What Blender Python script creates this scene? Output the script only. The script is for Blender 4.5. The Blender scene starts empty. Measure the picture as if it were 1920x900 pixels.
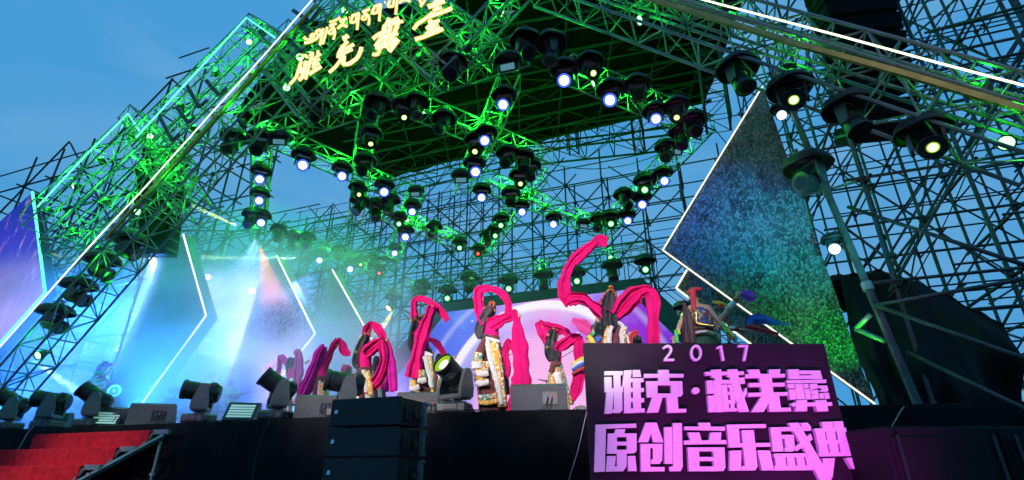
import bpy, bmesh, math, random
from mathutils import Vector, Matrix, Euler
random.seed(7)
SC = bpy.context.scene
COL = SC.collection
R = math.radians

# ------------------------------------------------------------------ camera
YAW, PITCH, FPX, CAMZ = R(20.6), R(24.1), 982.0, 1.0
cam_d = bpy.data.cameras.new("camera")
cam = bpy.data.objects.new("camera", cam_d)
COL.objects.link(cam)
cam.location = (0, 0, CAMZ)
cam.rotation_euler = (R(90) + PITCH, 0, YAW)
cam_d.sensor_width = 36.0
cam_d.lens = FPX / 1920 * 36
cam_d.clip_start = 0.05
cam_d.clip_end = 3000
SC.camera = cam

# ------------------------------------------------------------------ sky
w = bpy.data.worlds.new("World")
SC.world = w
w.use_nodes = True
N, L = w.node_tree.nodes, w.node_tree.links
N.clear()
out = N.new('ShaderNodeOutputWorld')
bg = N.new('ShaderNodeBackground')
sky = N.new('ShaderNodeTexSky')
sky.sky_type = 'NISHITA'
sky.sun_disc = False
sky.sun_elevation = R(4)
sky.sun_rotation = R(200)
sky.altitude = 2500
sky.air_density = 1.0
sky.dust_density = 0.3
sky.ozone_density = 6.0
tc = N.new('ShaderNodeTexCoord')
mp = N.new('ShaderNodeMapping')
mp.inputs['Scale'].default_value = (1.0, 1.0, 2.6)
nz = N.new('ShaderNodeTexNoise')
nz.inputs['Scale'].default_value = 2.3
nz.inputs['Detail'].default_value = 6
nz.inputs['Roughness'].default_value = 0.55
nz.inputs['Distortion'].default_value = 0.4
cr = N.new('ShaderNodeValToRGB')
cr.color_ramp.elements[0].position = 0.42
cr.color_ramp.elements[0].color = (0.0, 0.0, 0.0, 1)
cr.color_ramp.elements[1].position = 0.74
cr.color_ramp.elements[1].color = (1, 1, 1, 1)
tint = N.new('ShaderNodeMix'); tint.data_type = 'RGBA'; tint.blend_type = 'MULTIPLY'
tint.inputs[0].default_value = 1.0
tint.inputs[7].default_value = (0.42, 1.0, 1.15, 1)
cl = N.new('ShaderNodeMix'); cl.data_type = 'RGBA'
cl.inputs[7].default_value = (3.0, 6.5, 10.0, 1)
mu = N.new('ShaderNodeMath'); mu.operation = 'MULTIPLY'; mu.inputs[1].default_value = 0.75
L.new(tc.outputs['Generated'], mp.inputs['Vector'])
L.new(mp.outputs['Vector'], nz.inputs['Vector'])
L.new(nz.outputs['Fac'], cr.inputs['Fac'])
L.new(cr.outputs['Color'], mu.inputs[0])
L.new(sky.outputs['Color'], tint.inputs[6])
base = N.new('ShaderNodeMix'); base.data_type = 'RGBA'; base.inputs[0].default_value = 0.95
base.inputs[7].default_value = (0.95, 5.0, 10.3, 1)
L.new(tint.outputs[2], base.inputs[6])
L.new(base.outputs[2], cl.inputs[6])
L.new(mu.outputs[0], cl.inputs[0])
L.new(cl.outputs[2], bg.inputs['Color'])
bg.inputs['Strength'].default_value = 0.07
L.new(bg.outputs[0], out.inputs['Surface'])

SC.view_settings.view_transform = 'Standard'
SC.view_settings.look = 'None'
SC.view_settings.exposure = 0.0
SC.view_settings.gamma = 1.0
SC.view_settings.use_curve_mapping = False
SC.render.engine = 'CYCLES'
cy = SC.cycles
cy.use_denoising = True
cy.max_bounces = 5
cy.diffuse_bounces = 3
cy.glossy_bounces = 3
cy.transparent_max_bounces = 8
cy.volume_bounces = 1
cy.volume_step_rate = 2.0
cy.volume_max_steps = 64
cy.sample_clamp_indirect = 4.0
cy.caustics_reflective = False
cy.caustics_refractive = False

# ------------------------------------------------------------------ pixel helpers (1920x900 photo pixels -> points in the place)
FH = Vector((-math.sin(YAW), math.cos(YAW), 0))
RT = Vector((math.cos(YAW), math.sin(YAW), 0))
UP = Vector((0, 0, 1))
FW = FH * math.cos(PITCH) + UP * math.sin(PITCH)
UV = -FH * math.sin(PITCH) + UP * math.cos(PITCH)
C0 = Vector((0, 0, CAMZ))
def ray(x, y): return FW * FPX + RT * (x - 960) + UV * (450 - y)
def PY(x, y, Y):
    d = ray(x, y); return C0 + d * (Y / d.y)
def PZ(x, y, z):
    d = ray(x, y); return C0 + d * ((z - CAMZ) / d.z)
def PF(x, y, D):
    d = ray(x, y); return C0 + d * (D / d.dot(FH))
def dep(p): return (Vector(p) - C0).dot(FW)
def mpp(p): return dep(p) / FPX      # metres per photo pixel at a point

# ------------------------------------------------------------------ lights of the show
def spot(name, loc, target, col, power, ang, blend=0.4, rad=0.12):
    d = bpy.data.lights.new(name, 'SPOT')
    d.color = col; d.energy = power; d.spot_size = R(ang); d.spot_blend = blend; d.shadow_soft_size = rad
    o = bpy.data.objects.new(name, d)
    o.location = loc
    o.rotation_euler = (Vector(target) - Vector(loc)).to_track_quat('-Z', 'Y').to_euler()
    COL.objects.link(o)
    return o
def point(name, loc, col, power, rad=0.1):
    d = bpy.data.lights.new(name, 'POINT')
    d.color = col; d.energy = power; d.shadow_soft_size = rad
    o = bpy.data.objects.new(name, d); o.location = loc
    COL.objects.link(o)
    return o
sun_d = bpy.data.lights.new("sun", 'SUN'); sun_d.energy = 0.05; sun_d.angle = R(15); sun_d.color = (0.75, 0.85, 1.0)
sun = bpy.data.objects.new("sun", sun_d); sun.rotation_euler = (R(60), 0, R(20)); COL.objects.link(sun)
# unseen front-of-house lights behind the camera, plus two added front spots
spot("front_light", (-9, -10, 7.5), (-4.9, 8.0, 3.1), (1.0, 0.84, 0.82), 19000, 15, 0.7, 0.25)
spot("front_light", (1, -10, 7.0), (-1.9, 8.0, 3.2), (1.0, 0.84, 0.88), 16000, 14, 0.7, 0.25)
spot("front_light", (-14, -8, 7.5), (-8.2, 9.0, 2.9), (1.0, 0.55, 0.95), 7500, 13, 0.7, 0.25)
spot("front_light", (-12, -9, 6.5), (-10.2, 6.3, 1.1), (1.0, 0.80, 0.74), 5200, 13, 1.0, 0.25)  # unseen spot added to brighten the red stairs
spot("front_light", (7, -8, 6.0), (3.3, 7.0, 6.0), (1.0, 0.85, 0.6), 1800, 13, 1.0, 0.25)  # unseen warm spot added to lift the ochre strip at right
# purple washes on the title board (low par lamps on the ground in front of it)
spot("board_light", (-0.3, 4.0, 0.05), (0.1, 6.5, 1.7), (1.0, 0.06, 0.92), 400, 62, 0.9, 0.1)
spot("board_light", (1.3, 4.3, 0.05), (0.9, 6.8, 1.6), (1.0, 0.06, 0.92), 380, 56, 0.9, 0.1)
spot("board_light", (-1.7, 3.7, 0.05), (-1.05, 6.0, 1.35), (1.0, 0.06, 0.95), 170, 50, 1.0, 0.1)
spot("board_light", (-2.6, 3.2, 2.6), (-1.12, 5.98, 2.10), (0.95, 1.0, 0.98), 260, 13, 1.0, 0.1)
# colour washes on the glitter panels and the stage
spot("panel_light", (1.95, 8.25, 1.95), (1.62, 9.0, 3.5), (0.02, 1.0, 0.03), 300, 75, 1.0, 0.05)
spot("panel_light", (-2.6, 5.0, 6.0), (0.4, 9.0, 5.1), (0.01, 0.16, 0.9), 3600, 30, 1.0, 0.1)
spot("panel_light", (3.0, 4.6, 2.6), (1.5, 9.0, 4.6), (0.01, 0.70, 0.75), 2600, 30, 1.0, 0.1)
spot("panel_light", (-11.5, 7.6, 2.3), (-14.3, 11.0, 4.8), (0.05, 0.30, 1.0), 2600, 70, 1.0, 0.1)
spot("panel_light", (-9.5, 9.2, 2.3), (-12.6, 13.0, 4.6), (0.10, 0.16, 1.0), 2200, 60, 1.0, 0.1)
spot("panel_light", (-8.5, 11, 2.3), (-11.6, 15.0, 4.8), (0.06, 0.12, 1.0), 900, 55, 1.0, 0.1)
# ------------------------------------------------------------------ materials
def mat(name, col, rough=0.5, metal=0.0, var=0.18, scale=6.0, bump=0.0, bscale=40.0, emit=None, estr=0.0, sheen=0.0, spec=0.5):
    m = bpy.data.materials.new(name); m.use_nodes = True
    n, l = m.node_tree.nodes, m.node_tree.links
    b = n['Principled BSDF']
    b.inputs['Roughness'].default_value = rough
    b.inputs['Metallic'].default_value = metal
    b.inputs['Specular IOR Level'].default_value = spec
    if sheen: b.inputs['Sheen Weight'].default_value = sheen
    t = n.new('ShaderNodeTexCoord')
    z = n.new('ShaderNodeTexNoise'); z.inputs['Scale'].default_value = scale; z.inputs['Detail'].default_value = 5
    l.new(t.outputs['Object'], z.inputs['Vector'])
    r = n.new('ShaderNodeValToRGB')
    r.color_ramp.elements[0].position = 0.3; r.color_ramp.elements[1].position = 0.7
    lo = [max(0, c * (1 - var)) for c in col[:3]]; hi = [min(1, c * (1 + var)) for c in col[:3]]
    r.color_ramp.elements[0].color = (*lo, 1); r.color_ramp.elements[1].color = (*hi, 1)
    l.new(z.outputs['Fac'], r.inputs['Fac']); l.new(r.outputs['Color'], b.inputs['Base Color'])
    if bump:
        z2 = n.new('ShaderNodeTexNoise'); z2.inputs['Scale'].default_value = bscale; z2.inputs['Detail'].default_value = 3
        l.new(t.outputs['Object'], z2.inputs['Vector'])
        bp = n.new('ShaderNodeBump'); bp.inputs['Strength'].default_value = bump; bp.inputs['Distance'].default_value = 0.02
        l.new(z2.outputs['Fac'], bp.inputs['Height']); l.new(bp.outputs[0], b.inputs['Normal'])
    if emit:
        b.inputs['Emission Color'].default_value = (*emit, 1); b.inputs['Emission Strength'].default_value = estr
    return m
def emis(name, col, s, sample=False):
    m = bpy.data.materials.new(name); m.use_nodes = True
    n, l = m.node_tree.nodes, m.node_tree.links
    n.clear()
    o = n.new('ShaderNodeOutputMaterial'); e = n.new('ShaderNodeEmission')
    e.inputs[0].default_value = (*col, 1); e.inputs[1].default_value = s
    l.new(e.outputs[0], o.inputs[0])
    if not sample: m.cycles.emission_sampling = 'NONE'
    return m
def pattern_mat(name, cols, scale, rough=0.7, bump=0.3):
    m = bpy.data.materials.new(name); m.use_nodes = True
    n, l = m.node_tree.nodes, m.node_tree.links
    b = n['Principled BSDF']; b.inputs['Roughness'].default_value = rough
    t = n.new('ShaderNodeTexCoord')
    v = n.new('ShaderNodeTexVoronoi'); v.inputs['Scale'].default_value = scale; v.distance = 'CHEBYCHEV'
    l.new(t.outputs['Object'], v.inputs['Vector'])
    s = n.new('ShaderNodeSeparateColor'); l.new(v.outputs['Color'], s.inputs[0])
    r = n.new('ShaderNodeValToRGB'); r.color_ramp.interpolation = 'CONSTANT'
    k = len(cols)
    while len(r.color_ramp.elements) < k: r.color_ramp.elements.new(0.5)
    for i, c in enumerate(cols):
        r.color_ramp.elements[i].position = i / k; r.color_ramp.elements[i].color = (*c, 1)
    l.new(s.outputs[0], r.inputs['Fac']); l.new(r.outputs['Color'], b.inputs['Base Color'])
    bp = n.new('ShaderNodeBump'); bp.inputs['Strength'].default_value = bump; bp.inputs['Distance'].default_value = 0.01
    l.new(v.outputs['Distance'], bp.inputs['Height']); l.new(bp.outputs[0], b.inputs['Normal'])
    return m

M = {}
M['alu'] = mat('truss aluminium', (0.11, 0.125, 0.125), 0.4, 0.3, 0.25, 3)
M['alu_skylit'] = mat('skylit truss aluminium', (0.17, 0.19, 0.20), 0.4, 0.3, 0.25, 3)  # same aluminium, sky light on the arch put into a paler colour
M['roof_steel'] = mat('dark roof steel', (0.006, 0.007, 0.007), 0.8, 0.0, 0.4, 3)
M['pipe'] = mat('scaffold pipe steel', (0.035, 0.038, 0.042), 0.55, 0.3, 0.5, 2.5, 0.2, 30)
M['pipe_near'] = mat('weathered scaffold steel', (0.06, 0.064, 0.064), 0.5, 0.4, 0.5, 3, 0.3, 40)
M['black'] = mat('black plastic', (0.014, 0.015, 0.018), 0.42, 0, 0.4, 5, 0.1, 80)
M['hood'] = mat('black rain hood fabric', (0.010, 0.011, 0.013), 0.6, 0, 0.5, 6, 0.35, 14)
M['grey_plastic'] = mat('dark grey painted metal', (0.045, 0.048, 0.052), 0.4, 0.2, 0.25, 6)
M['yoke'] = mat('charcoal yoke plastic', (0.10, 0.105, 0.11), 0.4, 0.1, 0.2, 6)
M['cloth_black'] = mat('black stage skirt cloth', (0.007, 0.007, 0.009), 0.95, 0, 0.5, 2.0, 0.6, 5, spec=0.08)
M['deck'] = mat('black deck plywood', (0.03, 0.03, 0.033), 0.5, 0, 0.4, 3)
M['ground'] = mat('dark trampled ground', (0.05, 0.05, 0.048), 0.9, 0, 0.4, 1.2, 0.5, 6)
M['roof'] = mat('dark roof tarpaulin', (0.0016, 0.0018, 0.002), 0.95, 0, 0.6, 0.7, 0.6, 1.2, spec=0.05)
M['tarp'] = mat('dark green tarpaulin', (0.014, 0.017, 0.018), 0.8, 0, 0.5, 1.2, 0.8, 3, spec=0.2)
M['carpet'] = mat('red carpet', (0.58, 0.020, 0.034), 0.95, 0, 0.25, 9, 0.4, 150, spec=0.05)
M['steel'] = mat('galvanised steel frame', (0.23, 0.25, 0.26), 0.45, 0.6, 0.3, 6)
M['brown'] = mat('ochre channel strip', (0.58, 0.33, 0.07), 0.6, 0, 0.25, 5)
M['pink'] = mat('magenta sleeve silk', (0.90, 0.010, 0.185), 0.75, 0, 0.25, 5, 0.6, 9, spec=0.12)
M['pink_far'] = mat('pink sleeve silk', (0.80, 0.08, 0.34), 0.75, 0, 0.2, 5, 0.5, 16, spec=0.12)
M['magenta'] = mat('violet magenta silk', (0.72, 0.015, 0.34), 0.7, 0, 0.25, 5, 0.4, 14, spec=0.12)
for k_ in ('pink', 'pink_far', 'magenta'):
    n_, l_ = M[k_].node_tree.nodes, M[k_].node_tree.links
    o_ = n_['Material Output']; b_ = n_['Principled BSDF']; tr_ = n_.new('ShaderNodeBsdfTranslucent'); mx_ = n_.new('ShaderNodeMixShader'); mx_.inputs[0].default_value = 0.15
    l_.new(b_.inputs['Base Color'].links[0].from_socket, tr_.inputs['Color']); l_.new(b_.outputs[0], mx_.inputs[1]); l_.new(tr_.outputs[0], mx_.inputs[2]); l_.new(mx_.outputs[0], o_.inputs['Surface'])
M['maroon'] = mat('maroon wool robe', (0.13, 0.028, 0.03), 0.85, 0, 0.25, 8, 0.4, 60, sheen=0.3)
M['fur'] = mat('white fur trim', (0.80, 0.76, 0.68), 0.95, 0, 0.15, 30, 1.0, 90, sheen=0.5)
M['gold_cloth'] = pattern_mat('gold brocade', [(0.72, 0.36, 0.04), (0.80, 0.48, 0.08), (0.85, 0.70, 0.40), (0.60, 0.25, 0.03)], 40)
M['brocade'] = pattern_mat('coloured brocade trim', [(0.05, 0.28, 0.16), (0.85, 0.75, 0.5), (0.7, 0.3, 0.05), (0.05, 0.35, 0.4), (0.75, 0.5, 0.1), (0.5, 0.05, 0.05)], 34)
M['vest'] = pattern_mat('embroidered vest', [(0.04, 0.08, 0.28), (0.28, 0.02, 0.04), (0.45, 0.32, 0.20), (0.03, 0.05, 0.16), (0.40, 0.20, 0.05), (0.05, 0.16, 0.12)], 26)
M['hair'] = mat('black hair', (0.008, 0.008, 0.010), 0.35, 0, 0.4, 12, 0.8, 50)
M['skin'] = mat('skin', (0.48, 0.27, 0.18), 0.5, 0, 0.08, 10)
M['face_dark'] = mat('eyes and brows', (0.02, 0.012, 0.01), 0.4)
M['lips'] = mat('lips', (0.42, 0.06, 0.07), 0.45)
M['gold'] = mat('gold ornament', (0.75, 0.45, 0.10), 0.3, 0.8, 0.2, 20)
M['coral'] = mat('coral red beads', (0.6, 0.05, 0.03), 0.4)
M['red'] = mat('red scarf cloth', (0.55, 0.02, 0.03), 0.6, 0, 0.2, 8, 0.4, 20, sheen=0.2)
M['blue_cloth'] = mat('blue scarf cloth', (0.02, 0.13, 0.55), 0.55, 0, 0.2, 8, 0.4, 20)
M['yellow_cloth'] = mat('yellow ribbon cloth', (0.75, 0.60, 0.05), 0.6, 0, 0.15, 8)
M['green_cloth'] = mat('green ribbon cloth', (0.06, 0.55, 0.12), 0.6, 0, 0.15, 8)
M['purple_cloth'] = mat('purple kerchief', (0.45, 0.04, 0.55), 0.55, 0, 0.2, 8, 0.4, 20)
M['green_dark'] = mat('dark green trousers', (0.03, 0.10, 0.05), 0.8, 0, 0.2, 8, 0.3, 20)
M['maroon_dark'] = mat('dark maroon bag cloth', (0.05, 0.012, 0.02), 0.6, 0, 0.2, 8, 0.3, 20)
M['blue_drum'] = mat('blue drum skin', (0.12, 0.25, 0.55), 0.5)
M['navy'] = mat('navy head wrap', (0.02, 0.025, 0.09), 0.7, 0, 0.2, 8, 0.4, 20)
M['white_cloth'] = mat('white cotton', (0.72, 0.70, 0.68), 0.8, 0, 0.1, 8, 0.3, 20)
M['drumskin'] = mat('drum skin', (0.65, 0.58, 0.48), 0.6)
M['wood'] = mat('lacquered wood', (0.25, 0.06, 0.03), 0.3, 0, 0.3, 8)
M['board'] = mat('black matte board', (0.018, 0.014, 0.020), 0.8, 0, 0.3, 2, 0.15, 60, spec=0.25)
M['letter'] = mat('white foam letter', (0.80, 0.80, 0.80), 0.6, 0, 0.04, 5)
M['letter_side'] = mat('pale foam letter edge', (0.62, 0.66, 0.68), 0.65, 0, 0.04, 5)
M['grille'] = mat('speaker grille', (0.030, 0.034, 0.037), 0.6, 0.1, 0.3, 120, 0.8, 220, spec=0.3)
M['sub_grille'] = mat('subwoofer grille cloth', (0.012, 0.012, 0.014), 0.8, 0, 0.3, 120, 0.6, 200, spec=0.15)
M['speaker'] = mat('black speaker paint', (0.012, 0.013, 0.015), 0.6, 0, 0.3, 30, 0.5, 150, spec=0.25)
M['pa_black'] = mat('matt black cabinet', (0.006, 0.006, 0.007), 0.8, 0, 0.3, 20, spec=0.1)
M['badge'] = mat('pale maker badge', (0.7, 0.72, 0.8), 0.3)
M['cable'] = mat('grey cable', (0.35, 0.33, 0.36), 0.6)
M['cable_black'] = mat('black cable', (0.012, 0.012, 0.013), 0.5)
M['yellow_label'] = mat('yellow sticker', (0.75, 0.7, 0.03), 0.5)
M['blue_plug'] = mat('blue plug', (0.02, 0.25, 0.6), 0.4)
M['pink_plug'] = mat('pink plug', (0.7, 0.1, 0.3), 0.4)
M['red_tape'] = mat('red tape', (0.5, 0.02, 0.03), 0.6)

def glitter(name, base, seed):
    m = bpy.data.materials.new(name); m.use_nodes = True
    n, l = m.node_tree.nodes, m.node_tree.links
    b = n['Principled BSDF']
    b.inputs['Roughness'].default_value = 0.45; b.inputs['Metallic'].default_value = 0.35
    t = n.new('ShaderNodeTexCoord')
    v = n.new('ShaderNodeTexVoronoi'); v.inputs['Scale'].default_value = 38
    z = n.new('ShaderNodeTexNoise'); z.inputs['Scale'].default_value = 34; z.inputs['Detail'].default_value = 3; z.inputs['Roughness'].default_value = 0.6
    dm = n.new('ShaderNodeMapping'); dm.inputs['Location'].default_value = (seed, seed, seed); dm.inputs['Scale'].default_value = (1.0, 1.0, 0.6)
    l.new(t.outputs['Object'], dm.inputs[0]); l.new(dm.outputs[0], v.inputs['Vector']); l.new(dm.outputs[0], z.inputs['Vector'])
    sp = n.new('ShaderNodeSeparateColor'); l.new(v.outputs['Color'], sp.inputs[0])
    pw = n.new('ShaderNodeMath'); pw.operation = 'POWER'; pw.inputs[1].default_value = 2.6; l.new(sp.outputs[0], pw.inputs[0])
    z2 = n.new('ShaderNodeTexNoise'); z2.inputs['Scale'].default_value = 3.2; z2.inputs['Detail'].default_value = 5; z2.inputs['Roughness'].default_value = 0.7; l.new(dm.outputs[0], z2.inputs['Vector'])
    ml = n.new('ShaderNodeMath'); ml.operation = 'MULTIPLY_ADD'; ml.inputs[1].default_value = 0.75; l.new(pw.outputs[0], ml.inputs[0]); l.new(z2.outputs['Fac'], ml.inputs[2])
    r = n.new('ShaderNodeValToRGB'); r.color_ramp.elements[0].position = 0.38; r.color_ramp.elements[1].position = 1.0
    r.color_ramp.elements[0].color = (base[0] * 0.22, base[1] * 0.22, base[2] * 0.22, 1); r.color_ramp.elements[1].color = (min(1, base[0] * 2.2), min(1, base[1] * 2.2), min(1, base[2] * 2.2), 1)
    l.new(ml.outputs[0], r.inputs['Fac']); l.new(r.outputs['Color'], b.inputs['Base Color'])
    bp = n.new('ShaderNodeBump'); bp.inputs['Strength'].default_value = 0.9; bp.inputs['Distance'].default_value = 0.05
    l.new(v.outputs['Distance'], bp.inputs['Height']); l.new(bp.outputs[0], b.inputs['Normal'])
    return m
M['glitter'] = glitter('tinsel textured panel', (0.075, 0.085, 0.09), 0)
M['glitter2'] = glitter('tinsel textured panel left', (0.13, 0.14, 0.16), 5)
M['panel_edge'] = mat('grey panel edge', (0.22, 0.23, 0.25), 0.6)
# lit things
M['led_white'] = emis('white led strip', (1.0, 0.97, 0.80), 1.35, True)
M['led_arch'] = emis('cream led strip', (0.92, 1.0, 0.72), 1.8, True)
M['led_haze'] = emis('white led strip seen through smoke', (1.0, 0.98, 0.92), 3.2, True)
M['led_green'] = emis('green led strip', (0.10, 1.0, 0.45), 2.2)
M['gold_light'] = emis('warm white letter face', (1.0, 0.82, 0.42), 1.7)
M['gold_rim'] = emis('yellow letter rim', (1.0, 0.60, 0.03), 0.95)
M['gold_side'] = mat('letter return painted green grey', (0.10, 0.13, 0.11), 0.5)
LENS = {
 'blue': emis('blue white lens', (0.70, 0.80, 1.0), 6.0), 'green': emis('green lens', (0.25, 1.0, 0.35), 4.5),
 'yellow': emis('yellow green lens', (0.75, 1.0, 0.30), 3.0), 'red': emis('red lens', (1.0, 0.06, 0.05), 4.0),
 'white': emis('white lens', (1.0, 0.95, 1.0), 12.0), 'amber': emis('amber lens', (1.0, 0.80, 0.22), 8.0),
 'off': mat('dark glass lens', (0.012, 0.014, 0.018), 0.08)}
RIM = {
 'blue': emis('blue lens bloom ring', (0.05, 0.09, 1.0), 2.4), 'green': emis('green lens rim', (0.02, 0.75, 0.08), 1.0),  # blue ring emission stands in for bloom round the lens
 'yellow': emis('lime lens rim', (0.30, 0.62, 0.02), 0.8), 'red': emis('red lens rim', (0.7, 0.01, 0.01), 1.0),
 'white': emis('pale lens rim', (0.6, 0.7, 1.0), 2.0), 'amber': emis('amber lens rim', (0.8, 0.6, 0.05), 1.0), 'off': M['black']}
M['strobe'] = emis('unlit strobe panel with added glow', (0.16, 0.42, 0.55), 0.55)  # tubes are off; their pale look is an added glow

# ------------------------------------------------------------------ mesh builder
class MB:
    def __init__(s): s.v = []; s.f = []; s.m = []
    def add(s, vs, fs, mi=0):
        o = len(s.v); s.v += [tuple(p) for p in vs]
        for f in fs: s.f.append(tuple(i + o for i in f)); s.m.append(mi)
    def tube(s, a, b, r, n=5, r2=None, cap=False, mi=0):
        a, b = Vector(a), Vector(b); d = b - a
        if d.length < 1e-6: return
        d.normalize()
        x = d.cross(Vector((0, 0, 1)) if abs(d.z) < 0.95 else Vector((1, 0, 0))).normalized(); y = d.cross(x)
        r2 = r if r2 is None else r2
        vs = []
        for p, q in ((a, r), (b, r2)):
            for i in range(n):
                t = 2 * math.pi * i / n
                vs.append(p + (x * math.cos(t) + y * math.sin(t)) * q)
        fs = [(i, (i + 1) % n, n + (i + 1) % n, n + i) for i in range(n)]
        if cap: fs += [tuple(range(n - 1, -1, -1)), tuple(range(n, 2 * n))]
        s.add(vs, fs, mi)
    def rings(s, rs, closed=False, cap=True, mi=0):
        n = len(rs[0]); vs = [p for r in rs for p in r]; fs = []
        k = len(rs)
        for j in range(k if closed else k - 1):
            a, b = j * n, ((j + 1) % k) * n
            for i in range(n): fs.append((a + i, a + (i + 1) % n, b + (i + 1) % n, b + i))
        if cap and not closed: fs += [tuple(range(n - 1, -1, -1)), tuple((k - 1) * n + i for i in range(n))]
        s.add(vs, fs, mi)
    def path(s, pts, r, n=6, mi=0, cap=True):
        pts = [Vector(p) for p in pts]; rs = []
        px = None
        for i, p in enumerate(pts):
            d = (pts[min(i + 1, len(pts) - 1)] - pts[max(i - 1, 0)]).normalized()
            if px is None: px = d.cross(Vector((0, 0, 1)) if abs(d.z) < 0.9 else Vector((1, 0, 0))).normalized()
            px = (px - d * px.dot(d)).normalized(); py = d.cross(px)
            rr = r[i] if isinstance(r, (list, tuple)) else r
            rs.append([p + (px * math.cos(2 * math.pi * k / n) + py * math.sin(2 * math.pi * k / n)) * rr for k in range(n)])
        s.rings(rs, cap=cap, mi=mi)
    def box(s, c, size, rot=None, mi=0, bev=0.0):
        c = Vector(c); hx, hy, hz = size[0] / 2, size[1] / 2, size[2] / 2
        if bev > 0:
            prof = []
            b = bev
            def ring(z, k): return [(-hx + k, -hy + b, z), (-hx + b, -hy + k, z), (hx - b, -hy + k, z), (hx - k, -hy + b, z), (hx - k, hy - b, z), (hx - b, hy - k, z), (-hx + b, hy - k, z), (-hx + k, hy - b, z)]
            rs = []
            for z, k in ((-hz, b * 0.9), (-hz + b, 0), (hz - b, 0), (hz, b * 0.9)): rs.append([Vector(p) for p in ring(z, k)])
            rs = [[c + (rot @ p if rot else p) for p in r] for r in rs]
            s.rings(rs, mi=mi); return
        vs = [Vector((x * hx, y * hy, z * hz)) for z in (-1, 1) for y in (-1, 1) for x in (-1, 1)]
        vs = [c + (rot @ p if rot else p) for p in vs]
        s.add(vs, [(0, 2, 3, 1), (4, 5, 7, 6), (0, 1, 5, 4), (2, 6, 7, 3), (0, 4, 6, 2), (1, 3, 7, 5)], mi)
    def prism(s, poly, off, mi=0, side=None):
        n = len(poly); poly = [Vector(p) for p in poly]; off = Vector(off)
        s.add(poly + [p + off for p in poly], [], 0)
        o = len(s.v) - 2 * n
        s.f.append(tuple(o + i for i in range(n))); s.m.append(mi)
        s.f.append(tuple(o + n + i for i in range(n - 1, -1, -1))); s.m.append(mi)
        for i in range(n):
            s.f.append((o + i, o + n + i, o + n + (i + 1) % n, o + (i + 1) % n)); s.m.append(mi if side is None else side)
    def lathe(s, prof, n=20, T=None, mi=0, cap=True):
        rs = []
        for r, z in prof:
            ring = [Vector((r * math.cos(2 * math.pi * i / n), r * math.sin(2 * math.pi * i / n), z)) for i in range(n)]
            rs.append([T @ p for p in ring] if T else ring)
        s.rings(rs, mi=mi, cap=cap)
    def ball(s, c, r, n=10, k=7, sc=(1, 1, 1), mi=0, rot=None):
        c = Vector(c); rs = []
        for j in range(k + 1):
            a = math.pi * (j + 0.02) / (k + 0.04)
            ring = []
            for i in range(n):
                p = Vector((math.sin(a) * math.cos(2 * math.pi * i / n) * r * sc[0], math.sin(a) * math.sin(2 * math.pi * i / n) * r * sc[1], math.cos(a) * r * sc[2]))
                ring.append(c + (rot @ p if rot else p))
            rs.append(ring)
        s.rings(rs, mi=mi)
    def disc(s, c, r, d, n=20, mi=0):
        c = Vector(c); d = Vector(d).normalized()
        x = d.cross(Vector((0, 0, 1)) if abs(d.z) < 0.95 else Vector((1, 0, 0))).normalized(); y = d.cross(x)
        s.add([c + (x * math.cos(2 * math.pi * i / n) + y * math.sin(2 * math.pi * i / n)) * r for i in range(n)], [tuple(range(n))], mi)
    def build(s, name, mats, parent=None, smooth=False, normals=True):
        me = bpy.data.meshes.new(name)
        pm = parent.get('_loc') if parent is not None else None
        vs = s.v
        base = WL.get(parent.name) if parent is not None else None
        if base is not None: vs = [(p[0] - base[0], p[1] - base[1], p[2] - base[2]) for p in vs]
        me.from_pydata(vs, [], s.f)
        if not isinstance(mats, (list, tuple)): mats = [mats]
        for q in mats: me.materials.append(q)
        if len(mats) > 1: me.polygons.foreach_set('material_index', s.m)
        if smooth: me.polygons.foreach_set('use_smooth', [True] * len(me.polygons))
        me.update()
        if normals:
            bm = bmesh.new(); bm.from_mesh(me); bmesh.ops.recalc_face_normals(bm, faces=bm.faces); bm.to_mesh(me); bm.free()
        o = bpy.data.objects.new(name, me); COL.objects.link(o)
        if parent is not None:
            o.parent = parent
            if base is not None: WL[o.name] = base
        return o
WL = {}   # world offset of things built in world coordinates
def thing(name, label, cat, loc=(0, 0, 0), group=None, rotz=0.0, world=True):
    o = bpy.data.objects.new(name, None); COL.objects.link(o)
    o.empty_display_size = 0.2
    o.location = loc; o.rotation_euler = (0, 0, rotz)
    o['label'] = label; o['category'] = cat
    if group: o['group'] = group
    if world: WL[o.name] = tuple(loc)
    return o
def tag(o, label, cat, group=None, kind=None):
    o['label'] = label; o['category'] = cat
    if group: o['group'] = group
    if kind: o['kind'] = kind
    return o
def struct(o, label=None):
    o['kind'] = 'structure'
    return o
def solo(mb, name, mats, label, cat, loc, group=None, smooth=False, kind=None):
    """a thing that is one mesh, with its origin at loc"""
    mb.v = [(p[0] - loc[0], p[1] - loc[1], p[2] - loc[2]) for p in mb.v]
    o = mb.build(name, mats, None, smooth)
    o.location = loc
    return tag(o, label, cat, group, kind)
def smooth_path(pts, k=6):
    """Catmull-Rom through tuples of any length"""
    n = len(pts); res = []
    for i in range(n - 1):
        p0, p1, p2, p3 = pts[max(i - 1, 0)], pts[i], pts[i + 1], pts[min(i + 2, n - 1)]
        for j in range(k):
            t = j / k
            res.append(tuple(0.5 * (2 * b + (c - a) * t + (2 * a - 5 * b + 4 * c - d) * t * t + (3 * b - a - 3 * c + d) * t ** 3) for a, b, c, d in zip(p0, p1, p2, p3)))
    res.append(tuple(pts[-1]))
    return res
def copy_tree(o, parent=None):
    c = o.copy(); COL.objects.link(c); c.parent = parent
    for ch in o.children: copy_tree(ch, c)
    return c
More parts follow.
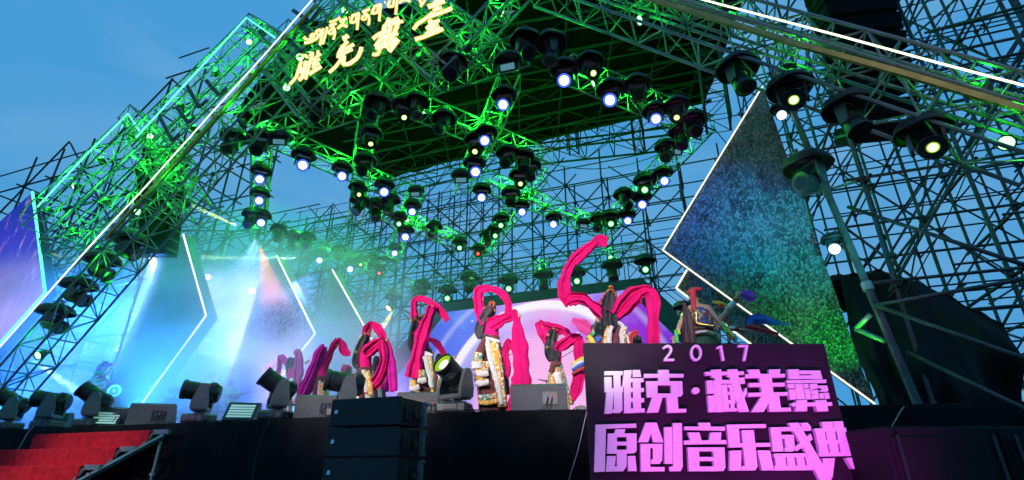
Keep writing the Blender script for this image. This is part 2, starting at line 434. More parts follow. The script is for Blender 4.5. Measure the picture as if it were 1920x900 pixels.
ORD = ['first', 'second', 'third', 'fourth', 'fifth', 'sixth', 'seventh', 'eighth', 'ninth', 'tenth', 'eleventh', 'twelfth', 'thirteenth', 'fourteenth', 'fifteenth', 'sixteenth', 'seventeenth', 'eighteenth', 'nineteenth', 'twentieth']
# ------------------------------------------------------------------ ground and stage
mb = MB(); S = 900
mb.add([(-S, -S, 0), (S, -S, 0), (S, S, 0), (-S, S, 0)], [(0, 1, 2, 3)])
g = mb.build('ground', M['ground']); struct(g)

ZS = 1.8
FRONT = [(-26, 6.45), (-13.3, 6.75), (-8.9, 6.95), (-5.5, 6.98), (-3.6, 7.02), (-1.6, 7.32), (1.7, 8.0), (3.6, 8.4), (9, 9.4)]
def front_y(x):
    for (a, b), (c, d) in zip(FRONT, FRONT[1:]):
        if a <= x <= c: return b + (d - b) * (x - a) / (c - a)
    return FRONT[0][1] if x < FRONT[0][0] else FRONT[-1][1]
stage = thing('stage', 'long black concert stage platform with a cloth skirted front', 'stage', (-8, 7, 0))
mb = MB()
poly = [(x, y + 0.02, ZS - 0.12) for x, y in FRONT] + [(9, 20.5, ZS - 0.12), (-26, 20.5, ZS - 0.12)]
mb.prism(poly, (0, 0, 0.12)); mb.build('deck', M['deck'], stage)
mb = MB(); cols = []
n = 420
for i in range(n + 1):
    x = -26 + 35 * i / n; y = front_y(x)
    amp = 0.030 * math.sin(x * 9.0 + 1.3 * math.sin(x * 2.1)) + 0.018 * math.sin(x * 23)
    dip = 0.035 * abs(math.sin(x * 0.9)) * max(0, math.sin(x * 0.37 + 1))
    cols.append([(x, y - 0.012, ZS + 0.012 - dip * 0.5), (x, y - 0.05 - amp * 0.15, ZS - 0.02 - dip), (x, y - 0.06 - amp * 0.6, 1.2), (x, y - 0.07 - amp, 0.5), (x, y - 0.10 - amp * 1.3, 0.02)])
vs = [p for c in cols for p in c]; fs = []
for i in range(n):
    for j in range(4): fs.append((i * 5 + j, i * 5 + j + 1, i * 5 + 6 + j, i * 5 + 5 + j))
mb.add(vs, fs); mb.build('skirt', M['cloth_black'], stage, smooth=True)

# red carpeted stage stairs
st = thing('stage_stairs', 'red carpeted steel stairs leading up to the stage front', 'stairs', (-9.6, 6.3, 0))
XR = [-8.98, -9.24, -9.50, -9.76, -10.02]
frame = MB()
for i in range(5):
    y = 6.62 - 0.30 * i; zt = 1.68 - 0.275 * i
    xl, xr = -12.0 - 0.55 * i, XR[i]
    mb = MB()
    mb.box(((xl + xr) / 2, y + 0.15, zt - 0.02), (xr - xl, 0.31, 0.04), bev=0.012)
    mb.box(((xl + xr) / 2, y - 0.006, zt - 0.145), (xr - xl, 0.03, 0.25))
    mb.build('step', M['carpet'], st)
    # steel end: tread bar and riser strut
    frame.box((xr + 0.19, y + 0.06, zt - 0.03), (0.36, 0.06, 0.075))
    frame.tube((xr + 0.03, y + 0.03, zt - 0.06), (xr - 0.12, y - 0.03, zt - 0.33), 0.03, 6, cap=True)
frame.build('end_frame', M['steel'], st)
mb = MB()
mb.tube((XR[0] + 0.36, 6.60, 1.58), (XR[4] + 0.10, 5.35, 0.30), 0.042, 4, cap=True)
mb.build('stringer', M['steel'], st)
for (x, y, z) in ((XR[0] + 0.30, 6.62, 1.50), (XR[2] + 0.25, 6.02, 0.95)):
    mb = MB(); mb.tube((x, y, z), (x, y, 0), 0.026, 8, cap=True); mb.tube((x, y, 0.98), (x, y, 1.02), 0.05, 8, cap=True)
    mb.build('leg', M['steel'], st)

# ------------------------------------------------------------------ scaffolds
def scaffold(name, label, xs, ys, zs, ztop, r=0.034, loc=None, brace=1, material='pipe', keep=None, jit=0.03, zb=None):
    loc = loc or (xs[0], ys[0], 0)
    t = thing(name, label, 'scaffold', loc)
    m = M[material]
    J = lambda: random.uniform(-jit, jit)
    for j, y in enumerate(ys):
        for i, x in enumerate(xs):
            zt = ztop(x, y) + random.uniform(-0.5, 0.5)
            mb = MB(); x1 = x + J()
            mb.tube((x1, y, 0), (x1 + J(), y, zt), r * 1.15, 6, cap=True)
            for z in zs:
                if z < zt: mb.tube((x1, y, z - 0.07), (x1, y, z + 0.07), r * 2.0, 6, cap=True)
            mb.build('standard', m, t)
    for j, y in enumerate(ys):
        for z in zs:
            run = [x for x in xs if ztop(x, y) > z - 0.2]
            if len(run) < 2: continue
            mb = MB(); z1 = z + J()
            a, b = min(run) - 0.3, max(run) + 0.3
            mb.tube((a, y - r * 2, z1), (b, y - r * 2, z1 + J()), r, 5)
            if random.random() < 0.35:
                mb.tube((a + 2, y - r * 2, z1 + 0.9), (b - 2, y - r * 2, z1 + 0.9 + J()), r * 0.85, 5)
            mb.build('ledger', m, t)
    tr = []
    for i, x in enumerate(xs):
        for z in zs:
            if ztop(x, ys[0]) > z: tr.append((x, z))
    random.shuffle(tr)
    k = 0
    if len(ys) > 1:
        rest = MB()
        for q, (x, z) in enumerate(tr):
            if q < 60:
                mb = MB(); mb.tube((x + r * 2, ys[0] - 0.3, z - 0.06), (x + r * 2 + J(), ys[-1] + 0.3, z - 0.06), r, 5); mb.build('transom', m, t)
            else: rest.tube((x + r * 2, ys[0] - 0.3, z - 0.06), (x + r * 2, ys[-1] + 0.3, z - 0.06), r, 5)
        if rest.v:
            o = rest.build('transom', m, t); o['kind'] = 'stuff'
    nx = len(xs)
    for j, y in enumerate(ys):
        for s0 in range(-len(zs), nx, 2 if brace == 1 else 3):
            for sg in (1, -1):
                if sg == -1 and brace == 1 and (s0 // 2 + j) % 2: continue
                pts = []
                for k in range(len(zs)):
                    i = s0 + k if sg == 1 else nx - 1 - s0 - k
                    if 0 <= i < nx and ztop(xs[i], y) > zs[k] - 0.3: pts.append((xs[i], y + r * 2, zs[k]))
                if len(pts) > 1:
                    a, b = Vector(pts[0]), Vector(pts[-1])
                    mb = MB(); mb.tube(a + Vector((J() * 4, 0, J() * 4)), b + Vector((J() * 4, 0, J() * 4)), r, 5); mb.build('brace', m, t)
    # cross braces through the depth
    if len(ys) > 1:
        for i in range(0, nx, 2):
            for k in range(0, len(zs) - 1, 2):
                if ztop(xs[i], ys[0]) > zs[k + 1]:
                    mb = MB(); mb.tube((xs[i] - r * 2, ys[0], zs[k]), (xs[i] - r * 2, ys[-1], zs[k + 1]), r * 0.9, 5); mb.build('cross_brace', m, t)
    return t
def fr(a, b, n): return [a + (b - a) * i / (n - 1) for i in range(n)]
# behind the stage
scaffold('scaffold', 'wide dark pipe scaffold standing behind the stage and video wall', fr(-24, 1.6, 16), [21.2, 23.0], fr(1.6, 15.2, 9),
         lambda x, y: 15.0 if x < -3 else 14.2, 0.036)
scaffold('scaffold', 'fine meshed thin pipe scaffold furthest back behind the stage', fr(-25, 2.4, 20), [25.0, 26.6], fr(2.0, 17.5, 11),
         lambda x, y: 17.5 if x < -10 else 12.0, 0.022, brace=2)
# left: tall one behind the left arm of the arch, stepping down to the left
scaffold('scaffold', 'dark pipe scaffold at far left, stepping down behind the green trusses', fr(-31, -16.6, 9), [10.6, 12.6, 14.6], fr(1.4, 15.4, 9),
         lambda x, y: 15.4 if x > -20 else (13.4 if x > -26 else 12.0), 0.036)
# left back, behind the left glitter panels
scaffold('scaffold', 'smoke veiled pipe scaffold behind the left glitter panels', fr(-28, -13.6, 9), [16.4, 18.2], fr(1.8, 12.6, 8),
         lambda x, y: 12.6 if x < -18 else 11, 0.034)
# right: close to the camera
scaffold('scaffold', 'big weathered pipe scaffold at right carrying the right arm of the arch', [3.0, 4.5, 6.0, 7.5, 9.0, 10.5], [9.8, 12.0, 14.2], fr(1.9, 13.6, 7),
         lambda x, y: 15.0, 0.030, material='pipe_near')
scaffold('scaffold', 'thin dark pipe scaffold far behind the tarpaulin at right', fr(2.6, 14.0, 9), [17.5, 19.5], fr(2.5, 16, 9),
         lambda x, y: 16.5, 0.028)
rk = thing('raker_pole', 'thick leaning scaffold pole at right beside the glitter panel', 'pole', tuple(PY(1725, 768, 8.3)))
mb = MB(); a, b = PY(1725, 768, 8.3), PY(1478, 190, 8.8); mb.tube(a, b, 0.052, 10, cap=True)
mb.build('pipe', M['pipe_near'], rk)
for t_ in (0.32, 0.70):
    p = a.lerp(b, t_); d = (b - a).normalized(); mb = MB(); mb.tube(p - d * 0.06, p + d * 0.06, 0.075, 10, cap=True); mb.build('coupler', M['steel'], rk)
mb = MB(); p = a.lerp(b, 0.675); d = (b - a).normalized(); mb.tube(p - d * 0.05, p + d * 0.05, 0.079, 10, cap=True); mb.build('tape', M['red_tape'], rk)
for q, (pa, ya, pb, yb, lab) in enumerate([((1640, 572), 8.3, (1920, 672), 6.9, 'lowest long sloping pipe across the dark tarpaulin at right'),
        ((1645, 572), 8.35, (1920, 523), 7.6, 'pipe rising to the right edge from the leaning pole'),
        ((1590, 388), 8.55, (1925, 498), 7.2, 'long pipe sloping down to the right edge with red tape'),
        ((1740, 60), 9.2, (1925, 10), 8.2, 'topmost pipe running to the upper right corner'),
        ((1700, 660), 8.4, (1990, 800), 7.4, 'low pipe sloping down behind the black subwoofers')]):
    a, b = PY(*pa, ya), PY(*pb, yb)
    mb = MB(); mb.tube(a, b, 0.027, 8, cap=True); solo(mb, 'scaffold_pipe', M['pipe_near'], lab, 'pipe', tuple(a), 'loose pipes clamped to the right scaffold', True)
# small green lit stub pipes beside the panel
for pa, pb, lab in [((1604, 617), (1632, 590), 'short green lit stub pipe rising beside the glitter panel'), ((1604, 617), (1660, 640), 'short green lit stub pipe pointing down beside the glitter panel')]:
    a, b = PY(*pa, 8.7), PY(*pb, 8.5); mb = MB(); mb.tube(a, b, 0.035, 8, cap=True)
    solo(mb, 'scaffold_pipe', M['steel'], lab, 'pipe', tuple(a), 'stub pipes by the panel', True)
point('stub_light', PY(1600, 600, 8.4), (0.05, 1, 0.05), 1.6, 0.05)

# ------------------------------------------------------------------ trusses
def truss(name, label, p0, p1, size, up=UP, r=0.024, bay=None, group='lighting trusses', lac=0.011, cat='truss', faces=(0, 1, 2, 3), mid=True):
    TM = M['roof_steel'] if name == 'roof_truss' else (M['alu_skylit'] if name == 'arch_truss' else M['alu'])
    p0, p1 = Vector(p0), Vector(p1)
    t = thing(name, label, cat, tuple(p0), group)
    d = p1 - p0; ln = d.length; d.normalize()
    s = d.cross(Vector(up)).normalized(); u = s.cross(d).normalized()
    h = size / 2
    cs = [(-h, -h), (h, -h), (h, h), (-h, h)]
    for a, b in cs:
        mb = MB(); o = s * a + u * b
        mb.tube(p0 + o, p1 + o, r, 6, cap=True); mb.build('chord', TM, t)
    mb = MB(); bay = bay or size * 1.05; n = max(1, round(ln / bay))
    P = lambda k, i: p0 + d * (ln * k / n) + s * cs[i][0] + u * cs[i][1]
    for k in range(n + 1):
        for i in faces: mb.tube(P(k, i), P(k, (i + 1) % 4), lac, 4)
        if k < n:
            for i in faces:
                if (k + i) % 2: mb.tube(P(k, i), P(k + 1, (i + 1) % 4), lac, 4)
                else: mb.tube(P(k + 1, i), P(k, (i + 1) % 4), lac, 4)
    mb.build('lacing', TM, t)
    return t
ZT = 9.0
GL = []      # green lamps inside the trusses
def rig(px0, px1, label, z=ZT, size=0.46, lights=(0.2, 0.5, 0.8), pw=75):
    a, b = PZ(*px0, z), PZ(*px1, z)
    truss('lighting_truss', label, a, b, size)
    for f in lights: GL.append((a.lerp(b, f), pw, b - a))
RIGS = {
 't1': ((418, 280), (985, 93), 'front cross truss below the gold lettering, lit green'),
 't2': ((500, 249), (752, 360), 'truss running back from the front left rig corner'),
 't3': ((730, 178), (1028, 302), 'truss slanting down right from below the gold letters'),
 't4': ((957, 150), (868, 352), 'short ladder-like truss dropping from the front cross truss'),
 't5': ((1062, 128), (1325, 240), 'right truss under the roof edge'),
 't5b': ((1318, 232), (1128, 438), 'right side truss slanting back to the rear tip'),
 't6': ((903, 335), (1122, 428), 'middle truss slanting to the rear tip'),
 't7': ((518, 434), (725, 514), 'rear left rig truss above the smoke'),
 't8': ((700, 388), (868, 455), 'centre left truss slanting down right'),
 't9': ((688, 236), (668, 404), 'left inner truss linking front and centre'),
 't10': ((1012, 325), (893, 492), 'centre truss slanting back left'),
 't12': ((492, 262), (484, 446), 'left outer truss linking the rig corners'),
 't13': ((785, 352), (728, 505), 'inner left truss slanting back left'),
}
for k, (a, b, lab) in RIGS.items(): rig(a, b, lab, lights=(0.18, 0.5, 0.82) if k not in ('t9', 't4', 't13') else (0.3, 0.75))
a, b = PY(735, 548, 18), PY(1210, 470, 18)
truss('lighting_truss', 'rear truss low above the video wall', a, b, 0.5)
for f in (0.1, 0.35, 0.62, 0.88): GL.append((a.lerp(b, f), 16, b - a))

# roof: tarpaulin on a steel frame
rt = thing('stage_roof', 'flat dark tarpaulin roof on steel girders above the rig', 'roof', (-5, 16, 12))
RA, RB, RC, RD = PZ(700, 338, 13.0), PZ(1324, 187, 13.0), PZ(1430, -100, 13.5), PZ(570, 38, 13.4)
RE = PZ(436, 216, 13.1)
mb = MB(); nu, nv = 40, 24; vs = []
for j in range(nv + 1):
    for i in range(nu + 1):
        p = RA.lerp(RB, i / nu).lerp(RD.lerp(RC, i / nu), j / nv)
        sag = 0.10 * math.sin(i / nu * math.pi * 8) ** 2 + 0.05 * math.sin(j * 1.1 + i * 0.4)
        vs.append((p.x, p.y, p.z - sag))
mb.add(vs, [(j * (nu + 1) + i, j * (nu + 1) + i + 1, (j + 1) * (nu + 1) + i + 1, (j + 1) * (nu + 1) + i) for j in range(nv) for i in range(nu)])
mb.build('tarpaulin', M['roof'], rt, smooth=True)
mb = MB(); vs = []
for j in range(13):
    for i in range(21):
        p = RE.lerp(RA, j / 12).lerp(RD.lerp(RA, j / 12), i / 20); vs.append((p.x, p.y, p.z + 0.01 - 0.05 * math.sin(i * 0.8 + j)))
mb.add(vs, [(j * 21 + i, j * 21 + i + 1, (j + 1) * 21 + i + 1, (j + 1) * 21 + i) for j in range(12) for i in range(20)])
mb.build('tarpaulin', M['roof'], rt, smooth=True)
for i in range(9):
    mb = MB(); a = RA.lerp(RB, (i + 0.5) / 9) - Vector((0, 0, 0.25)); b = RD.lerp(RC, (i + 0.5) / 9) - Vector((0, 0, 0.25))
    mb.tube(a, b, 0.03, 6); mb.build('purlin', M['roof_steel'], rt)
for j in range(5):
    mb = MB(); a = RA.lerp(RD, (j + 0.4) / 5) - Vector((0, 0, 0.42)); b = RB.lerp(RC, (j + 0.4) / 5) - Vector((0, 0, 0.42))
    mb.tube(a, b, 0.05, 6); mb.tube(a - Vector((0, 0, 0.6)), b - Vector((0, 0, 0.6)), 0.03, 6)
    for k in range(16): mb.tube(a.lerp(b, k / 16) - Vector((0, 0, 0.6 * (k % 2))), a.lerp(b, (k + 1) / 16) - Vector((0, 0, 0.6 * ((k + 1) % 2))), 0.016, 4)
    mb.build('girder', M['roof_steel'], rt)
for f in (0.15, 0.5, 0.85):
    mb = MB(); a = RA.lerp(RB, f) - Vector((0, 0, 0.4)); b = RD.lerp(RC, f) - Vector((0, 0, 0.4))
    for k in range(8):
        mb.tube(a.lerp(b, k / 8) + Vector((-1.2 if k % 2 else 1.2, 0, 0)), a.lerp(b, (k + 1) / 8) + Vector((1.2 if k % 2 else -1.2, 0, 0)), 0.022, 5)
    mb.build('roof_bracing', M['roof_steel'], rt)
truss('roof_truss', 'deep lattice truss along the back edge of the roof', PY(945, 283, 16.0), PY(1262, 245, 16.0), 0.95, r=0.04, lac=0.02, group='roof trusses')
truss('roof_truss', 'lattice truss along the left back edge of the roof', PY(690, 345, 16.3), PY(940, 283, 16.0), 0.95, r=0.04, lac=0.02, group='roof trusses')
truss('roof_truss', 'vertical lattice leg hanging at the right corner of the roof', PY(1325, 80, 10.5), PY(1348, 236, 10.5), 0.5, up=(0, 1, 0), r=0.03, group='roof trusses')
# suspension columns from the back truss
for px in (1075, 1200):
    a = PY(px, 285, 16.05)
    truss('roof_truss', 'thin vertical lattice post at the roof back edge, %s' % ('left one' if px == 1075 else 'right one'), a, a + Vector((0, 0, 1.9)), 0.35, up=(0, 1, 0), r=0.03, group='roof trusses')

# ------------------------------------------------------------------ the arch
YA = 7.2
def arch(pa, pb, Y, size, label, lights=(0.2, 0.5, 0.8), pw=16, r=0.028, lac=0.015):
    a, b = PY(*pa, Y), PY(*pb, Y)
    truss('arch_truss', label, a, b, size, up=(0, 1, 0), r=r, lac=lac, group='trusses of the entrance arch')
    for f in lights: GL.append((a.lerp(b, f), pw, b - a))
arch((-10, 760), (655, 0), YA, 0.62, 'long left arm truss of the arch with the white strip above', (0.12, 0.3, 0.5, 0.68, 0.85), 12)
arch((1010, -32), (1960, 287), YA, 0.62, 'long right arm truss of the arch with lamps hanging below', (0.10, 0.30, 0.62, 0.95), 9)
arch((1140, -40), (1960, 200), YA, 0.42, 'slimmer truss between the ochre strip and white strip at right', (0.35, 0.9), 6)
arch((497, 110), (582, 216), YA, 0.40, 'short truss end left of the first gold letter', (0.5,), 6)
arch((586, 206), (700, 92), YA, 0.40, 'truss slanting up right below the second gold letter', (0.3,), 6)
arch((640, -20), (832, 146), YA, 0.40, 'truss slanting down right behind the third gold letter', (0.35, 0.8), 10)
arch((826, 138), (985, -30), YA, 0.40, 'truss slanting up right beside the last gold letter', (0.3, 0.7), 10)
arch((520, 150), (700, -40), YA + 0.55, 0.5, 'hidden rear truss behind the first gold letter', (0.3, 0.7), 8)
arch((600, -10), (745, 150), YA + 0.6, 0.5, 'rear cross truss behind the second gold letter', (0.4,), 8)
arch((690, 130), (850, -40), YA + 0.7, 0.5, 'rear cross truss behind the third gold letter', (0.5,), 9)
arch((540, 60), (655, 190), YA + 0.8, 0.5, 'rear cross truss below the small lettering', (0.5,), 14)
arch((760, -30), (930, 105), YA + 0.6, 0.5, 'rear cross truss above the front rig truss', (0.5,), 14)
# outer stepped frames on the left
arch((62, 420), (262, 236), 7.9, 0.62, 'outer stepped truss frame low on the left, green lit', (0.15, 0.4, 0.65, 0.92), 30)
arch((100, 470), (300, 280), 7.9, 0.62, 'inner row of the low stepped truss frame on the left', (0.2, 0.5, 0.8), 30)
arch((130, 520), (345, 310), 8.1, 0.62, 'third row of the low stepped truss frame on the left', (0.25, 0.6, 0.95), 26)
arch((262, 275), (482, 60), 7.7, 0.62, 'outer upper stepped truss frame on the left, green lit', (0.1, 0.35, 0.65, 0.93), 22)
arch((300, 305), (520, 95), 7.8, 0.62, 'inner row of the upper stepped truss frame on the left', (0.3, 0.8), 20)
arch((248, 218), (345, 318), 7.9, 0.5, 'short cross truss closing the low stepped frame', (0.3, 0.8), 24)
arch((468, 45), (552, 96), 7.7, 0.4, 'short cross truss closing the upper stepped frame', (0.3,), 14)
arch((285, 285), (365, 395), 8.3, 0.6, 'bright green cross truss between the stepped frames and the arm', (0.2, 0.5, 0.85), 22)
# strips
def strip(name, pts, Y, r, m, label, cat, dy=0.0, grp=None):
    P = [PY(*p, Y) for p in pts]
    mb = MB(); mb.path(P, r, 6)
    solo(mb, name, M[m], label, cat, tuple(P[0]), grp)
strip('led_strip', [(-60, 715), (0, 650), (85, 555), (188, 440), (262, 362), (400, 208), (500, 98), (585, 0), (640, -65)], YA - 0.42, 0.016, 'led_arch', 'long white light strip along the left arm of the arch', 'light strip', grp='light strips on the arch')
strip('led_strip', [(1260, -20), (1320, 0), (1570, 66), (1760, 118), (1920, 160), (1990, 178)], YA - 0.42, 0.015, 'led_arch', 'long white light strip along the right arm of the arch', 'light strip', grp='light strips on the arch')
strip('led_strip', [(70, 388), (160, 292), (240, 213), (262, 246)], 7.5, 0.022, 'led_green', 'green strip edging the low stepped frame', 'light strip', grp='light strips on the arch')
strip('led_strip', [(255, 258), (360, 144), (462, 33), (515, 70)], 7.3, 0.022, 'led_green', 'green strip edging the upper stepped frame', 'light strip', grp='light strips on the arch')
for nm, pts, lab in (('channel_strip', [(195, 447), (265, 371), (340, 288), (500, 108), (590, 8)], 'dull ochre channel strip beside the left white strip'),
                     ('channel_strip', [(1190, -12), (1300, 20), (1500, 82), (1700, 137), (1920, 203), (1990, 224)], 'dull ochre channel strip beside the right white strip')):
    P = [PY(*p, YA - 0.40) for p in pts]; mb = MB()
    for a, b in zip(P, P[1:]):
        d = (b - a).normalized(); n_ = Vector((d.z, 0, -d.x)) * (0.028 if pts[0][0] < 600 else 0.042)
        mb.prism([a - n_, b - n_, b + n_, a + n_], (0, 0.05, 0))
    solo(mb, nm, M['brown'], lab, 'channel strip', tuple(P[0]), 'channel strips on the arch')
# small angle brackets between the white strip and the letters (bare steel L profiles)
for q, (a, b, c) in enumerate([((535, 68), (565, 97), (590, 70)), ((560, 44), (592, 68), (612, 42)), ((548, 18), (580, 40), (600, 14)), ((385, 150), (410, 178), (425, 165)), ((350, 160), (372, 200), (388, 186)), ((330, 200), (352, 230), (364, 218)), ((300, 222), (322, 262), (336, 250))]):
    P = [PY(*p, YA - 0.33) for p in (a, b, c)]; mb = MB()
    for u_, v_ in zip(P, P[1:]):
        d = (v_ - u_).normalized(); n_ = Vector((d.z, 0, -d.x)) * 0.045
        mb.prism([u_ - n_, v_ - n_, v_ + n_, u_ + n_], (0, 0.04, 0))
    solo(mb, 'angle_bracket', M['pipe_near'], 'bent flat steel bracket on the left arm of the arch, %s from the top' % ['third', 'second', 'topmost', 'fourth', 'fifth', 'sixth', 'lowest'][q].replace('topmost', 'first').replace('lowest', 'seventh'), 'bracket', tuple(P[0]), 'brackets on the left arm')

# green lamps inside the trusses: a small par lamp body plus its light
GREEN = (0.01, 1.0, 0.025)
def par_proto():
    t = thing('par_lamp', 'x', 'par lamp', (0, 0, 0), world=False)
    mb = MB(); mb.lathe([(0.0, 0.12), (0.06, 0.12), (0.085, 0.06), (0.095, -0.06), (0.10, -0.07), (0.085, -0.07), (0.08, -0.03), (0, -0.03)], 14); mb.build('housing', M['black'], t)
    mb = MB(); mb.box((0.11, 0, 0.03), (0.012, 0.03, 0.16)); mb.box((-0.11, 0, 0.03), (0.012, 0.03, 0.16)); mb.box((0, 0, 0.115 + 0.02), (0.23, 0.03, 0.012)); mb.build('bracket', M['black'], t)
    mb = MB(); mb.disc((0, 0, -0.045), 0.08, (0, 0, -1), 14); mb.build('lens', GREEN_LENS, t)
    return t
GREEN_LENS = emis('bright green lens', (0.30, 1.0, 0.35), 4.0)
pp = None
GRP_PAR = 'small green lamps tucked inside the trusses'
for i, (p, pw, d) in enumerate(GL):
    if pp is None: pp = par_proto(); o = pp
    else: o = copy_tree(pp)
    o.location = p + Vector((0, 0, -0.05))
    o.rotation_euler = (R(random.choice([-60, 60, 40, -40, 150, -150])), 0, random.uniform(0, 6))
    o['label'] = 'small lamp tucked inside a truss, throwing green light along its bars'; o['group'] = GRP_PAR
    point('truss_glow', p + Vector((0.0, -0.12, 0.13)), GREEN, pw * 1.5, 0.06)

# ------------------------------------------------------------------ screens
def screen_mat(name, kind):
    m = bpy.data.materials.new(name); m.use_nodes = True
    n, l = m.node_tree.nodes, m.node_tree.links
    n.clear()
    def math_(op, a, b=None, c=None):
        q = n.new('ShaderNodeMath'); q.operation = op
        for i, v in enumerate((a, b, c)):
            if v is None: continue
            if isinstance(v, (int, float)): q.inputs[i].default_value = v
            else: l.new(v, q.inputs[i])
        return q.outputs[0]
    def ramp(v, stops, interp='EASE'):
        r = n.new('ShaderNodeValToRGB'); r.color_ramp.interpolation = interp
        while len(r.color_ramp.elements) < len(stops): r.color_ramp.elements.new(0.5)
        for e, (p, c) in zip(r.color_ramp.elements, stops): e.position = p; e.color = (*c, 1)
        l.new(v, r.inputs['Fac']); return r.outputs['Color']
    def mix(f, a, b, bt='MIX'):
        q = n.new('ShaderNodeMix'); q.data_type = 'RGBA'; q.blend_type = bt
        for i, v in ((0, f), (6, a), (7, b)):
            if isinstance(v, (int, float)): q.inputs[i].default_value = v
            elif isinstance(v, tuple): q.inputs[i].default_value = (*v, 1)
            else: l.new(v, q.inputs[i])
        return q.outputs[2]
    t = n.new('ShaderNodeTexCoord'); sp = n.new('ShaderNodeSeparateXYZ'); l.new(t.outputs['Object'], sp.inputs[0])
    X, Z = sp.outputs[0], sp.outputs[2]
    if kind == 'wall':       # object origin = centre of the light ring
        d = math_('SQRT', math_('ADD', math_('POWER', X, 2.0), math_('POWER', math_('MULTIPLY', Z, 1.0), 2.0)))
        base = ramp(math_('MULTIPLY_ADD', X, 0.085, 0.5), [(0.0, (0.03, 0.06, 0.62)), (0.28, (0.12, 0.20, 0.95)), (0.42, (0.55, 0.36, 0.98)), (0.55, (0.80, 0.20, 0.82)), (0.64, (0.42, 0.05, 0.80)), (0.9, (0.20, 0.02, 0.62))])
        nz = n.new('ShaderNodeTexNoise'); nz.inputs['Scale'].default_value = 0.7; nz.inputs['Detail'].default_value = 5; l.new(t.outputs['Object'], nz.inputs['Vector'])
        base = mix(ramp(nz.outputs['Fac'], [(0.45, (0, 0, 0)), (0.75, (0.55, 0.55, 0.55))]), base, (0.30, 0.60, 1.0))
        core = ramp(math_('MULTIPLY', d, 0.2), [(0.0, (1, 1, 1)), (0.42, (0.85, 0.85, 0.85)), (0.58, (0.25, 0.25, 0.25)), (0.75, (0, 0, 0))])
        base = mix(core, base, (1.0, 0.52, 0.90))
        ring = ramp(math_('MULTIPLY', d, 0.2), [(0.58, (0, 0, 0)), (0.66, (0.25, 0.25, 0.25)), (0.70, (1, 1, 1)), (0.735, (1, 1, 1)), (0.75, (0, 0, 0))])
        base = mix(ring, base, (1.0, 0.92, 1.0))
        ring2 = ramp(math_('MULTIPLY', d, 0.2), [(0.86, (0, 0, 0)), (0.90, (0.35, 0.35, 0.35)), (0.935, (0, 0, 0))])
        base = mix(ring2, base, (0.75, 0.75, 1.0))
        v = n.new('ShaderNodeTexVoronoi'); v.inputs['Scale'].default_value = 1.6; l.new(t.outputs['Object'], v.inputs['Vector'])
        st = ramp(v.outputs['Distance'], [(0.0, (1, 1, 1)), (0.05, (0.5, 0.5, 0.5)), (0.10, (0, 0, 0))])
        base = mix(st, base, (1.0, 0.95, 1.0)); strength = 1.08
    else:
        base = ramp(math_('MULTIPLY_ADD', Z, 0.16, 0.5), [(0.0, (0.85, 0.42, 0.80)), (0.35, (0.68, 0.33, 0.85)), (0.55, (0.32, 0.22, 0.85)), (0.72, (0.06, 0.07, 0.75)), (1.0, (0.02, 0.05, 0.50))])
        b = n.new('ShaderNodeTexNoise'); b.inputs['Scale'].default_value = 1.3; b.inputs['Detail'].default_value = 6; b.inputs['Roughness'].default_value = 0.75
        mp = n.new('ShaderNodeMapping'); mp.inputs['Scale'].default_value = (2.2, 1, 0.7); mp.inputs['Rotation'].default_value = (0, R(35), 0); l.new(t.outputs['Object'], mp.inputs[0]); l.new(mp.outputs[0], b.inputs['Vector'])
        base = mix(ramp(b.outputs['Fac'], [(0.52, (0, 0, 0)), (0.7, (0.7, 0.7, 0.7))]), base, (0.85, 0.55, 1.0))
        base = mix(ramp(b.outputs['Fac'], [(0.30, (0.6, 0.6, 0.6)), (0.45, (0, 0, 0))]), base, (0.05, 0.06, 0.4)); strength = 0.85
    # pixel rows of the wall
    rows = math_('MULTIPLY_ADD', math_('SINE', math_('MULTIPLY', Z, 2 * math.pi / 0.09)), 0.06, 0.94)
    sc = n.new('ShaderNodeMix'); sc.data_type = 'RGBA'; sc.blend_type = 'MULTIPLY'; sc.inputs[0].default_value = 1.0
    l.new(base, sc.inputs[6]); cmb = n.new('ShaderNodeCombineColor')
    for i in range(3): l.new(rows, cmb.inputs[i])
    l.new(cmb.outputs[0], sc.inputs[7])
    e = n.new('ShaderNodeEmission'); e.inputs[1].default_value = strength; l.new(sc.outputs[2], e.inputs[0])
    o = n.new('ShaderNodeOutputMaterial'); l.new(e.outputs[0], o.inputs[0])
    return m
YS = 17.0
ctr = PY(1015, 770, YS)
vw = thing('video_wall', 'big pink and blue video wall with a glowing ring behind the dancers', 'video screen', tuple(ctr))
pic = [(837, 585), (1176, 543), (1262, 627), (1330, 700), (1345, 800), (640, 800), (700, 760), (769, 674)]
fro = [(826, 570), (1205, 522), (1290, 600), (1372, 690), (1390, 802), (585, 802), (660, 752), (752, 650)]
P = [PY(*p, YS) for p in pic]
mb = MB(); mb.add([p - ctr for p in P], [tuple(range(len(P)))])
s_ = mb.build('screen', screen_mat('video wall picture', 'wall'), None, normals=False); s_.parent = vw
mb = MB(); F_ = [PY(*p, YS) for p in fro]
n = len(P)
for i in range(n):
    j = (i + 1) % n
    mb.prism([P[i] + Vector((0, -0.02, 0)), P[j] + Vector((0, -0.02, 0)), F_[j] + Vector((0, -0.02, 0)), F_[i] + Vector((0, -0.02, 0))], (0, 0.35, 0))
mb.build('frame', M['navy'], vw)
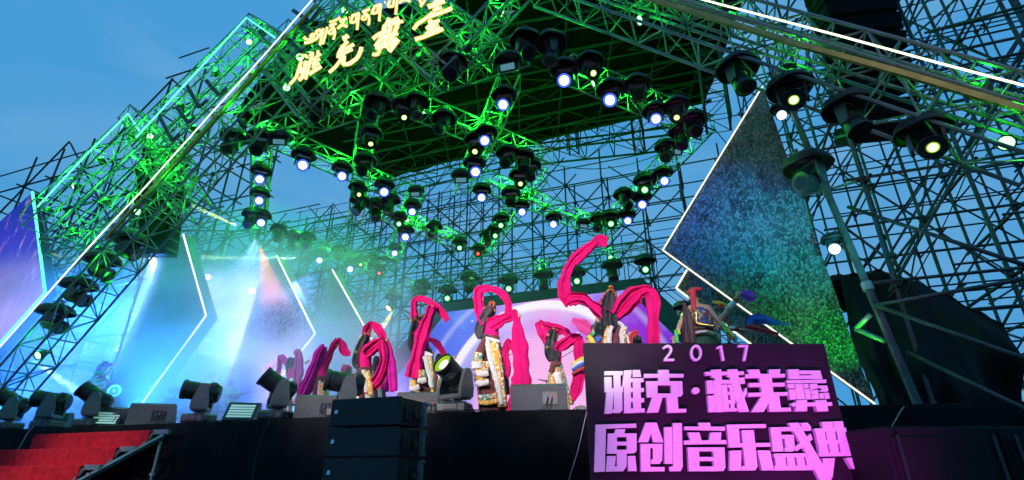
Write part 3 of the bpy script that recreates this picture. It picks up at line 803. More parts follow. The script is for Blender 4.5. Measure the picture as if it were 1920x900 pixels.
# left side screen
ctr2 = PY(20, 540, 8.5)
ls = thing('video_screen', 'slanted violet side screen at the far left edge', 'video screen', tuple(ctr2))
q = [(61, 360), (85, 549), (-60, 712), (-180, 850), (-160, 560)]
P = [PY(*p, 8.6) for p in q]
mb = MB(); mb.add([p - ctr2 for p in P], [tuple(range(len(P)))])
s_ = mb.build('screen', screen_mat('side screen picture', 'side'), None, normals=False); s_.parent = ls
mb = MB(); mb.prism([p + Vector((0, 0.06, 0)) for p in P], (0, 0.25, 0)); mb.build('cabinet', M['black'], ls)
mb = MB(); mb.path([PY(61, 360, 8.55), PY(85, 549, 8.55), PY(-60, 712, 8.55)], 0.04, 6); mb.build('edge_strip', M['led_green'], ls)

# ------------------------------------------------------------------ glitter panels with light strips
def gpanel(label, pts, Y, thick, m, edges, dyb=0.0, rad=0.014, sm='led_white'):
    P = [PY(*p, Y) for p in pts]
    t = thing('glitter_panel', label, 'stage panel', tuple(P[0]), 'angular glitter panels beside the stage')
    mb = MB(); mb.prism(P, (0.05, thick, 0), 0, 1); mb.build('slab', [M[m], M['panel_edge']], t)
    for a, b in edges:
        mb = MB(); A, B = P[a] + Vector((0, -0.03, 0)), P[b] + Vector((0, -0.03, 0)); mb.path([A, B], rad, 6); mb.build('light_strip', M[sm], t)
gpanel('largest panel, blue green, with white edged corner at right', [(1430, 163), (1243, 470), (1640, 758)], 9.0, 0.25, 'glitter', [(0, 1), (1, 2)])
gpanel('smaller blue panel peeping out behind the big right one', [(1400, 400), (1310, 470), (1268, 541), (1480, 700), (1560, 560)], 10.6, 0.25, 'glitter', [(1, 2), (2, 3)], rad=0.02)
gpanel('left glitter panel nearest the stairs, veiled by smoke', [(345, 440), (388, 592), (258, 770), (170, 790), (235, 640), (305, 470)], 11.0, 0.35, 'glitter2', [(0, 1), (1, 2)], rad=0.022, sm='led_haze')
gpanel('middle left glitter panel in the smoke', [(520, 480), (592, 626), (505, 735), (470, 770), (400, 770), (452, 640), (490, 510)], 13.0, 0.35, 'glitter2', [(0, 1), (1, 2)], rad=0.022, sm='led_haze')
gpanel('rear left glitter panel next to the video wall', [(624, 506), (700, 640), (690, 760), (560, 760), (590, 620), (612, 520)], 15.0, 0.35, 'glitter2', [(0, 1)], rad=0.022, sm='led_haze')

# ------------------------------------------------------------------ tarpaulins and dark backings
tp = thing('tarpaulin_tent', 'dark tarpaulin tent hung inside the right scaffold', 'tarpaulin', tuple(PY(1740, 760, 10.4)))
mb = MB(); top = [(1572, 512), (1600, 511), (1655, 503), (1735, 530), (1810, 562), (1885, 604)]
bot = [(1640, 772), (1670, 772), (1720, 772), (1790, 772), (1860, 772), (1935, 772)]
rows = 14; vs = []; nc = 40
def lp(a, f):
    k = min(int(f * (len(a) - 1)), len(a) - 2); g = f * (len(a) - 1) - k
    return (a[k][0] + (a[k + 1][0] - a[k][0]) * g, a[k][1] + (a[k + 1][1] - a[k][1]) * g)
for j in range(rows + 1):
    for i in range(nc + 1):
        f = i / nc; v = j / rows
        a, b = lp(top, f), lp(bot, f)
        p = PY(a[0] + (b[0] - a[0]) * v, a[1] + (b[1] - a[1]) * v, 10.4 - 0.5 * v * (0.6 + 0.4 * math.sin(f * 5)))
        fold = 0.14 * math.sin(f * 19 + v * 4) * v + 0.08 * math.sin(f * 47 - v * 7) * v + 0.18 * math.sin(v * 5 + f * 3) + 0.10 * math.sin(f * 9 - v * 9)
        vs.append((p.x, p.y + fold, p.z))
mb.add(vs, [(j * (nc + 1) + i, j * (nc + 1) + i + 1, (j + 1) * (nc + 1) + i + 1, (j + 1) * (nc + 1) + i) for j in range(rows) for i in range(nc)])
mb.build('front_sheet', M['tarp'], tp, smooth=True)
mb = MB(); vs = []
for j in range(7):
    for i in range(nc + 1):
        p = PY(*lp(top, i / nc), 10.4); v = j / 6
        vs.append((p.x + 0.1 * v, p.y + 0.16 + 2.6 * v, p.z + 0.25 * math.sin(v * 3) + 0.05 * math.sin(i * 0.9 + j)))
mb.add(vs, [(j * (nc + 1) + i, j * (nc + 1) + i + 1, (j + 1) * (nc + 1) + i + 1, (j + 1) * (nc + 1) + i) for j in range(6) for i in range(nc)])
mb.build('top_sheet', M['tarp'], tp, smooth=True)
# mound shaped black covers at the far left
for pts, Y, lab in (([(-60, 712), (40, 692), (130, 684), (190, 690), (232, 712), (270, 760), (280, 800), (-60, 815)], 15.6, 'low mound of dark sheeting behind the drummer'),):
    P = [PY(*p, Y) for p in pts]; mb = MB(); mb.prism(P, (-0.4, 1.6, 0)); solo(mb, 'dark_cover', M['tarp'], lab, 'cover', tuple(P[-1]))

# round topped band board in the smoke with the show's title
YBB = 13.6
bb = thing('band_backboard', 'round topped dark board with the show title in the smoke behind the band', 'backboard', tuple(PY(430, 775, YBB)))
pts = [(342, 775), (344, 672), (370, 667), (400, 672), (435, 690), (440, 700), (470, 694), (500, 706), (522, 735), (526, 775)]
P = [PY(*p, YBB) for p in pts]; mb = MB(); mb.prism(P, (0, 0.15, 0)); mb.build('board', M['navy'], bb)

# hung loudspeaker arrays
def array_box():
    t = thing('array_speaker', 'x', 'loudspeaker', (0, 0, 0), world=False)
    mb = MB(); mb.prism([(-0.55, -0.30, -0.17), (0.55, -0.30, -0.17), (0.55, 0.30, -0.13), (-0.55, 0.30, -0.13)], (0, 0, 0.30)); mb.build('cabinet', M['pa_black'], t)
    mb = MB(); mb.box((0, -0.315, -0.01), (1.04, 0.03, 0.27), bev=0.01); mb.build('grille', M['pa_black'], t)
    for sx in (-1, 1):
        mb = MB(); mb.box((0.565 * sx, 0.0, 0), (0.03, 0.5, 0.05)); mb.build('rigging_bar', M['black'], t)
    return t
AB = array_box(); first = True
def hang(points, tilt0, tilt1, yaw, side, sc=1.0):
    global first
    n = len(points)
    for i, p in enumerate(points):
        o = AB if first else copy_tree(AB); first = False
        o.location = p; o.scale = (sc,) * 3; o.rotation_euler = (R(tilt0 + (tilt1 - tilt0) * i / (n - 1)), 0, yaw)
        o['label'] = 'black array loudspeaker, %s from the top of the %s hanging column' % (ORD[i], side); o['group'] = 'loudspeakers hung in two columns'
def col(px0, px1, Y, n):
    a, b = PY(*px0, Y), PY(*px1, Y); return [a.lerp(b, i / (n - 1)) for i in range(n)]
base = PY(1552, -95, 9.4)
pts = []
p = Vector(base)
for i in range(12):
    pts.append(Vector(p)); p = p + Vector((0.02, 0.02 + 0.006 * i * i * 0.5, -0.345))
hang(pts, 2, 26, R(12), 'upper right', 1.12)
hang(col((312, 290), (285, 470), 9.2, 11), 0, 8, R(20), 'left')
# ------------------------------------------------------------------ hanging moving lights
LM = {}
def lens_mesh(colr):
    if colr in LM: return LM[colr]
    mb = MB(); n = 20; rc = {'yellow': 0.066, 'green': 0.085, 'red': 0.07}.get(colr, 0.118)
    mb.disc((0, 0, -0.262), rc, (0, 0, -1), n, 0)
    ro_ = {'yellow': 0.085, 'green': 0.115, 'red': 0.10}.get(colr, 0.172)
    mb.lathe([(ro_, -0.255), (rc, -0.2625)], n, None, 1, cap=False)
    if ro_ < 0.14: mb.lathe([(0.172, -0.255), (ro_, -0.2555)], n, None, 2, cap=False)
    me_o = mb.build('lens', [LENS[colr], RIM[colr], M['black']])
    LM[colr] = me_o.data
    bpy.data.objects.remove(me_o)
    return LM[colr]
def hanging_proto():
    t = thing('moving_light', 'x', 'stage light', (0, 0, 0), world=False)
    mb = MB()
    for s in (-1, 1):
        mb = MB(); mb.box((0.11 * s, 0, 0.03), (0.03, 0.05, 0.10)); mb.tube((0.11 * s, -0.06, 0.07), (0.11 * s, 0.06, 0.07), 0.03, 8, cap=True); mb.build('clamp', M['steel'], t)
    mb = MB(); mb.box((0, 0, -0.12), (0.40, 0.30, 0.20), bev=0.04); mb.box((0, -0.155, -0.12), (0.14, 0.012, 0.07)); mb.build('base', M['black'], t)
    mb = MB(); n = 22; rs = []
    prof = [(0.02, -0.015), (0.17, -0.02), (0.27, -0.055), (0.345, -0.13), (0.375, -0.21), (0.39, -0.27), (0.365, -0.27), (0.35, -0.20), (0.30, -0.11), (0.16, -0.05), (0.02, -0.045)]
    for r, z in prof:
        rs.append([Vector((r * (1 + 0.035 * math.sin(5 * a + r * 9)) * math.cos(a), r * (1 + 0.035 * math.sin(5 * a + r * 9)) * math.sin(a), z + 0.018 * math.sin(4 * a + 1) * r)) for a in [2 * math.pi * i / n for i in range(n)]])
    mb.rings(rs); mb.build('rain_hood', M['hood'], t, smooth=True)
    y = MB()
    for s in (-1, 1):
        y.prism([(0.19 * s, -0.09, -0.26), (0.19 * s, 0.09, -0.26), (0.19 * s, 0.07, -0.60), (0.19 * s, 0.03, -0.65), (0.19 * s, -0.03, -0.65), (0.19 * s, -0.07, -0.60)], (0.045 * s, 0, 0))
    y.box((0, 0, -0.25), (0.46, 0.18, 0.06), bev=0.015)
    yo = y.build('yoke', M['grey_plastic'], t)
    h = MB(); h.lathe([(0.03, 0.20), (0.11, 0.19), (0.145, 0.14), (0.15, 0.02), (0.14, -0.02), (0.15, -0.05), (0.172, -0.10), (0.190, -0.255), (0.182, -0.27), (0.172, -0.25)], 20, cap=True)
    for k in range(3): h.lathe([(0.152, 0.11 - 0.04 * k), (0.160, 0.105 - 0.04 * k), (0.160, 0.09 - 0.04 * k), (0.152, 0.085 - 0.04 * k)], 20, cap=False)
    ho = h.build('head', M['black'], t, smooth=True); ho.location = (0, 0, -0.55)
    lo = bpy.data.objects.new('lens', lens_mesh('off')); COL.objects.link(lo); lo.parent = ho
    return t
def strobe_proto():
    t = thing('strobe_light', 'x', 'strobe light', (0, 0, 0), world=False)
    mb = MB()
    for s in (-1, 1):
        mb = MB(); mb.box((0.16 * s, 0, 0.03), (0.03, 0.05, 0.10)); mb.tube((0.16 * s, -0.06, 0.07), (0.16 * s, 0.06, 0.07), 0.03, 8, cap=True); mb.build('clamp', M['steel'], t)
    mb = MB(); n = 22; rs = []
    for r, z in [(0.02, -0.015), (0.2, -0.02), (0.31, -0.06), (0.37, -0.14), (0.385, -0.22), (0.365, -0.22), (0.33, -0.12), (0.2, -0.05), (0.02, -0.045)]:
        rs.append([Vector((r * math.cos(a), r * math.sin(a) * 0.85, z + 0.015 * math.sin(4 * a) * r)) for a in [2 * math.pi * i / n for i in range(n)]])
    mb.rings(rs); mb.build('rain_hood', M['hood'], t, smooth=True)
    mb = MB()
    for s in (-1, 1):
        mb = MB(); mb.box((0.27 * s, 0, -0.24), (0.02, 0.07, 0.34)); mb.build('bracket', M['grey_plastic'], t)
    rot = Euler((R(-58), 0, 0)).to_matrix()
    mb = MB(); mb.box((0, 0, -0.38), (0.50, 0.24, 0.17), rot, bev=0.025); ho = mb.build('housing', M['black'], t)
    mb = MB(); mb.box(Vector((0, 0, -0.38)) + rot @ Vector((0, 0, -0.088)), (0.36, 0.15, 0.012), rot); f = mb.build('tube_panel', M['strobe'], ho)
    return t
HP, SP = hanging_proto(), strobe_proto(); used = {'h': False, 's': False}
DROP = 0.62
STATE = {'blue': 'lit blue-white', 'green': 'lit green', 'yellow': 'dim yellow-lit', 'red': 'lit red', 'white': 'dazzling white', 'amber': 'lit amber', 'off': 'unlit'}
def place(p, typ, colr, label, group, aim=None, scale=1.0, rz=None):
    if typ == 's':
        o = SP if not used['s'] else copy_tree(SP); used['s'] = True
        o.location = p; o.rotation_euler = (0, 0, R(20) + random.uniform(-0.3, 0.3) if rz is None else rz)
    else:
        o = HP if not used['h'] else copy_tree(HP); used['h'] = True
        o.location = p
        pivot = Vector(p) + Vector((0, 0, -0.55))
        d = (Vector(aim) - pivot).normalized() if aim is not None else Vector((random.uniform(-.6, .6), random.uniform(-1, .2), -0.9)).normalized()
        yawz = math.atan2(d.y, d.x) + math.pi / 2
        for ch in o.children:
            k = ch.name.split('.')[0]
            if k == 'yoke': ch.rotation_euler = (0, 0, yawz)
            if k == 'head':
                tilt = math.acos(max(-1, min(1, -d.z)))
                ch.rotation_euler = (Matrix.Rotation(yawz, 3, 'Z') @ Matrix.Rotation(-tilt, 3, 'X')).to_euler()
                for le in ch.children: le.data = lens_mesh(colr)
    o.scale = (scale,) * 3
    o['label'] = label; o['group'] = group
    return o
FIX = {
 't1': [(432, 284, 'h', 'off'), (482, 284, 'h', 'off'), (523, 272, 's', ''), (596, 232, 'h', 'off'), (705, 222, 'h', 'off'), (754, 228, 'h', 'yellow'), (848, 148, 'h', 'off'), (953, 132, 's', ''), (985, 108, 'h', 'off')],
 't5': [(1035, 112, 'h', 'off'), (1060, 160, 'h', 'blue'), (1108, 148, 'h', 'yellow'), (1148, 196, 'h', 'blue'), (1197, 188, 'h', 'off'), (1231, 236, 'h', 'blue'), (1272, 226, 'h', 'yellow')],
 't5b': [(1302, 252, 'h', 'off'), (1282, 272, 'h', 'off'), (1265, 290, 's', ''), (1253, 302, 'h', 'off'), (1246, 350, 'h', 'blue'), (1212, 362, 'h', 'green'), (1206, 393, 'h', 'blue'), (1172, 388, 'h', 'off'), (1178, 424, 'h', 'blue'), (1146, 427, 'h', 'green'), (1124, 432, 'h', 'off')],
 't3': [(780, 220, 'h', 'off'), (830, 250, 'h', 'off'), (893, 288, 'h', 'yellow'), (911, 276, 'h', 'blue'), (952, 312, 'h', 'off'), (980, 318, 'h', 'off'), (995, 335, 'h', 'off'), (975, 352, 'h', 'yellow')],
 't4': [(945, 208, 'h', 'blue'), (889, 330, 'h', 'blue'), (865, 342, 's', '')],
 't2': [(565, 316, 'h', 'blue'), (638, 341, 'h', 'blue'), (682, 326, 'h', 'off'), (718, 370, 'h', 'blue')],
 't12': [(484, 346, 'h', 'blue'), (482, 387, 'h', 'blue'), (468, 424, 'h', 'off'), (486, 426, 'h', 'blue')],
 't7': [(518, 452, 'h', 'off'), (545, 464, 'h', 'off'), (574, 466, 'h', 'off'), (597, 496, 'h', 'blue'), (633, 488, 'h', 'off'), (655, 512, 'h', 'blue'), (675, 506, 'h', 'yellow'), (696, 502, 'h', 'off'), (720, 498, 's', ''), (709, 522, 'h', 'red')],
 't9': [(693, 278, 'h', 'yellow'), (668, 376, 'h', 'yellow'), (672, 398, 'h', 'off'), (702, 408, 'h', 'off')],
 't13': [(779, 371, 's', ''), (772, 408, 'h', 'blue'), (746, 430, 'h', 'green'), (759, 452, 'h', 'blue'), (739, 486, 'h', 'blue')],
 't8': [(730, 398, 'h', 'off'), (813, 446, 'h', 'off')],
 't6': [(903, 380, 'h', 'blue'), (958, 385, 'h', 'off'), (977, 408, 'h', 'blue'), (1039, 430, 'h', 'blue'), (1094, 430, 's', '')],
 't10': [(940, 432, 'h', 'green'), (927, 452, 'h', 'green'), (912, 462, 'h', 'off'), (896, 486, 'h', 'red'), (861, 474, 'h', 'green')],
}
TPH = {'t1': 'front cross truss', 't5': 'right roof edge truss', 't5b': 'right side truss', 't3': 'truss below gold letters', 't4': 'short ladder truss', 't2': 'front left truss', 't12': 'left outer truss',
       't7': 'rear left truss', 't9': 'left inner truss', 't13': 'inner left truss', 't8': 'centre left truss', 't6': 'middle slanting truss', 't10': 'centre truss slanting left'}
for k, lst in FIX.items():
    order = sorted(range(len(lst)), key=lambda i: lst[i][0])
    rank = {i: r for r, i in enumerate(order)}
    A, B = PZ(*RIGS[k][0], ZT), PZ(*RIGS[k][1], ZT)
    for i, (x, y, ty, c) in enumerate(lst):
        zb = 8.70
        p = PZ(x, y, zb - (0.60 if ty == 'h' else 0.38)); p.z = zb
        ex = ' from the left' if len(lst) > 1 else ''
        lab = ('%s moving light, %s lamp%s on the %s' % (STATE[c], ORD[rank[i]], ex, TPH[k])) if ty == 'h' else ('hooded strobe with pale tube panel, %s lamp%s on the %s' % (ORD[rank[i]], ex, TPH[k]))
        aim = None
        if c in ('blue', 'white', 'red', 'green', 'amber'): aim = C0 + Vector((random.uniform(-2.5, 1.5), random.uniform(0.5, 3.5), random.uniform(-1, 0.5)))
        elif c == 'yellow': aim = C0 + Vector((random.uniform(-4, 4), random.uniform(2, 5), 0))
        sc = (0.72 if k in ('t7', 't13', 't8', 't6', 't10') else 0.78) * random.uniform(0.92, 1.1)
        place(p, ty, c, lab, 'lamps hanging from the rig', aim, sc)
# rear truss
lst = [(736, 574, 'h', 'amber'), (790, 552, 'h', 'off'), (838, 562, 'h', 'green'), (880, 538, 'h', 'off'), (953, 544, 'h', 'green'), (1020, 534, 'h', 'off'), (1080, 530, 'h', 'green'), (1150, 516, 'h', 'off'), (1211, 508, 'h', 'green')]
for i, (x, y, ty, c) in enumerate(lst):
    p = PY(x, y, 18.0); p.z += 0.62
    aim = C0 + Vector((random.uniform(-2, 2), 3, 0)) if c == 'green' else (p + Vector((-1.2, -2.0, -3.2)) if c == 'amber' else p + Vector((0.1, -0.5, -2)))
    place(p, ty, c, '%s moving light, %s from the left on the low rear truss' % (STATE[c], ORD[i]), 'lamps under the rear truss', aim, 1.0)
# right arm of the arch
lst = [(1390, 158, 'off'), (1490, 196, 'yellow'), (1600, 236, 'off'), (1745, 284, 'yellow')]
for i, (x, y, c) in enumerate(lst):
    p = PY(x, y, 7.15); p.z += 0.50
    aim = p + Vector((-0.25, -1.2, -1.4)) if c == 'yellow' else p + Vector((0.1, -0.1, -1))
    place(p, 'h', c, '%s wide hooded light, %s from the left under the right arch arm' % (STATE[c], ORD[i]), 'lamps under the right arch arm', aim, 0.80).scale = (0.86, 0.86, 0.78)
p = PY(1520, 335, 8.2); p.z += 0.45
place(p, 'h', 'off', 'unlit green tinged moving light beside the top of the leaning pole', 'lamps on the right scaffold', p + Vector((-0.7, -0.6, -0.75)), 0.95)
point('lamp_tint', p + Vector((-0.6, -0.3, -0.3)), (0.1, 1.0, 0.02), 3.5, 0.05)  # unseen green point tinting the unlit lamp
# left arm of the arch
lst = [(100, 598), (144, 548), (188, 500), (238, 462)]
for i, (x, y) in enumerate(lst):
    p = PY(x, y, 7.25); p.z += 0.35
    place(p, 'h', 'off', 'unlit hooded light, %s from the left under the left arch arm' % ORD[i], 'lamps under the left arch arm', p + Vector((0.5, 0.3, -0.8)), 0.92).scale = (1.0, 1.0, 0.85)
# back left: dazzling whites and greens on the scaffold in the smoke
lst = [(222, 655, 'white', 14.6), (251, 586, 'green', 13.2), (283, 490, 'white', 12.2), (389, 521, 'white', 15.8), (437, 685, 'white', 15.8), (455, 628, 'green', 15.0), (471, 547, 'white', 16.2)]
for i, (x, y, c, Y) in enumerate(lst):
    p = PY(x, y, Y); p.z += 0.55
    place(p, 'h', c, '%s lamp in the smoke, %s from the left on the back left scaffold' % (STATE[c], ORD[i]), 'lamps on the back left scaffold', C0 + Vector((-1, 2, 0.2)), 1.1 if c == 'green' else 0.9)
for x, y, Y, lab in ((1467, 214, 8.9, 'small white lamp at the top of the big right glitter panel'), (1567, 465, 8.7, 'small white lamp at the right edge of the big glitter panel'), (1283, 590, 9.6, 'small green lamp behind the right performer')):
    p = PY(x, y, Y); p.z += 0.25
    place(p, 'h', 'green' if '1283' in str(x) else 'white', lab, 'lamps by the right panel', C0 + Vector((-1.0, 1, 0)), 0.48)
point('lamp_tint', PZ(466, 420, 8.0) + Vector((0.1, -0.5, -0.1)), (0.03, 0.08, 1.0), 22, 0.05)  # unseen blue point added to tint an unlit lamp body
# tiny audience blinders high under the roof (eight cell panels)
def blinder(px, py, Y, lab):
    c = PY(px, py, Y); t = thing('blinder_light', lab, 'blinder light', tuple(c), 'eight cell blinders under the roof')
    rot = Euler((R(-35), R(8), R(10))).to_matrix()
    mb = MB(); mb.box(c, (0.30, 0.16, 0.66), rot, bev=0.02); mb.build('housing', M['black'], t)
    for i in range(2):
        for j in range(4):
            mb = MB(); q = c + rot @ Vector((-0.075 + 0.15 * i, -0.085, -0.235 + 0.155 * j + (0.02 if j > 1 else -0.02))); mb.disc(q, 0.05, rot @ Vector((0, -1, 0)), 14); mb.build('cell', M['strobe2'], t)
    mb = MB(); mb.tube(c + Vector((0, 0.02, 0.3)), c + Vector((0, 0.02, 1.6)), 0.012, 5); mb.build('hanger', M['black'], t)
M['strobe2'] = emis('unlit lamp cell with added glow', (0.42, 0.58, 0.70), 0.5)  # cells are off, a weak emission is added to make them pale
blinder(690, 131, 9.3, 'eight cell blinder hanging just below the second gold letter')
blinder(953, 30, 9.3, 'eight cell blinder hanging at the top near the last gold letter')
blinder(486, 202, 9.3, 'eight cell blinder left of the first gold letter')

# spots of the show that light the smoke and the stage
for (x, y, Y, tgt, c, pw, an) in [(283, 490, 12.1, (-9, 9, 2.5), (0.50, 0.66, 1.0), 700, 45), (389, 521, 15.7, (-9, 9, 2), (0.42, 0.55, 1.0), 900, 40), (222, 655, 14.5, (-10, 8, 1.8), (0.22, 0.42, 1.0), 1500, 60),
                                 (251, 586, 13.1, (-15, 9, 2.5), (0.02, 0.20, 1.0), 3200, 80), (455, 628, 14.9, (-11, 9.5, 2), (0.04, 0.38, 0.9), 800, 60), (437, 685, 15.7, (-8, 8.5, 1.5), (0.5, 0.6, 1.0), 900, 50), (471, 547, 16.1, (-8, 8.5, 1.8), (0.55, 0.50, 1.0), 1100, 45)]:
    p = PY(x, y, Y); d = (Vector(tgt) - p).normalized(); spot('smoke_light', p + d * 0.45, tgt, c, pw * 8, an, 0.8, 0.06)
for key, idx in (('t12', 0), ('t12', 3), ('t2', 0), ('t7', 3), ('t13', 1), ('t3', 3), ('t5', 3), ('t5b', 6)):
    x, y, _, _ = FIX[key][idx]; p = PZ(x, y, 8.1)
    tgt = Vector((p.x * 0.75 - 1.0, 9.0, 1.8)); d = (tgt - p).normalized()
    spot('wash_beam', p + d * 0.45, tgt, (0.25, 0.40, 1.0), 900, 34, 0.7, 0.08)

# ------------------------------------------------------------------ gear along the stage edge
def floor_head():
    t = thing('floor_moving_light', 'x', 'stage light', (0, 0, 0), world=False)
    mb = MB(); mb.box((0, 0, 0.085), (0.46, 0.36, 0.15), bev=0.03); mb.box((0, -0.185, 0.09), (0.20, 0.02, 0.08), bev=0.005)
    for s in (-1, 1):
        for q in (-1, 1): mb.box((0.17 * s, 0.13 * q, 0.008), (0.06, 0.05, 0.016))
    mb.build('base', M['grey_plastic'], t)
    for s in (-1, 1):
        mb = MB(); mb.path([(0.235 * s, -0.10, 0.05), (0.27 * s, -0.09, 0.06), (0.275 * s, 0, 0.065), (0.27 * s, 0.09, 0.06), (0.235 * s, 0.10, 0.05)], 0.013, 6); mb.build('handle', M['black'], t)
    mb = MB(); mb.lathe([(0.06, 0.155), (0.06, 0.185), (0.10, 0.187), (0.10, 0.20)], 18); mb.build('pan_bearing', M['steel'], t)
    y = MB()
    for s in (-1, 1):
        y.prism([(0.185 * s, -0.135, 0.23), (0.185 * s, 0.125, 0.23), (0.185 * s, 0.135, 0.36), (0.185 * s, 0.085, 0.58), (0.185 * s, 0.045, 0.63), (0.185 * s, -0.035, 0.63), (0.185 * s, -0.075, 0.57), (0.185 * s, -0.14, 0.34)], (0.058 * s, 0, 0))
    y.box((0, 0, 0.235), (0.46, 0.25, 0.075), bev=0.02)
    yo = y.build('yoke', M['yoke'], t)
    mb = MB(); mb.box((-0.247, -0.105, 0.40), (0.006, 0.035, 0.17)); mb.build('sticker', M['yellow_label'], yo)
    h = MB(); h.lathe([(0.04, 0.25), (0.13, 0.245), (0.16, 0.20), (0.165, 0.06), (0.155, 0.03), (0.158, -0.04), (0.15, -0.10), (0.148, -0.28), (0.165, -0.30), (0.165, -0.35), (0.150, -0.355), (0.142, -0.32), (0.135, -0.30)], 26)
    for k in range(5): h.lathe([(0.150, -0.12 - 0.03 * k), (0.157, -0.123 - 0.03 * k), (0.157, -0.133 - 0.03 * k), (0.150, -0.137 - 0.03 * k)], 26, cap=False)
    h.box((0, 0, 0.13), (0.30, 0.345, 0.16), bev=0.04)
    ho = h.build('head', M['black'], t, smooth=False); ho.location = (0, 0, 0.53)
    lo = bpy.data.objects.new('lens', floor_lens('off')); COL.objects.link(lo); lo.parent = ho
    return t
FL = {}
def floor_lens(c):
    if c in FL: return FL[c]
    mb = MB(); mb.disc((0, 0.0, -0.306), 0.085, (0, 0, -1), 24, 0); mb.lathe([(0.141, -0.322), (0.085, -0.307)], 24, None, 1, cap=False)
    if c == 'off': o = mb.build('lens', [LENS['off'], M['black']])
    elif c == 'lit': o = mb.build('lens', [M['lime_core'], M['lime_rim']])
    else: o = mb.build('lens', [M['lime_rim2'], M['lime_rim2']])
    FL[c] = o.data; bpy.data.objects.remove(o); return FL[c]
M['lime_core'] = emis('pale lime core', (0.85, 1.0, 0.70), 1.25); M['lime_rim'] = emis('lime lens', (0.42, 0.75, 0.02), 0.8); M['lime_rim2'] = emis('lime glowing lens', (0.50, 0.85, 0.03), 0.9)
FP = None
FLOOR = [(12, 803, 6.95, 'lime', (-118, -50), 'leftmost glowing lime moving light at the frame edge, on the stage'), (88, 797, 7.0, 'off', (-97, -62), 'unlit moving light second from left on the stage edge'),
         (168, 794, 7.05, 'lime', (-122, -52), 'lime lit moving light above the red stairs'), (372, 788, 7.12, 'off', (-96, -58), 'unlit moving light between the stairs and the floor panel'),
         (516, 783, 7.15, 'lit', (-120, -46), 'lime lit moving light right of the floor strobe panel'), (646, 772, 7.2, 'off', (-97, -56), 'unlit moving light behind the ground stacked speakers'),
         (852, 768, 7.24, 'lit', (-117, -24), 'lime lit moving light in front of the centre dancers')]
for i, (x, y, Y, c, (tl, pn), lab) in enumerate(FLOOR):
    p = PY(x, y, Y); p.z = ZS + 0.002
    if FP is None: FP = floor_head(); o = FP
    else: o = copy_tree(FP)
    o.location = p; o['label'] = lab; o['group'] = 'moving lights standing along the stage edge'
    s = 1.02; o.scale = (s, s, s)
    for ch in o.children:
        k = ch.name.split('.')[0]
        if k in ('yoke',): ch.rotation_euler = (0, 0, R(pn))
        if k == 'head':
            ch.rotation_euler = (Matrix.Rotation(R(pn), 3, 'Z') @ Matrix.Rotation(R(tl), 3, 'X')).to_euler()
            for le in ch.children: le.data = floor_lens(c)
    o.rotation_euler = (0, 0, R(8))
# wedge monitors
def wedge(p, rz, lab, sz=(0.80, 0.50, 0.40)):
    t = thing('stage_monitor', lab, 'stage monitor', tuple(p), 'wedge monitors on the stage edge', rz, world=False)
    wx, wy, wz = sz[0] / 2, sz[1] / 2, sz[2]
    mb = MB(); mb.prism([(-wx, -wy, 0), (-wx, -wy + 0.03, wz * 0.93), (-wx, -wy + 0.07, wz), (-wx, wy * 0.1, wz), (-wx, wy, wz * 0.28), (-wx, wy, 0)], (2 * wx, 0, 0)); mb.build('cabinet', M['speaker2'], t)
    mb = MB(); mb.prism([(-wx + 0.03, wy * 0.12, wz * 1.0 + 0.005), (wx - 0.03, wy * 0.12, wz * 1.0 + 0.005), (wx - 0.03, wy * 0.97, wz * 0.31 + 0.005), (-wx + 0.03, wy * 0.97, wz * 0.31 + 0.005)], (0, 0.012, 0.012)); mb.build('grille', M['grille'], t)
    mb = MB()
    c = Vector((wx * 0.42, -wy + 0.004, wz * 0.48))
    mb.box(c + Vector((0, -0.004, 0.075)), (0.20, 0.02, 0.02)); mb.box(c + Vector((0, -0.004, -0.075)), (0.20, 0.02, 0.02)); mb.box(c + Vector((-0.095, -0.004, 0)), (0.02, 0.02, 0.13)); mb.box(c + Vector((0.095, -0.004, 0)), (0.02, 0.02, 0.13)); mb.box(c, (0.17, 0.006, 0.13))
    mb.build('socket_panel', M['black'], t)
    for k, mm in ((-0.03, 'blue_plug'), (0.03, 'pink_plug')):
        mb = MB(); mb.tube(c + Vector((k, -0.005, 0.02)), c + Vector((k, -0.05, 0.0)), 0.014, 8, cap=True); mb.build('plug', M[mm], t)
        mb = MB(); mb.path(smooth_path([tuple(c + Vector((k, -0.05, 0.0))), tuple(c + Vector((k - 0.02, -0.10, -0.08))), tuple(c + Vector((k - 0.10, -0.12, -0.16))), tuple(c + Vector((k - 0.24, -0.10, -0.185)))], 4), 0.008, 5); mb.build('cable', M['cable_black'], t)
    return t
M['speaker2'] = mat('grey black monitor paint', (0.055, 0.060, 0.066), 0.5, 0, 0.2, 30, 0.4, 120)
def onst(x, Y, dy=0.0):
    # stage point under photo column x
    a = PY(x, 775, Y); return Vector((a.x, Y + dy, ZS))
wedge(onst(1012, 7.62), R(14), 'grey wedge monitor with plugged cables, left of the title board')
wedge(onst(795, 7.75), R(16), 'wedge monitor half hidden behind the lime lit centre light')
wedge(onst(598, 7.55), R(30), 'wedge monitor between two moving lights left of the speaker stack', (0.72, 0.48, 0.42))
wedge(onst(288, 7.35), R(38), 'wedge monitor right of the pair above the red stairs', (0.70, 0.48, 0.42))
wedge(onst(218, 7.4), R(36), 'wedge monitor left of the pair above the red stairs', (0.70, 0.48, 0.40))
wedge(onst(108, 7.6), R(36), 'small wedge monitor behind the second moving light from left', (0.60, 0.45, 0.40))
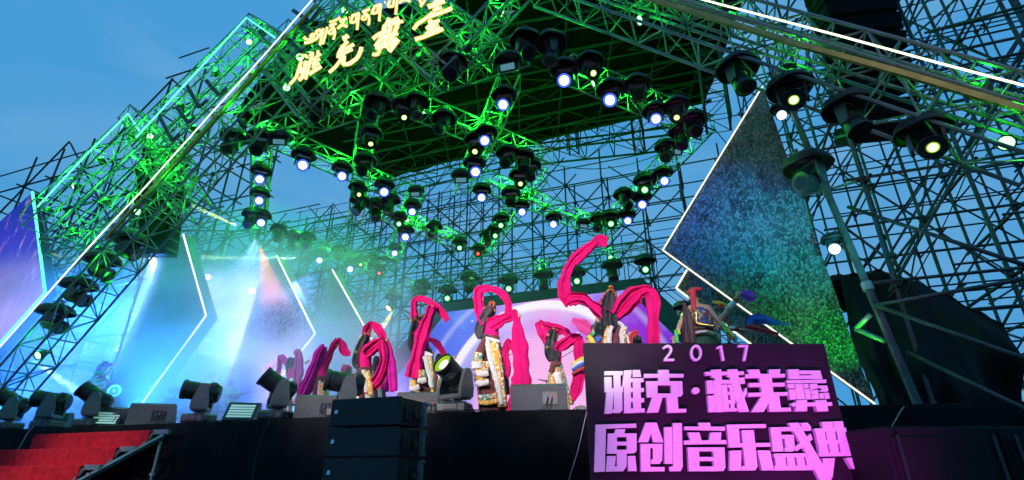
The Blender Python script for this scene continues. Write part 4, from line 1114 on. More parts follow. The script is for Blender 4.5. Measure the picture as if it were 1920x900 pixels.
# floor strobe panels
def floor_panel(p, rz, lab, wd=0.5):
    t = thing('floor_strobe', lab, 'strobe light', tuple(p), 'strobe panels on the stage floor', rz, world=False)
    mb = MB(); mb.prism([(-wd / 2, -0.16, 0), (-wd / 2, -0.22, 0.03), (-wd / 2, 0.02, 0.34), (-wd / 2, 0.14, 0.34), (-wd / 2, 0.16, 0)], (wd, 0, 0)); mb.build('housing', M['black'], t)
    n = Vector((0, -0.31, 0.24)).normalized()
    for k in range(5):
        f0, f1 = 0.14 + 0.15 * k, 0.14 + 0.15 * k + 0.10
        a, b = Vector((0, -0.22, 0.03)).lerp(Vector((0, 0.02, 0.34)), f0), Vector((0, -0.22, 0.03)).lerp(Vector((0, 0.02, 0.34)), f1)
        mb = MB(); mb.prism([a + Vector((-wd / 2 + 0.05, 0, 0)) + n * 0.004, a + Vector((wd / 2 - 0.05, 0, 0)) + n * 0.004, b + Vector((wd / 2 - 0.05, 0, 0)) + n * 0.004, b + Vector((-wd / 2 + 0.05, 0, 0)) + n * 0.004], n * 0.006); mb.build('tube', M['tubes'], t)
    return t
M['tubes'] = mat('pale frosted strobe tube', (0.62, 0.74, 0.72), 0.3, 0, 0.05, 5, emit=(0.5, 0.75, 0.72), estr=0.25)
floor_panel(onst(455, 7.22), R(30), 'black floor strobe with pale tubes between two moving lights')
floor_panel(onst(205, 7.22), R(40), 'black floor strobe leaning behind the red stairs')
floor_panel(onst(745, 7.75), R(22), 'black floor strobe behind the ground stacked speakers', 0.8)
# cables on the deck edge
for q, (x0, x1, Y) in enumerate([(180, 330, 7.0), (330, 470, 7.05), (560, 640, 7.12), (800, 905, 7.1)]):
    pts = []
    for k in range(9):
        a = onst(x0 + (x1 - x0) * k / 8, Y); pts.append((a.x, a.y + random.uniform(-0.03, 0.05), ZS + 0.015 + (0.05 * random.random() if k % 2 else 0)))
    mb = MB(); mb.path(smooth_path(pts, 4), 0.011, 5)
    solo(mb, 'power_cable', M['cable_black'], 'black cable loops on the deck edge, %s length from the left' % ORD[q], 'cable', pts[0], 'cables lying on the deck edge', True)
# cables hanging down the skirt
for pts, m, lab, r in (([(1102, 765), (1096, 790), (1086, 835), (1076, 870), (1066, 905), (1060, 960)], 'cable', 'thin pale cable hanging beside the title board', 0.007),
                       ([(505, 790), (498, 805), (488, 830), (480, 860), (472, 905), (468, 940)], 'cable_black', 'black cable hanging down the skirt below the strobe panel', 0.012),
                       ([(62, 800), (52, 812), (42, 830), (30, 850), (18, 880)], 'cable', 'pale cable hanging beside the red stairs', 0.009),
                       ([(1695, 763), (1688, 772), (1678, 790), (1668, 806)], 'cable', 'short pale cable on the black skirt at right', 0.006)):
    P = [PY(x, y, front_y(PY(x, y, 7).x) - 0.14) for x, y in pts]
    mb = MB(); mb.path([Vector(q) for q in smooth_path([tuple(p) for p in P], 4)], r, 5)
    solo(mb, 'hanging_cable', M[m], lab, 'cable', tuple(P[0]), None, True)

# ground stack of array speakers in front of the stage
def ground_box(i, lab):
    z0 = 1.47 - 0.305 * i
    a = PY(627 - 3 * i, 755, 5.0)
    X0, X1, Yf, dpt = -4.02, -3.13, 5.0, 0.62
    t = thing('ground_speaker', lab, 'loudspeaker', (X0, Yf, z0), 'array speakers stacked on the ground')
    mb = MB()
    mb.prism([(X0 + 0.02, Yf + 0.03, z0 + 0.005), (X1 - 0.02, Yf + 0.03, z0 + 0.005), (X1 - 0.06, Yf + dpt, z0 + 0.02), (X0 + 0.06, Yf + dpt, z0 + 0.02)], (0, 0, 0.275)); mb.build('cabinet', M['speaker'], t)
    mb = MB(); mb.box(((X0 + X1) / 2, Yf, z0 + 0.148), (X1 - X0, 0.05, 0.288), bev=0.010); mb.build('grille', M['grille'], t)
    mb = MB(); mb.box((X0 + 0.085, Yf - 0.028, z0 + 0.155), (0.036, 0.008, 0.042)); mb.box((X0 + 0.085, Yf - 0.034, z0 + 0.142), (0.036, 0.006, 0.012)); mb.build('badge', M['badge'], t)
    mb = MB(); c = Vector((X1 - 0.02, Yf + 0.36, z0 + 0.15)); mb.lathe([(0.055, 0), (0.065, 0.012), (0.05, 0.014), (0.045, 0.002)], 18, Matrix.Translation(c) @ Matrix.Rotation(R(86), 4, 'Y')); mb.build('handle_cup', M['black'], t)
    mb = MB()
    for k in range(5): mb.box((X1 - 0.014, Yf + 0.12 + 0.028 * k, z0 + 0.15), (0.012, 0.012, 0.16))
    mb.build('side_ribs', M['grey_plastic'], t)
    mb = MB(); mb.box((X1 - 0.02, Yf + 0.52, z0 + 0.15), (0.05, 0.05, 0.27)); mb.tube((X1 + 0.005, Yf + 0.52, z0 + 0.03), (X1 + 0.03, Yf + 0.52, z0 + 0.03), 0.016, 8, cap=True); mb.tube((X1 + 0.005, Yf + 0.52, z0 + 0.26), (X1 + 0.03, Yf + 0.52, z0 + 0.26), 0.016, 8, cap=True); mb.build('rigging_bar', M['steel'], t)
for i, lab in enumerate(['black array speaker on top of the ground stack', 'black array speaker second from the top of the ground stack', 'black array speaker third from the top of the ground stack', 'black array speaker second from the bottom of the ground stack', 'lowest black array speaker of the ground stack']): ground_box(i, lab)

# subwoofer row at the lower right
def sub(x0, lab):
    t = thing('subwoofer', lab, 'subwoofer', (x0, 6.2, 0), 'subwoofers standing side by side')
    rz = Matrix.Rotation(R(20), 3, 'Z'); o = Vector((x0, 6.2 + (x0 - 1.45) * math.tan(R(20)), 0))
    def bx(mb, c, s, **k): mb.box(o + rz @ Vector(c), s, rz, **k)
    mb = MB(); bx(mb, (0.55, 0.38, 0.71), (1.08, 0.70, 1.42), bev=0.02); mb.build('cabinet', M['sub_grille'], t)
    mb = MB(); bx(mb, (0.55, 0.02, 0.69), (1.0, 0.03, 1.28), bev=0.012); mb.build('grille', M['sub_grille'], t)
    for s in (0.1, 1.0):
        mb = MB(); bx(mb, (s, 0.0, 0.69), (0.03, 0.05, 1.30)); mb.build('corner_rail', M['black'], t)
for i, lab in enumerate(['black subwoofer right beside the title board', 'middle black subwoofer at lower right', 'black subwoofer at the lower right corner', 'black subwoofer just past the right frame edge']):
    sub(1.45 + i * 1.04, lab)
# ------------------------------------------------------------------ title board
D_S = 6.0
def SP_(x, y, k=0.0): return PF(x, y, D_S) - FH * k          # board plane, k metres in front of it
tb = thing('title_board', 'big black title board with raised pink lit lettering standing before the stage', 'title board', tuple(SP_(1330, 900)))
A, B = SP_(1095, 643), SP_(1545, 645)
mb = MB(); A0, B0 = Vector((A.x, A.y, 0.02)), Vector((B.x, B.y, 0.02))
mb.prism([A, B, B0, A0], FH * 0.10); mb.build('panel', M['board'], tb)
mb = MB()
for f in (0.12, 0.88):
    p = A0.lerp(B0, f) + FH * 0.1; mb.tube(p + Vector((0, 0, 1.9)), p + FH * 0.75, 0.03, 6, cap=True); mb.tube(p + FH * 0.75, p, 0.03, 6, cap=True)
mb.build('back_prop', M['steel'], tb)
Z1 = lambda p: (1080 + p[0] / 6.42857, 640 + p[1] / 6.42857)
Z2 = lambda p: (1360 + p[0] / 6.42857, 640 + p[1] / 6.42857)
Z3 = lambda p: (1080 + p[0] / 6.85714, 770 + p[1] / 6.85714)
Z4 = lambda p: (1340 + p[0] / 6.85714, 770 + p[1] / 6.85714)
Z5 = lambda p: (1310 + p[0] / 9.0, 685 + p[1] / 9.0)
def box_(a, b, c, d): return [(a, b), (c, b), (c, d), (a, d)]
GLY = []
# first row
GLY.append(('letter', Z1, [[(335, 370), (555, 370), (550, 415), (335, 418)], [(443, 412), (525, 412), (527, 555), (556, 557), (556, 620), (545, 622), (548, 835), (522, 868), (430, 868), (430, 828), (446, 826)],
    [(335, 440), (418, 440), (420, 575), (446, 578), (446, 622), (338, 622)], [(360, 618), (444, 618), (424, 875), (335, 878)],
    [(570, 362), (660, 358), (648, 455), (650, 870), (568, 872), (566, 560), (545, 558)], [(645, 456), (800, 455), (803, 500), (645, 502)], [(645, 570), (803, 572), (805, 617), (645, 620)], [(645, 690), (805, 694), (805, 742), (645, 737)], [(645, 818), (812, 815), (815, 862), (645, 871)],
    [(672, 498), (763, 498), (770, 820), (674, 822)], [(668, 358), (755, 357), (772, 440), (672, 442)]]))
GLY.append(('letter', Z1, [[(808, 402), (1280, 402), (1280, 443), (806, 448)], [(975, 355), (1103, 355), (1110, 494), (978, 494)], [(832, 490), (968, 490), (968, 682), (840, 682)], [(1128, 490), (1262, 490), (1270, 640), (1250, 672), (1128, 676)], [(960, 490), (1135, 490), (1135, 538), (960, 538)], [(960, 638), (1135, 638), (1135, 682), (960, 682)],
    [(905, 678), (1030, 676), (975, 862), (838, 868)], [(1072, 675), (1205, 672), (1215, 822), (1305, 820), (1310, 862), (1085, 868)]]))
GLY.append(('letter_dot', Z1, [[(1425 + 46 * math.cos(i * math.pi / 9), 602 + 40 * math.sin(i * math.pi / 9)) for i in range(18)]]))
GLY.append(('letter', Z5, [[(78, 125), (730, 115), (738, 170), (85, 183)], [(178, 92), (350, 82), (365, 260), (245, 262), (238, 222), (190, 222)], [(455, 85), (622, 80), (640, 180), (660, 330), (815, 790), (650, 795), (530, 340), (500, 245), (490, 215), (455, 205)],
    [(235, 265), (530, 258), (540, 322), (240, 325)], [(650, 222), (735, 218), (748, 318), (660, 325)], [(105, 270), (205, 268), (225, 425), (232, 488), (112, 492)], [(215, 270), (335, 268), (380, 795), (262, 797), (232, 500)], [(120, 525), (235, 522), (252, 795), (142, 798)],
    [(345, 340), (440, 338), (480, 788), (385, 790)], [(445, 340), (520, 338), (530, 385), (450, 388)], [(455, 460), (575, 455), (580, 510), (460, 512)], [(460, 602), (580, 600), (575, 660), (465, 662)], [(465, 738), (598, 735), (605, 785), (470, 788)], [(480, 385), (535, 383), (545, 460), (490, 462)], [(495, 508), (580, 508), (585, 602), (500, 604)], [(500, 660), (562, 660), (560, 740), (505, 740)],
    [(745, 400), (765, 395), (772, 470), (735, 560), (620, 790), (605, 690), (700, 500)]]))
GLY.append(('letter', Z2, [[(245, 352), (380, 348), (402, 410), (268, 412)], [(500, 350), (637, 347), (628, 410), (500, 410)], [(222, 405), (690, 402), (692, 442), (215, 452)], [(385, 440), (530, 436), (552, 635), (415, 638)], [(255, 512), (685, 508), (688, 550), (262, 558)], [(248, 630), (722, 620), (727, 660), (250, 675)],
    [(410, 668), (505, 660), (495, 745), (435, 855), (285, 858)], [(495, 655), (615, 655), (638, 808), (755, 806), (762, 850), (505, 855), (490, 750)]]))
GLY.append(('letter', Z2, [[(725, 350), (855, 345), (872, 465), (738, 467)], [(860, 362), (1115, 362), (1120, 404), (866, 405)], [(1003, 400), (1122, 400), (1140, 465), (1010, 465)], [(868, 420), (1008, 420), (1012, 462), (872, 464)], [(710, 480), (1180, 470), (1184, 510), (715, 515)],
    [(720, 524), (800, 522), (806, 576), (727, 578)], [(808, 522), (895, 520), (905, 575), (932, 705), (832, 708), (815, 585)], [(905, 524), (965, 522), (972, 575), (910, 577)], [(730, 590), (812, 588), (825, 708), (748, 712)], [(915, 586), (978, 586), (1000, 706), (938, 708)], [(980, 524), (1070, 520), (1078, 575), (985, 600)], [(1072, 545), (1188, 542), (1204, 605), (1180, 620), (1085, 615), (1130, 590), (1120, 572), (1080, 572)], [(985, 606), (1075, 590), (1085, 640), (992, 645)], [(1000, 652), (1080, 640), (1090, 702), (1006, 706)], [(1088, 640), (1140, 630), (1150, 700), (1098, 702)], [(1148, 632), (1205, 630), (1218, 700), (1158, 702)],
    [(757, 752), (1240, 742), (1245, 785), (765, 793)], [(820, 720), (945, 716), (945, 850), (805, 850)], [(1040, 720), (1170, 715), (1198, 850), (1065, 852)]]))
# second row
GLY.append(('letter', Z3, [[(245, 185), (760, 172), (763, 222), (375, 235), (360, 785), (228, 790)], [(497, 245), (622, 243), (607, 302), (480, 304)], [(400, 298), (515, 297), (512, 555), (388, 555)], [(640, 297), (765, 295), (765, 520), (735, 550), (640, 555)], [(505, 297), (650, 297), (650, 343), (505, 343)], [(505, 403), (650, 403), (650, 450), (505, 450)], [(505, 505), (650, 505), (650, 555), (505, 555)],
    [(512, 550), (637, 550), (635, 720), (590, 780), (372, 785), (390, 585), (500, 585), (485, 720), (512, 715)], [(648, 585), (745, 583), (765, 778), (655, 778)]]))
GLY.append(('letter', Z3, [[(880, 160), (1020, 158), (1108, 410), (980, 412), (948, 295), (915, 408), (785, 408)], [(815, 430), (1095, 430), (1090, 640), (1060, 685), (948, 685), (950, 630), (975, 620), (975, 485), (938, 485), (940, 725), (1120, 725), (1120, 780), (818, 785)], [(1118, 218), (1220, 215), (1222, 685), (1122, 685)], [(1228, 165), (1340, 165), (1352, 720), (1325, 778), (1190, 780), (1182, 722), (1230, 715)]]))
GLY.append(('letter', Z3, [[(1558, 160), (1702, 160), (1710, 216), (1562, 216)], [(1375, 208), (1890, 212), (1890, 262), (1375, 252)], [(1420, 285), (1565, 285), (1592, 386), (1450, 386)], [(1708, 285), (1845, 285), (1835, 386), (1688, 386)], [(1370, 388), (1905, 382), (1912, 432), (1370, 440)],
    [(1415, 475), (1558, 475), (1565, 780), (1430, 780)], [(1740, 475), (1882, 475), (1895, 730), (1870, 775), (1748, 780)], [(1550, 475), (1750, 475), (1750, 525), (1550, 525)], [(1552, 597), (1750, 597), (1750, 650), (1552, 650)], [(1555, 718), (1755, 718), (1755, 780), (1555, 780)]]))
GLY.append(('letter', Z4, [[(135, 185), (628, 178), (632, 225), (285, 232), (302, 420), (345, 418), (350, 472), (160, 478)], [(490, 420), (685, 416), (690, 465), (495, 468)], [(322, 258), (475, 255), (522, 720), (490, 768), (320, 770), (320, 715), (365, 708)], [(170, 518), (315, 515), (312, 770), (165, 772)], [(524, 515), (680, 515), (728, 765), (580, 770)]]))
GLY.append(('letter', Z4, [[(688, 220), (1205, 210), (1205, 262), (820, 268), (855, 525), (722, 530)], [(830, 315), (985, 315), (1000, 500), (970, 528), (870, 528), (865, 480), (885, 478), (870, 365), (835, 365)], [(918, 165), (1045, 160), (1350, 690), (1470, 892), (1315, 892), (1100, 470)], [(1065, 165), (1160, 160), (1205, 215), (1100, 230)], [(1200, 300), (1222, 375), (1020, 525), (1000, 470)],
    [(728, 555), (1130, 550), (1155, 598), (735, 602)], [(735, 708), (1215, 706), (1240, 766), (735, 770)], [(745, 598), (868, 598), (885, 712), (755, 712)], [(893, 598), (983, 598), (1003, 712), (905, 712)], [(1010, 598), (1105, 598), (1125, 710), (1030, 712)], [(1130, 598), (1165, 598), (1215, 708), (1150, 710)]]))
GLY.append(('letter', Z4, [[(1340, 150), (1478, 146), (1490, 232), (1360, 234)], [(1486, 146), (1610, 140), (1625, 225), (1500, 232)], [(1245, 235), (1645, 222), (1660, 270), (1255, 275)], [(1258, 270), (1375, 270), (1396, 388), (1280, 388)], [(1392, 270), (1505, 270), (1526, 385), (1412, 388)], [(1530, 270), (1655, 268), (1678, 385), (1548, 385)], [(1280, 382), (1680, 380), (1690, 425), (1290, 428)], [(1292, 425), (1404, 425), (1426, 540), (1310, 542)], [(1424, 425), (1536, 425), (1556, 540), (1445, 540)], [(1560, 425), (1682, 422), (1702, 538), (1578, 540)], [(1288, 545), (1702, 535), (1710, 585), (1310, 592)],
    [(1350, 615), (1500, 612), (1470, 860), (1440, 880), (1350, 690)], [(1640, 610), (1720, 605), (1760, 750), (1725, 750)]]))
def letters(parent, glyphs, plane, th, m_face, m_side, name='letter'):
    for gi, (nm, Z, polys) in enumerate(glyphs):
        mb = MB()
        for k, poly in enumerate(polys):
            pp = [plane(*Z(p), th + 0.0012 * k) for p in poly]
            mb.prism(pp, FH * (th + 0.0012 * k - 0.004), 0, 1)
        mb.build(nm, [m_face, m_side], parent)
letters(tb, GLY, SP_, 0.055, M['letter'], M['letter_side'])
# digits
def stroke(pts, wd):
    """ribbon polygon round a polyline of (x, y) or (x, y, width)"""
    n = len(pts); Lp, Rp = [], []
    for i, p in enumerate(pts):
        a, b = pts[max(i - 1, 0)], pts[min(i + 1, n - 1)]
        dx, dy = b[0] - a[0], b[1] - a[1]; l = math.hypot(dx, dy) or 1
        h = (p[2] if len(p) > 2 else wd) / 2
        Lp.append((p[0] - dy / l * h, p[1] + dx / l * h)); Rp.append((p[0] + dy / l * h, p[1] - dx / l * h))
    return Lp, Rp
def ribbon(mb, pts, wd, plane, Z, th, mi=0, side=1, closed=False, back=0.0):
    Lp, Rp = stroke(pts, wd)
    if closed:
        n = len(pts)
        Lp, Rp = [], []
        for i in range(n):
            a, b, p = pts[i - 1], pts[(i + 1) % n], pts[i]
            dx, dy = b[0] - a[0], b[1] - a[1]; l = math.hypot(dx, dy); h = wd / 2
            Lp.append((p[0] - dy / l * h, p[1] + dx / l * h)); Rp.append((p[0] + dy / l * h, p[1] - dx / l * h))
    rs = []
    for a, b in zip(Lp, Rp):
        rs.append([plane(*Z(a), th), plane(*Z(b), th), plane(*Z(b), back), plane(*Z(a), back)])
    n = len(rs); o = len(mb.v); mb.v += [tuple(p) for r in rs for p in r]
    for i in range(n if closed else n - 1):
        a, b = o + i * 4, o + ((i + 1) % n) * 4
        for k in range(4):
            mb.f.append((a + k, a + (k + 1) % 4, b + (k + 1) % 4, b + k)); mb.m.append(mi if k == 0 else side)
    if not closed:
        mb.f.append((o, o + 1, o + 2, o + 3)); mb.m.append(side); e = o + (n - 1) * 4; mb.f.append((e + 3, e + 2, e + 1, e)); mb.m.append(side)
two = smooth_path([(1040, 96), (1075, 70), (1112, 70), (1135, 100), (1122, 148), (1085, 195), (1058, 232)], 4)
mb = MB(); ribbon(mb, two, 28, SP_, Z1, 0.045, back=0.004); ribbon(mb, [(1048, 233), (1172, 231)], 26, SP_, Z1, 0.047, back=0.003); mb.build('digit', [M['letter'], M['letter_side']], tb)
mb = MB(); ribbon(mb, [(1434 + 56 * math.cos(i * math.pi / 12), 148 + 84 * math.sin(i * math.pi / 12)) for i in range(24)], 28, SP_, Z1, 0.045, closed=True, back=0.004); mb.build('digit', [M['letter'], M['letter_side']], tb)
mb = MB(); ribbon(mb, [(1683, 92), (1735, 66)], 24, SP_, Z1, 0.045, back=0.004); ribbon(mb, [(1728, 60), (1760, 242)], 30, SP_, Z1, 0.047, back=0.003); mb.build('digit', [M['letter'], M['letter_side']], tb)
mb = MB(); ribbon(mb, [(138, 66), (258, 64)], 26, SP_, Z2, 0.045, back=0.004); ribbon(mb, [(243, 58), (208, 242)], 30, SP_, Z2, 0.047, back=0.003); mb.build('digit', [M['letter'], M['letter_side']], tb)

# faint copy of the title on the band's backboard
def BBP(x, y, k=0.0):
    u = (x - 1100) / 520.0; v = (y - 650) / 250.0
    return PY(345 + u * 185 + 0.0, 692 + v * 62, YBB - 0.02 - k)
for nm, Z, polys in GLY:
    mb = MB()
    for k, poly in enumerate(polys):
        mb.prism([BBP(*Z(p), 0.02 + 0.001 * k) for p in poly], (0, 0.018 + 0.001 * k, 0))
    mb.build(nm, M['letter'], bb)

# ------------------------------------------------------------------ gold lettering on the arch
YG = 6.75
def GP(x, y, k=0.0): return PY(x, y, YG - k)
K5 = lambda p: (530 + p[0] / 10.0, 80 + p[1] / 10.0)
K6 = lambda p: (680 + p[0] / 8.1833, 0 + p[1] / 8.1833)
K7 = lambda p: (560 + p[0] / 8.7273, 0 + p[1] / 8.7273)
gs = thing('arch_sign', 'glowing gold calligraphy sign hung across the top of the arch', 'lit sign', tuple(GP(690, 110)))
def gold(Z, strokes, name='character'):
    mb = MB()
    for k, (pts, wd) in enumerate(strokes):
        pts = smooth_path(pts, 3) if len(pts) > 2 else pts
        z = 0.0015 * k
        ribbon(mb, pts, wd * 1.0 + 28, GP, Z, 0.02 + z * 0.5, 1, 2, back=-0.10 - z * 0.3)
        ribbon(mb, pts, wd * 0.98 + 2, GP, Z, 0.036 + z, 0, 1, back=0.024 + z * 0.5)
    mb.build(name, [M['gold_light'], M['gold_rim'], M['gold_side']], gs)
gold(K5, [([(350, 250), (440, 245), (468, 290)], 40), ([(355, 345), (320, 450), (285, 560), (262, 630)], 52), ([(265, 620), (210, 700), (130, 785)], 42), ([(440, 340), (420, 450), (385, 580), (350, 660), (300, 705)], 62), ([(330, 470), (360, 520), (330, 570)], 60), ([(545, 170), (540, 250)], 70), ([(550, 240), (500, 400), (460, 560), (425, 690)], 48), ([(665, 140), (655, 220)], 36), ([(560, 330), (640, 260), (715, 205)], 40), ([(545, 400), (620, 350), (700, 300)], 40), ([(600, 330), (580, 480)], 52), ([(550, 470), (620, 420), (690, 385)], 40), ([(490, 590), (600, 520), (725, 445)], 58)])
gold(K5, [([(1145, -80), (1175, -30), (1230, 10)], 38), ([(1215, -20), (1110, 90), (1050, 200), (1040, 290)], 48), ([(1340, 30), (1240, 80), (1110, 130)], 50), ([(1310, 120), (1200, 170), (1110, 220)], 50), ([(1120, 150), (1080, 270)], 56), ([(1120, 270), (1000, 440), (870, 560)], 48), ([(1150, 240), (1140, 340), (1130, 390), (1230, 400), (1370, 310), (1440, 210), (1480, 80)], 62), ([(1200, -160), (1180, -60)], 40), ([(1110, -100), (1250, -110)], 36)])
gold(K6, [([(415, 275), (370, 370), (320, 440)], 52), ([(320, 420), (430, 340), (560, 280)], 58), ([(400, 400), (500, 350), (625, 325)], 36), ([(155, 595), (260, 520), (400, 470)], 46), ([(340, 420), (300, 560), (200, 720)], 62), ([(430, 380), (400, 520), (300, 700)], 50), ([(540, 350), (480, 520), (420, 640)], 56), ([(260, 590), (380, 550), (545, 510)], 46), ([(195, 735), (330, 700), (540, 600)], 56), ([(545, 600), (470, 700), (400, 790)], 66), ([(280, 720), (230, 830), (150, 830)], 40), ([(430, 590), (360, 740)], 44)])
gold(K6, [([(1200, -60), (1150, 20), (1090, 110)], 90), ([(1000, 105), (1130, 60), (1260, 10)], 62), ([(1080, 170), (1150, 130), (1215, 120)], 46), ([(1080, 190), (960, 290), (850, 360), (778, 455)], 44), ([(985, 265), (1150, 210), (1290, 160), (1372, 120)], 50), ([(1060, 300), (1010, 350)], 46), ([(1010, 370), (1180, 310)], 40), ([(1100, 330), (980, 450)], 56), ([(990, 460), (1090, 400), (1150, 350)], 40), ([(960, 530), (1060, 470), (1180, 410)], 40), ([(800, 605), (950, 560), (1120, 490), (1235, 440)], 48), ([(1130, 500), (1230, 450)], 34)])
# Tibetan line
gold(K7, [([(80, 605), (150, 650), (240, 600), (250, 555), (205, 570), (195, 610)], 26), ([(90, 700), (180, 690), (300, 620), (365, 530), (340, 490), (290, 520), (300, 570)], 34), ([(405, 460), (375, 600), (350, 740)], 28), ([(470, 440), (430, 590), (390, 725)], 28)], 'script')
gold(K7, [([(500, 360), (570, 345), (685, 285)], 26), ([(500, 425), (620, 380)], 30), ([(570, 390), (520, 450)], 28), ([(590, 470), (520, 490), (490, 540), (540, 550), (585, 500)], 24), ([(560, 430), (595, 520), (568, 650)], 26)], 'script')
gold(K7, [([(665, 350), (795, 300)], 34), ([(740, 330), (700, 410)], 30), ([(635, 470), (710, 410), (800, 440)], 34), ([(825, 290), (840, 280)], 22)], 'script')
gold(K7, [([(865, 260), (1000, 215)], 30), ([(880, 270), (850, 365), (950, 350)], 30), ([(945, 250), (940, 340)], 26), ([(990, 220), (970, 350), (955, 490)], 28)], 'script')
gold(K7, [([(1040, 200), (1165, 145)], 32), ([(1100, 175), (1075, 240)], 28), ([(1130, 250), (1060, 260), (1035, 310), (1090, 315), (1130, 250)], 24), ([(1110, 220), (1155, 300), (1140, 415)], 26)], 'script')
gold(K7, [([(1220, 110), (1355, 70)], 30), ([(1240, 120), (1200, 215), (1300, 200)], 30), ([(1300, 110), (1290, 200)], 26), ([(1345, 75), (1330, 200), (1318, 350)], 28), ([(1405, 45), (1425, 35)], 34)], 'script')
gold(K7, [([(1490, 10), (1465, 105), (1560, 95)], 30), ([(1480, -10), (1630, -60)], 30), ([(1560, -20), (1550, 90)], 26), ([(1615, -40), (1600, 110), (1588, 240)], 28)], 'script')
gold(K7, [([(1640, 45), (1730, -5), (1830, 25)], 32), ([(1660, -60), (1830, -120)], 30), ([(1770, -90), (1720, -10)], 28)], 'script')
gold(K6, [([(870, -20), (900, 60), (890, 105)], 26), ([(900, 90), (945, 20), (950, -20)], 22)], 'script')
mb = MB()
for (x0, y0), (x1, y1) in (((540, 150), (860, 70)), ((560, 105), (880, 20))): mb.tube(GP(x0, y0, -0.16), GP(x1, y1, -0.16), 0.02, 5)
mb.build('mounting_rail', M['alu'], gs)
for x, y in ((575, 115), (660, 90), (730, 70), (810, 60)): point('letter_glow', GP(x, y, 0.35), (1.0, 0.8, 0.35), 1.5, 0.15)
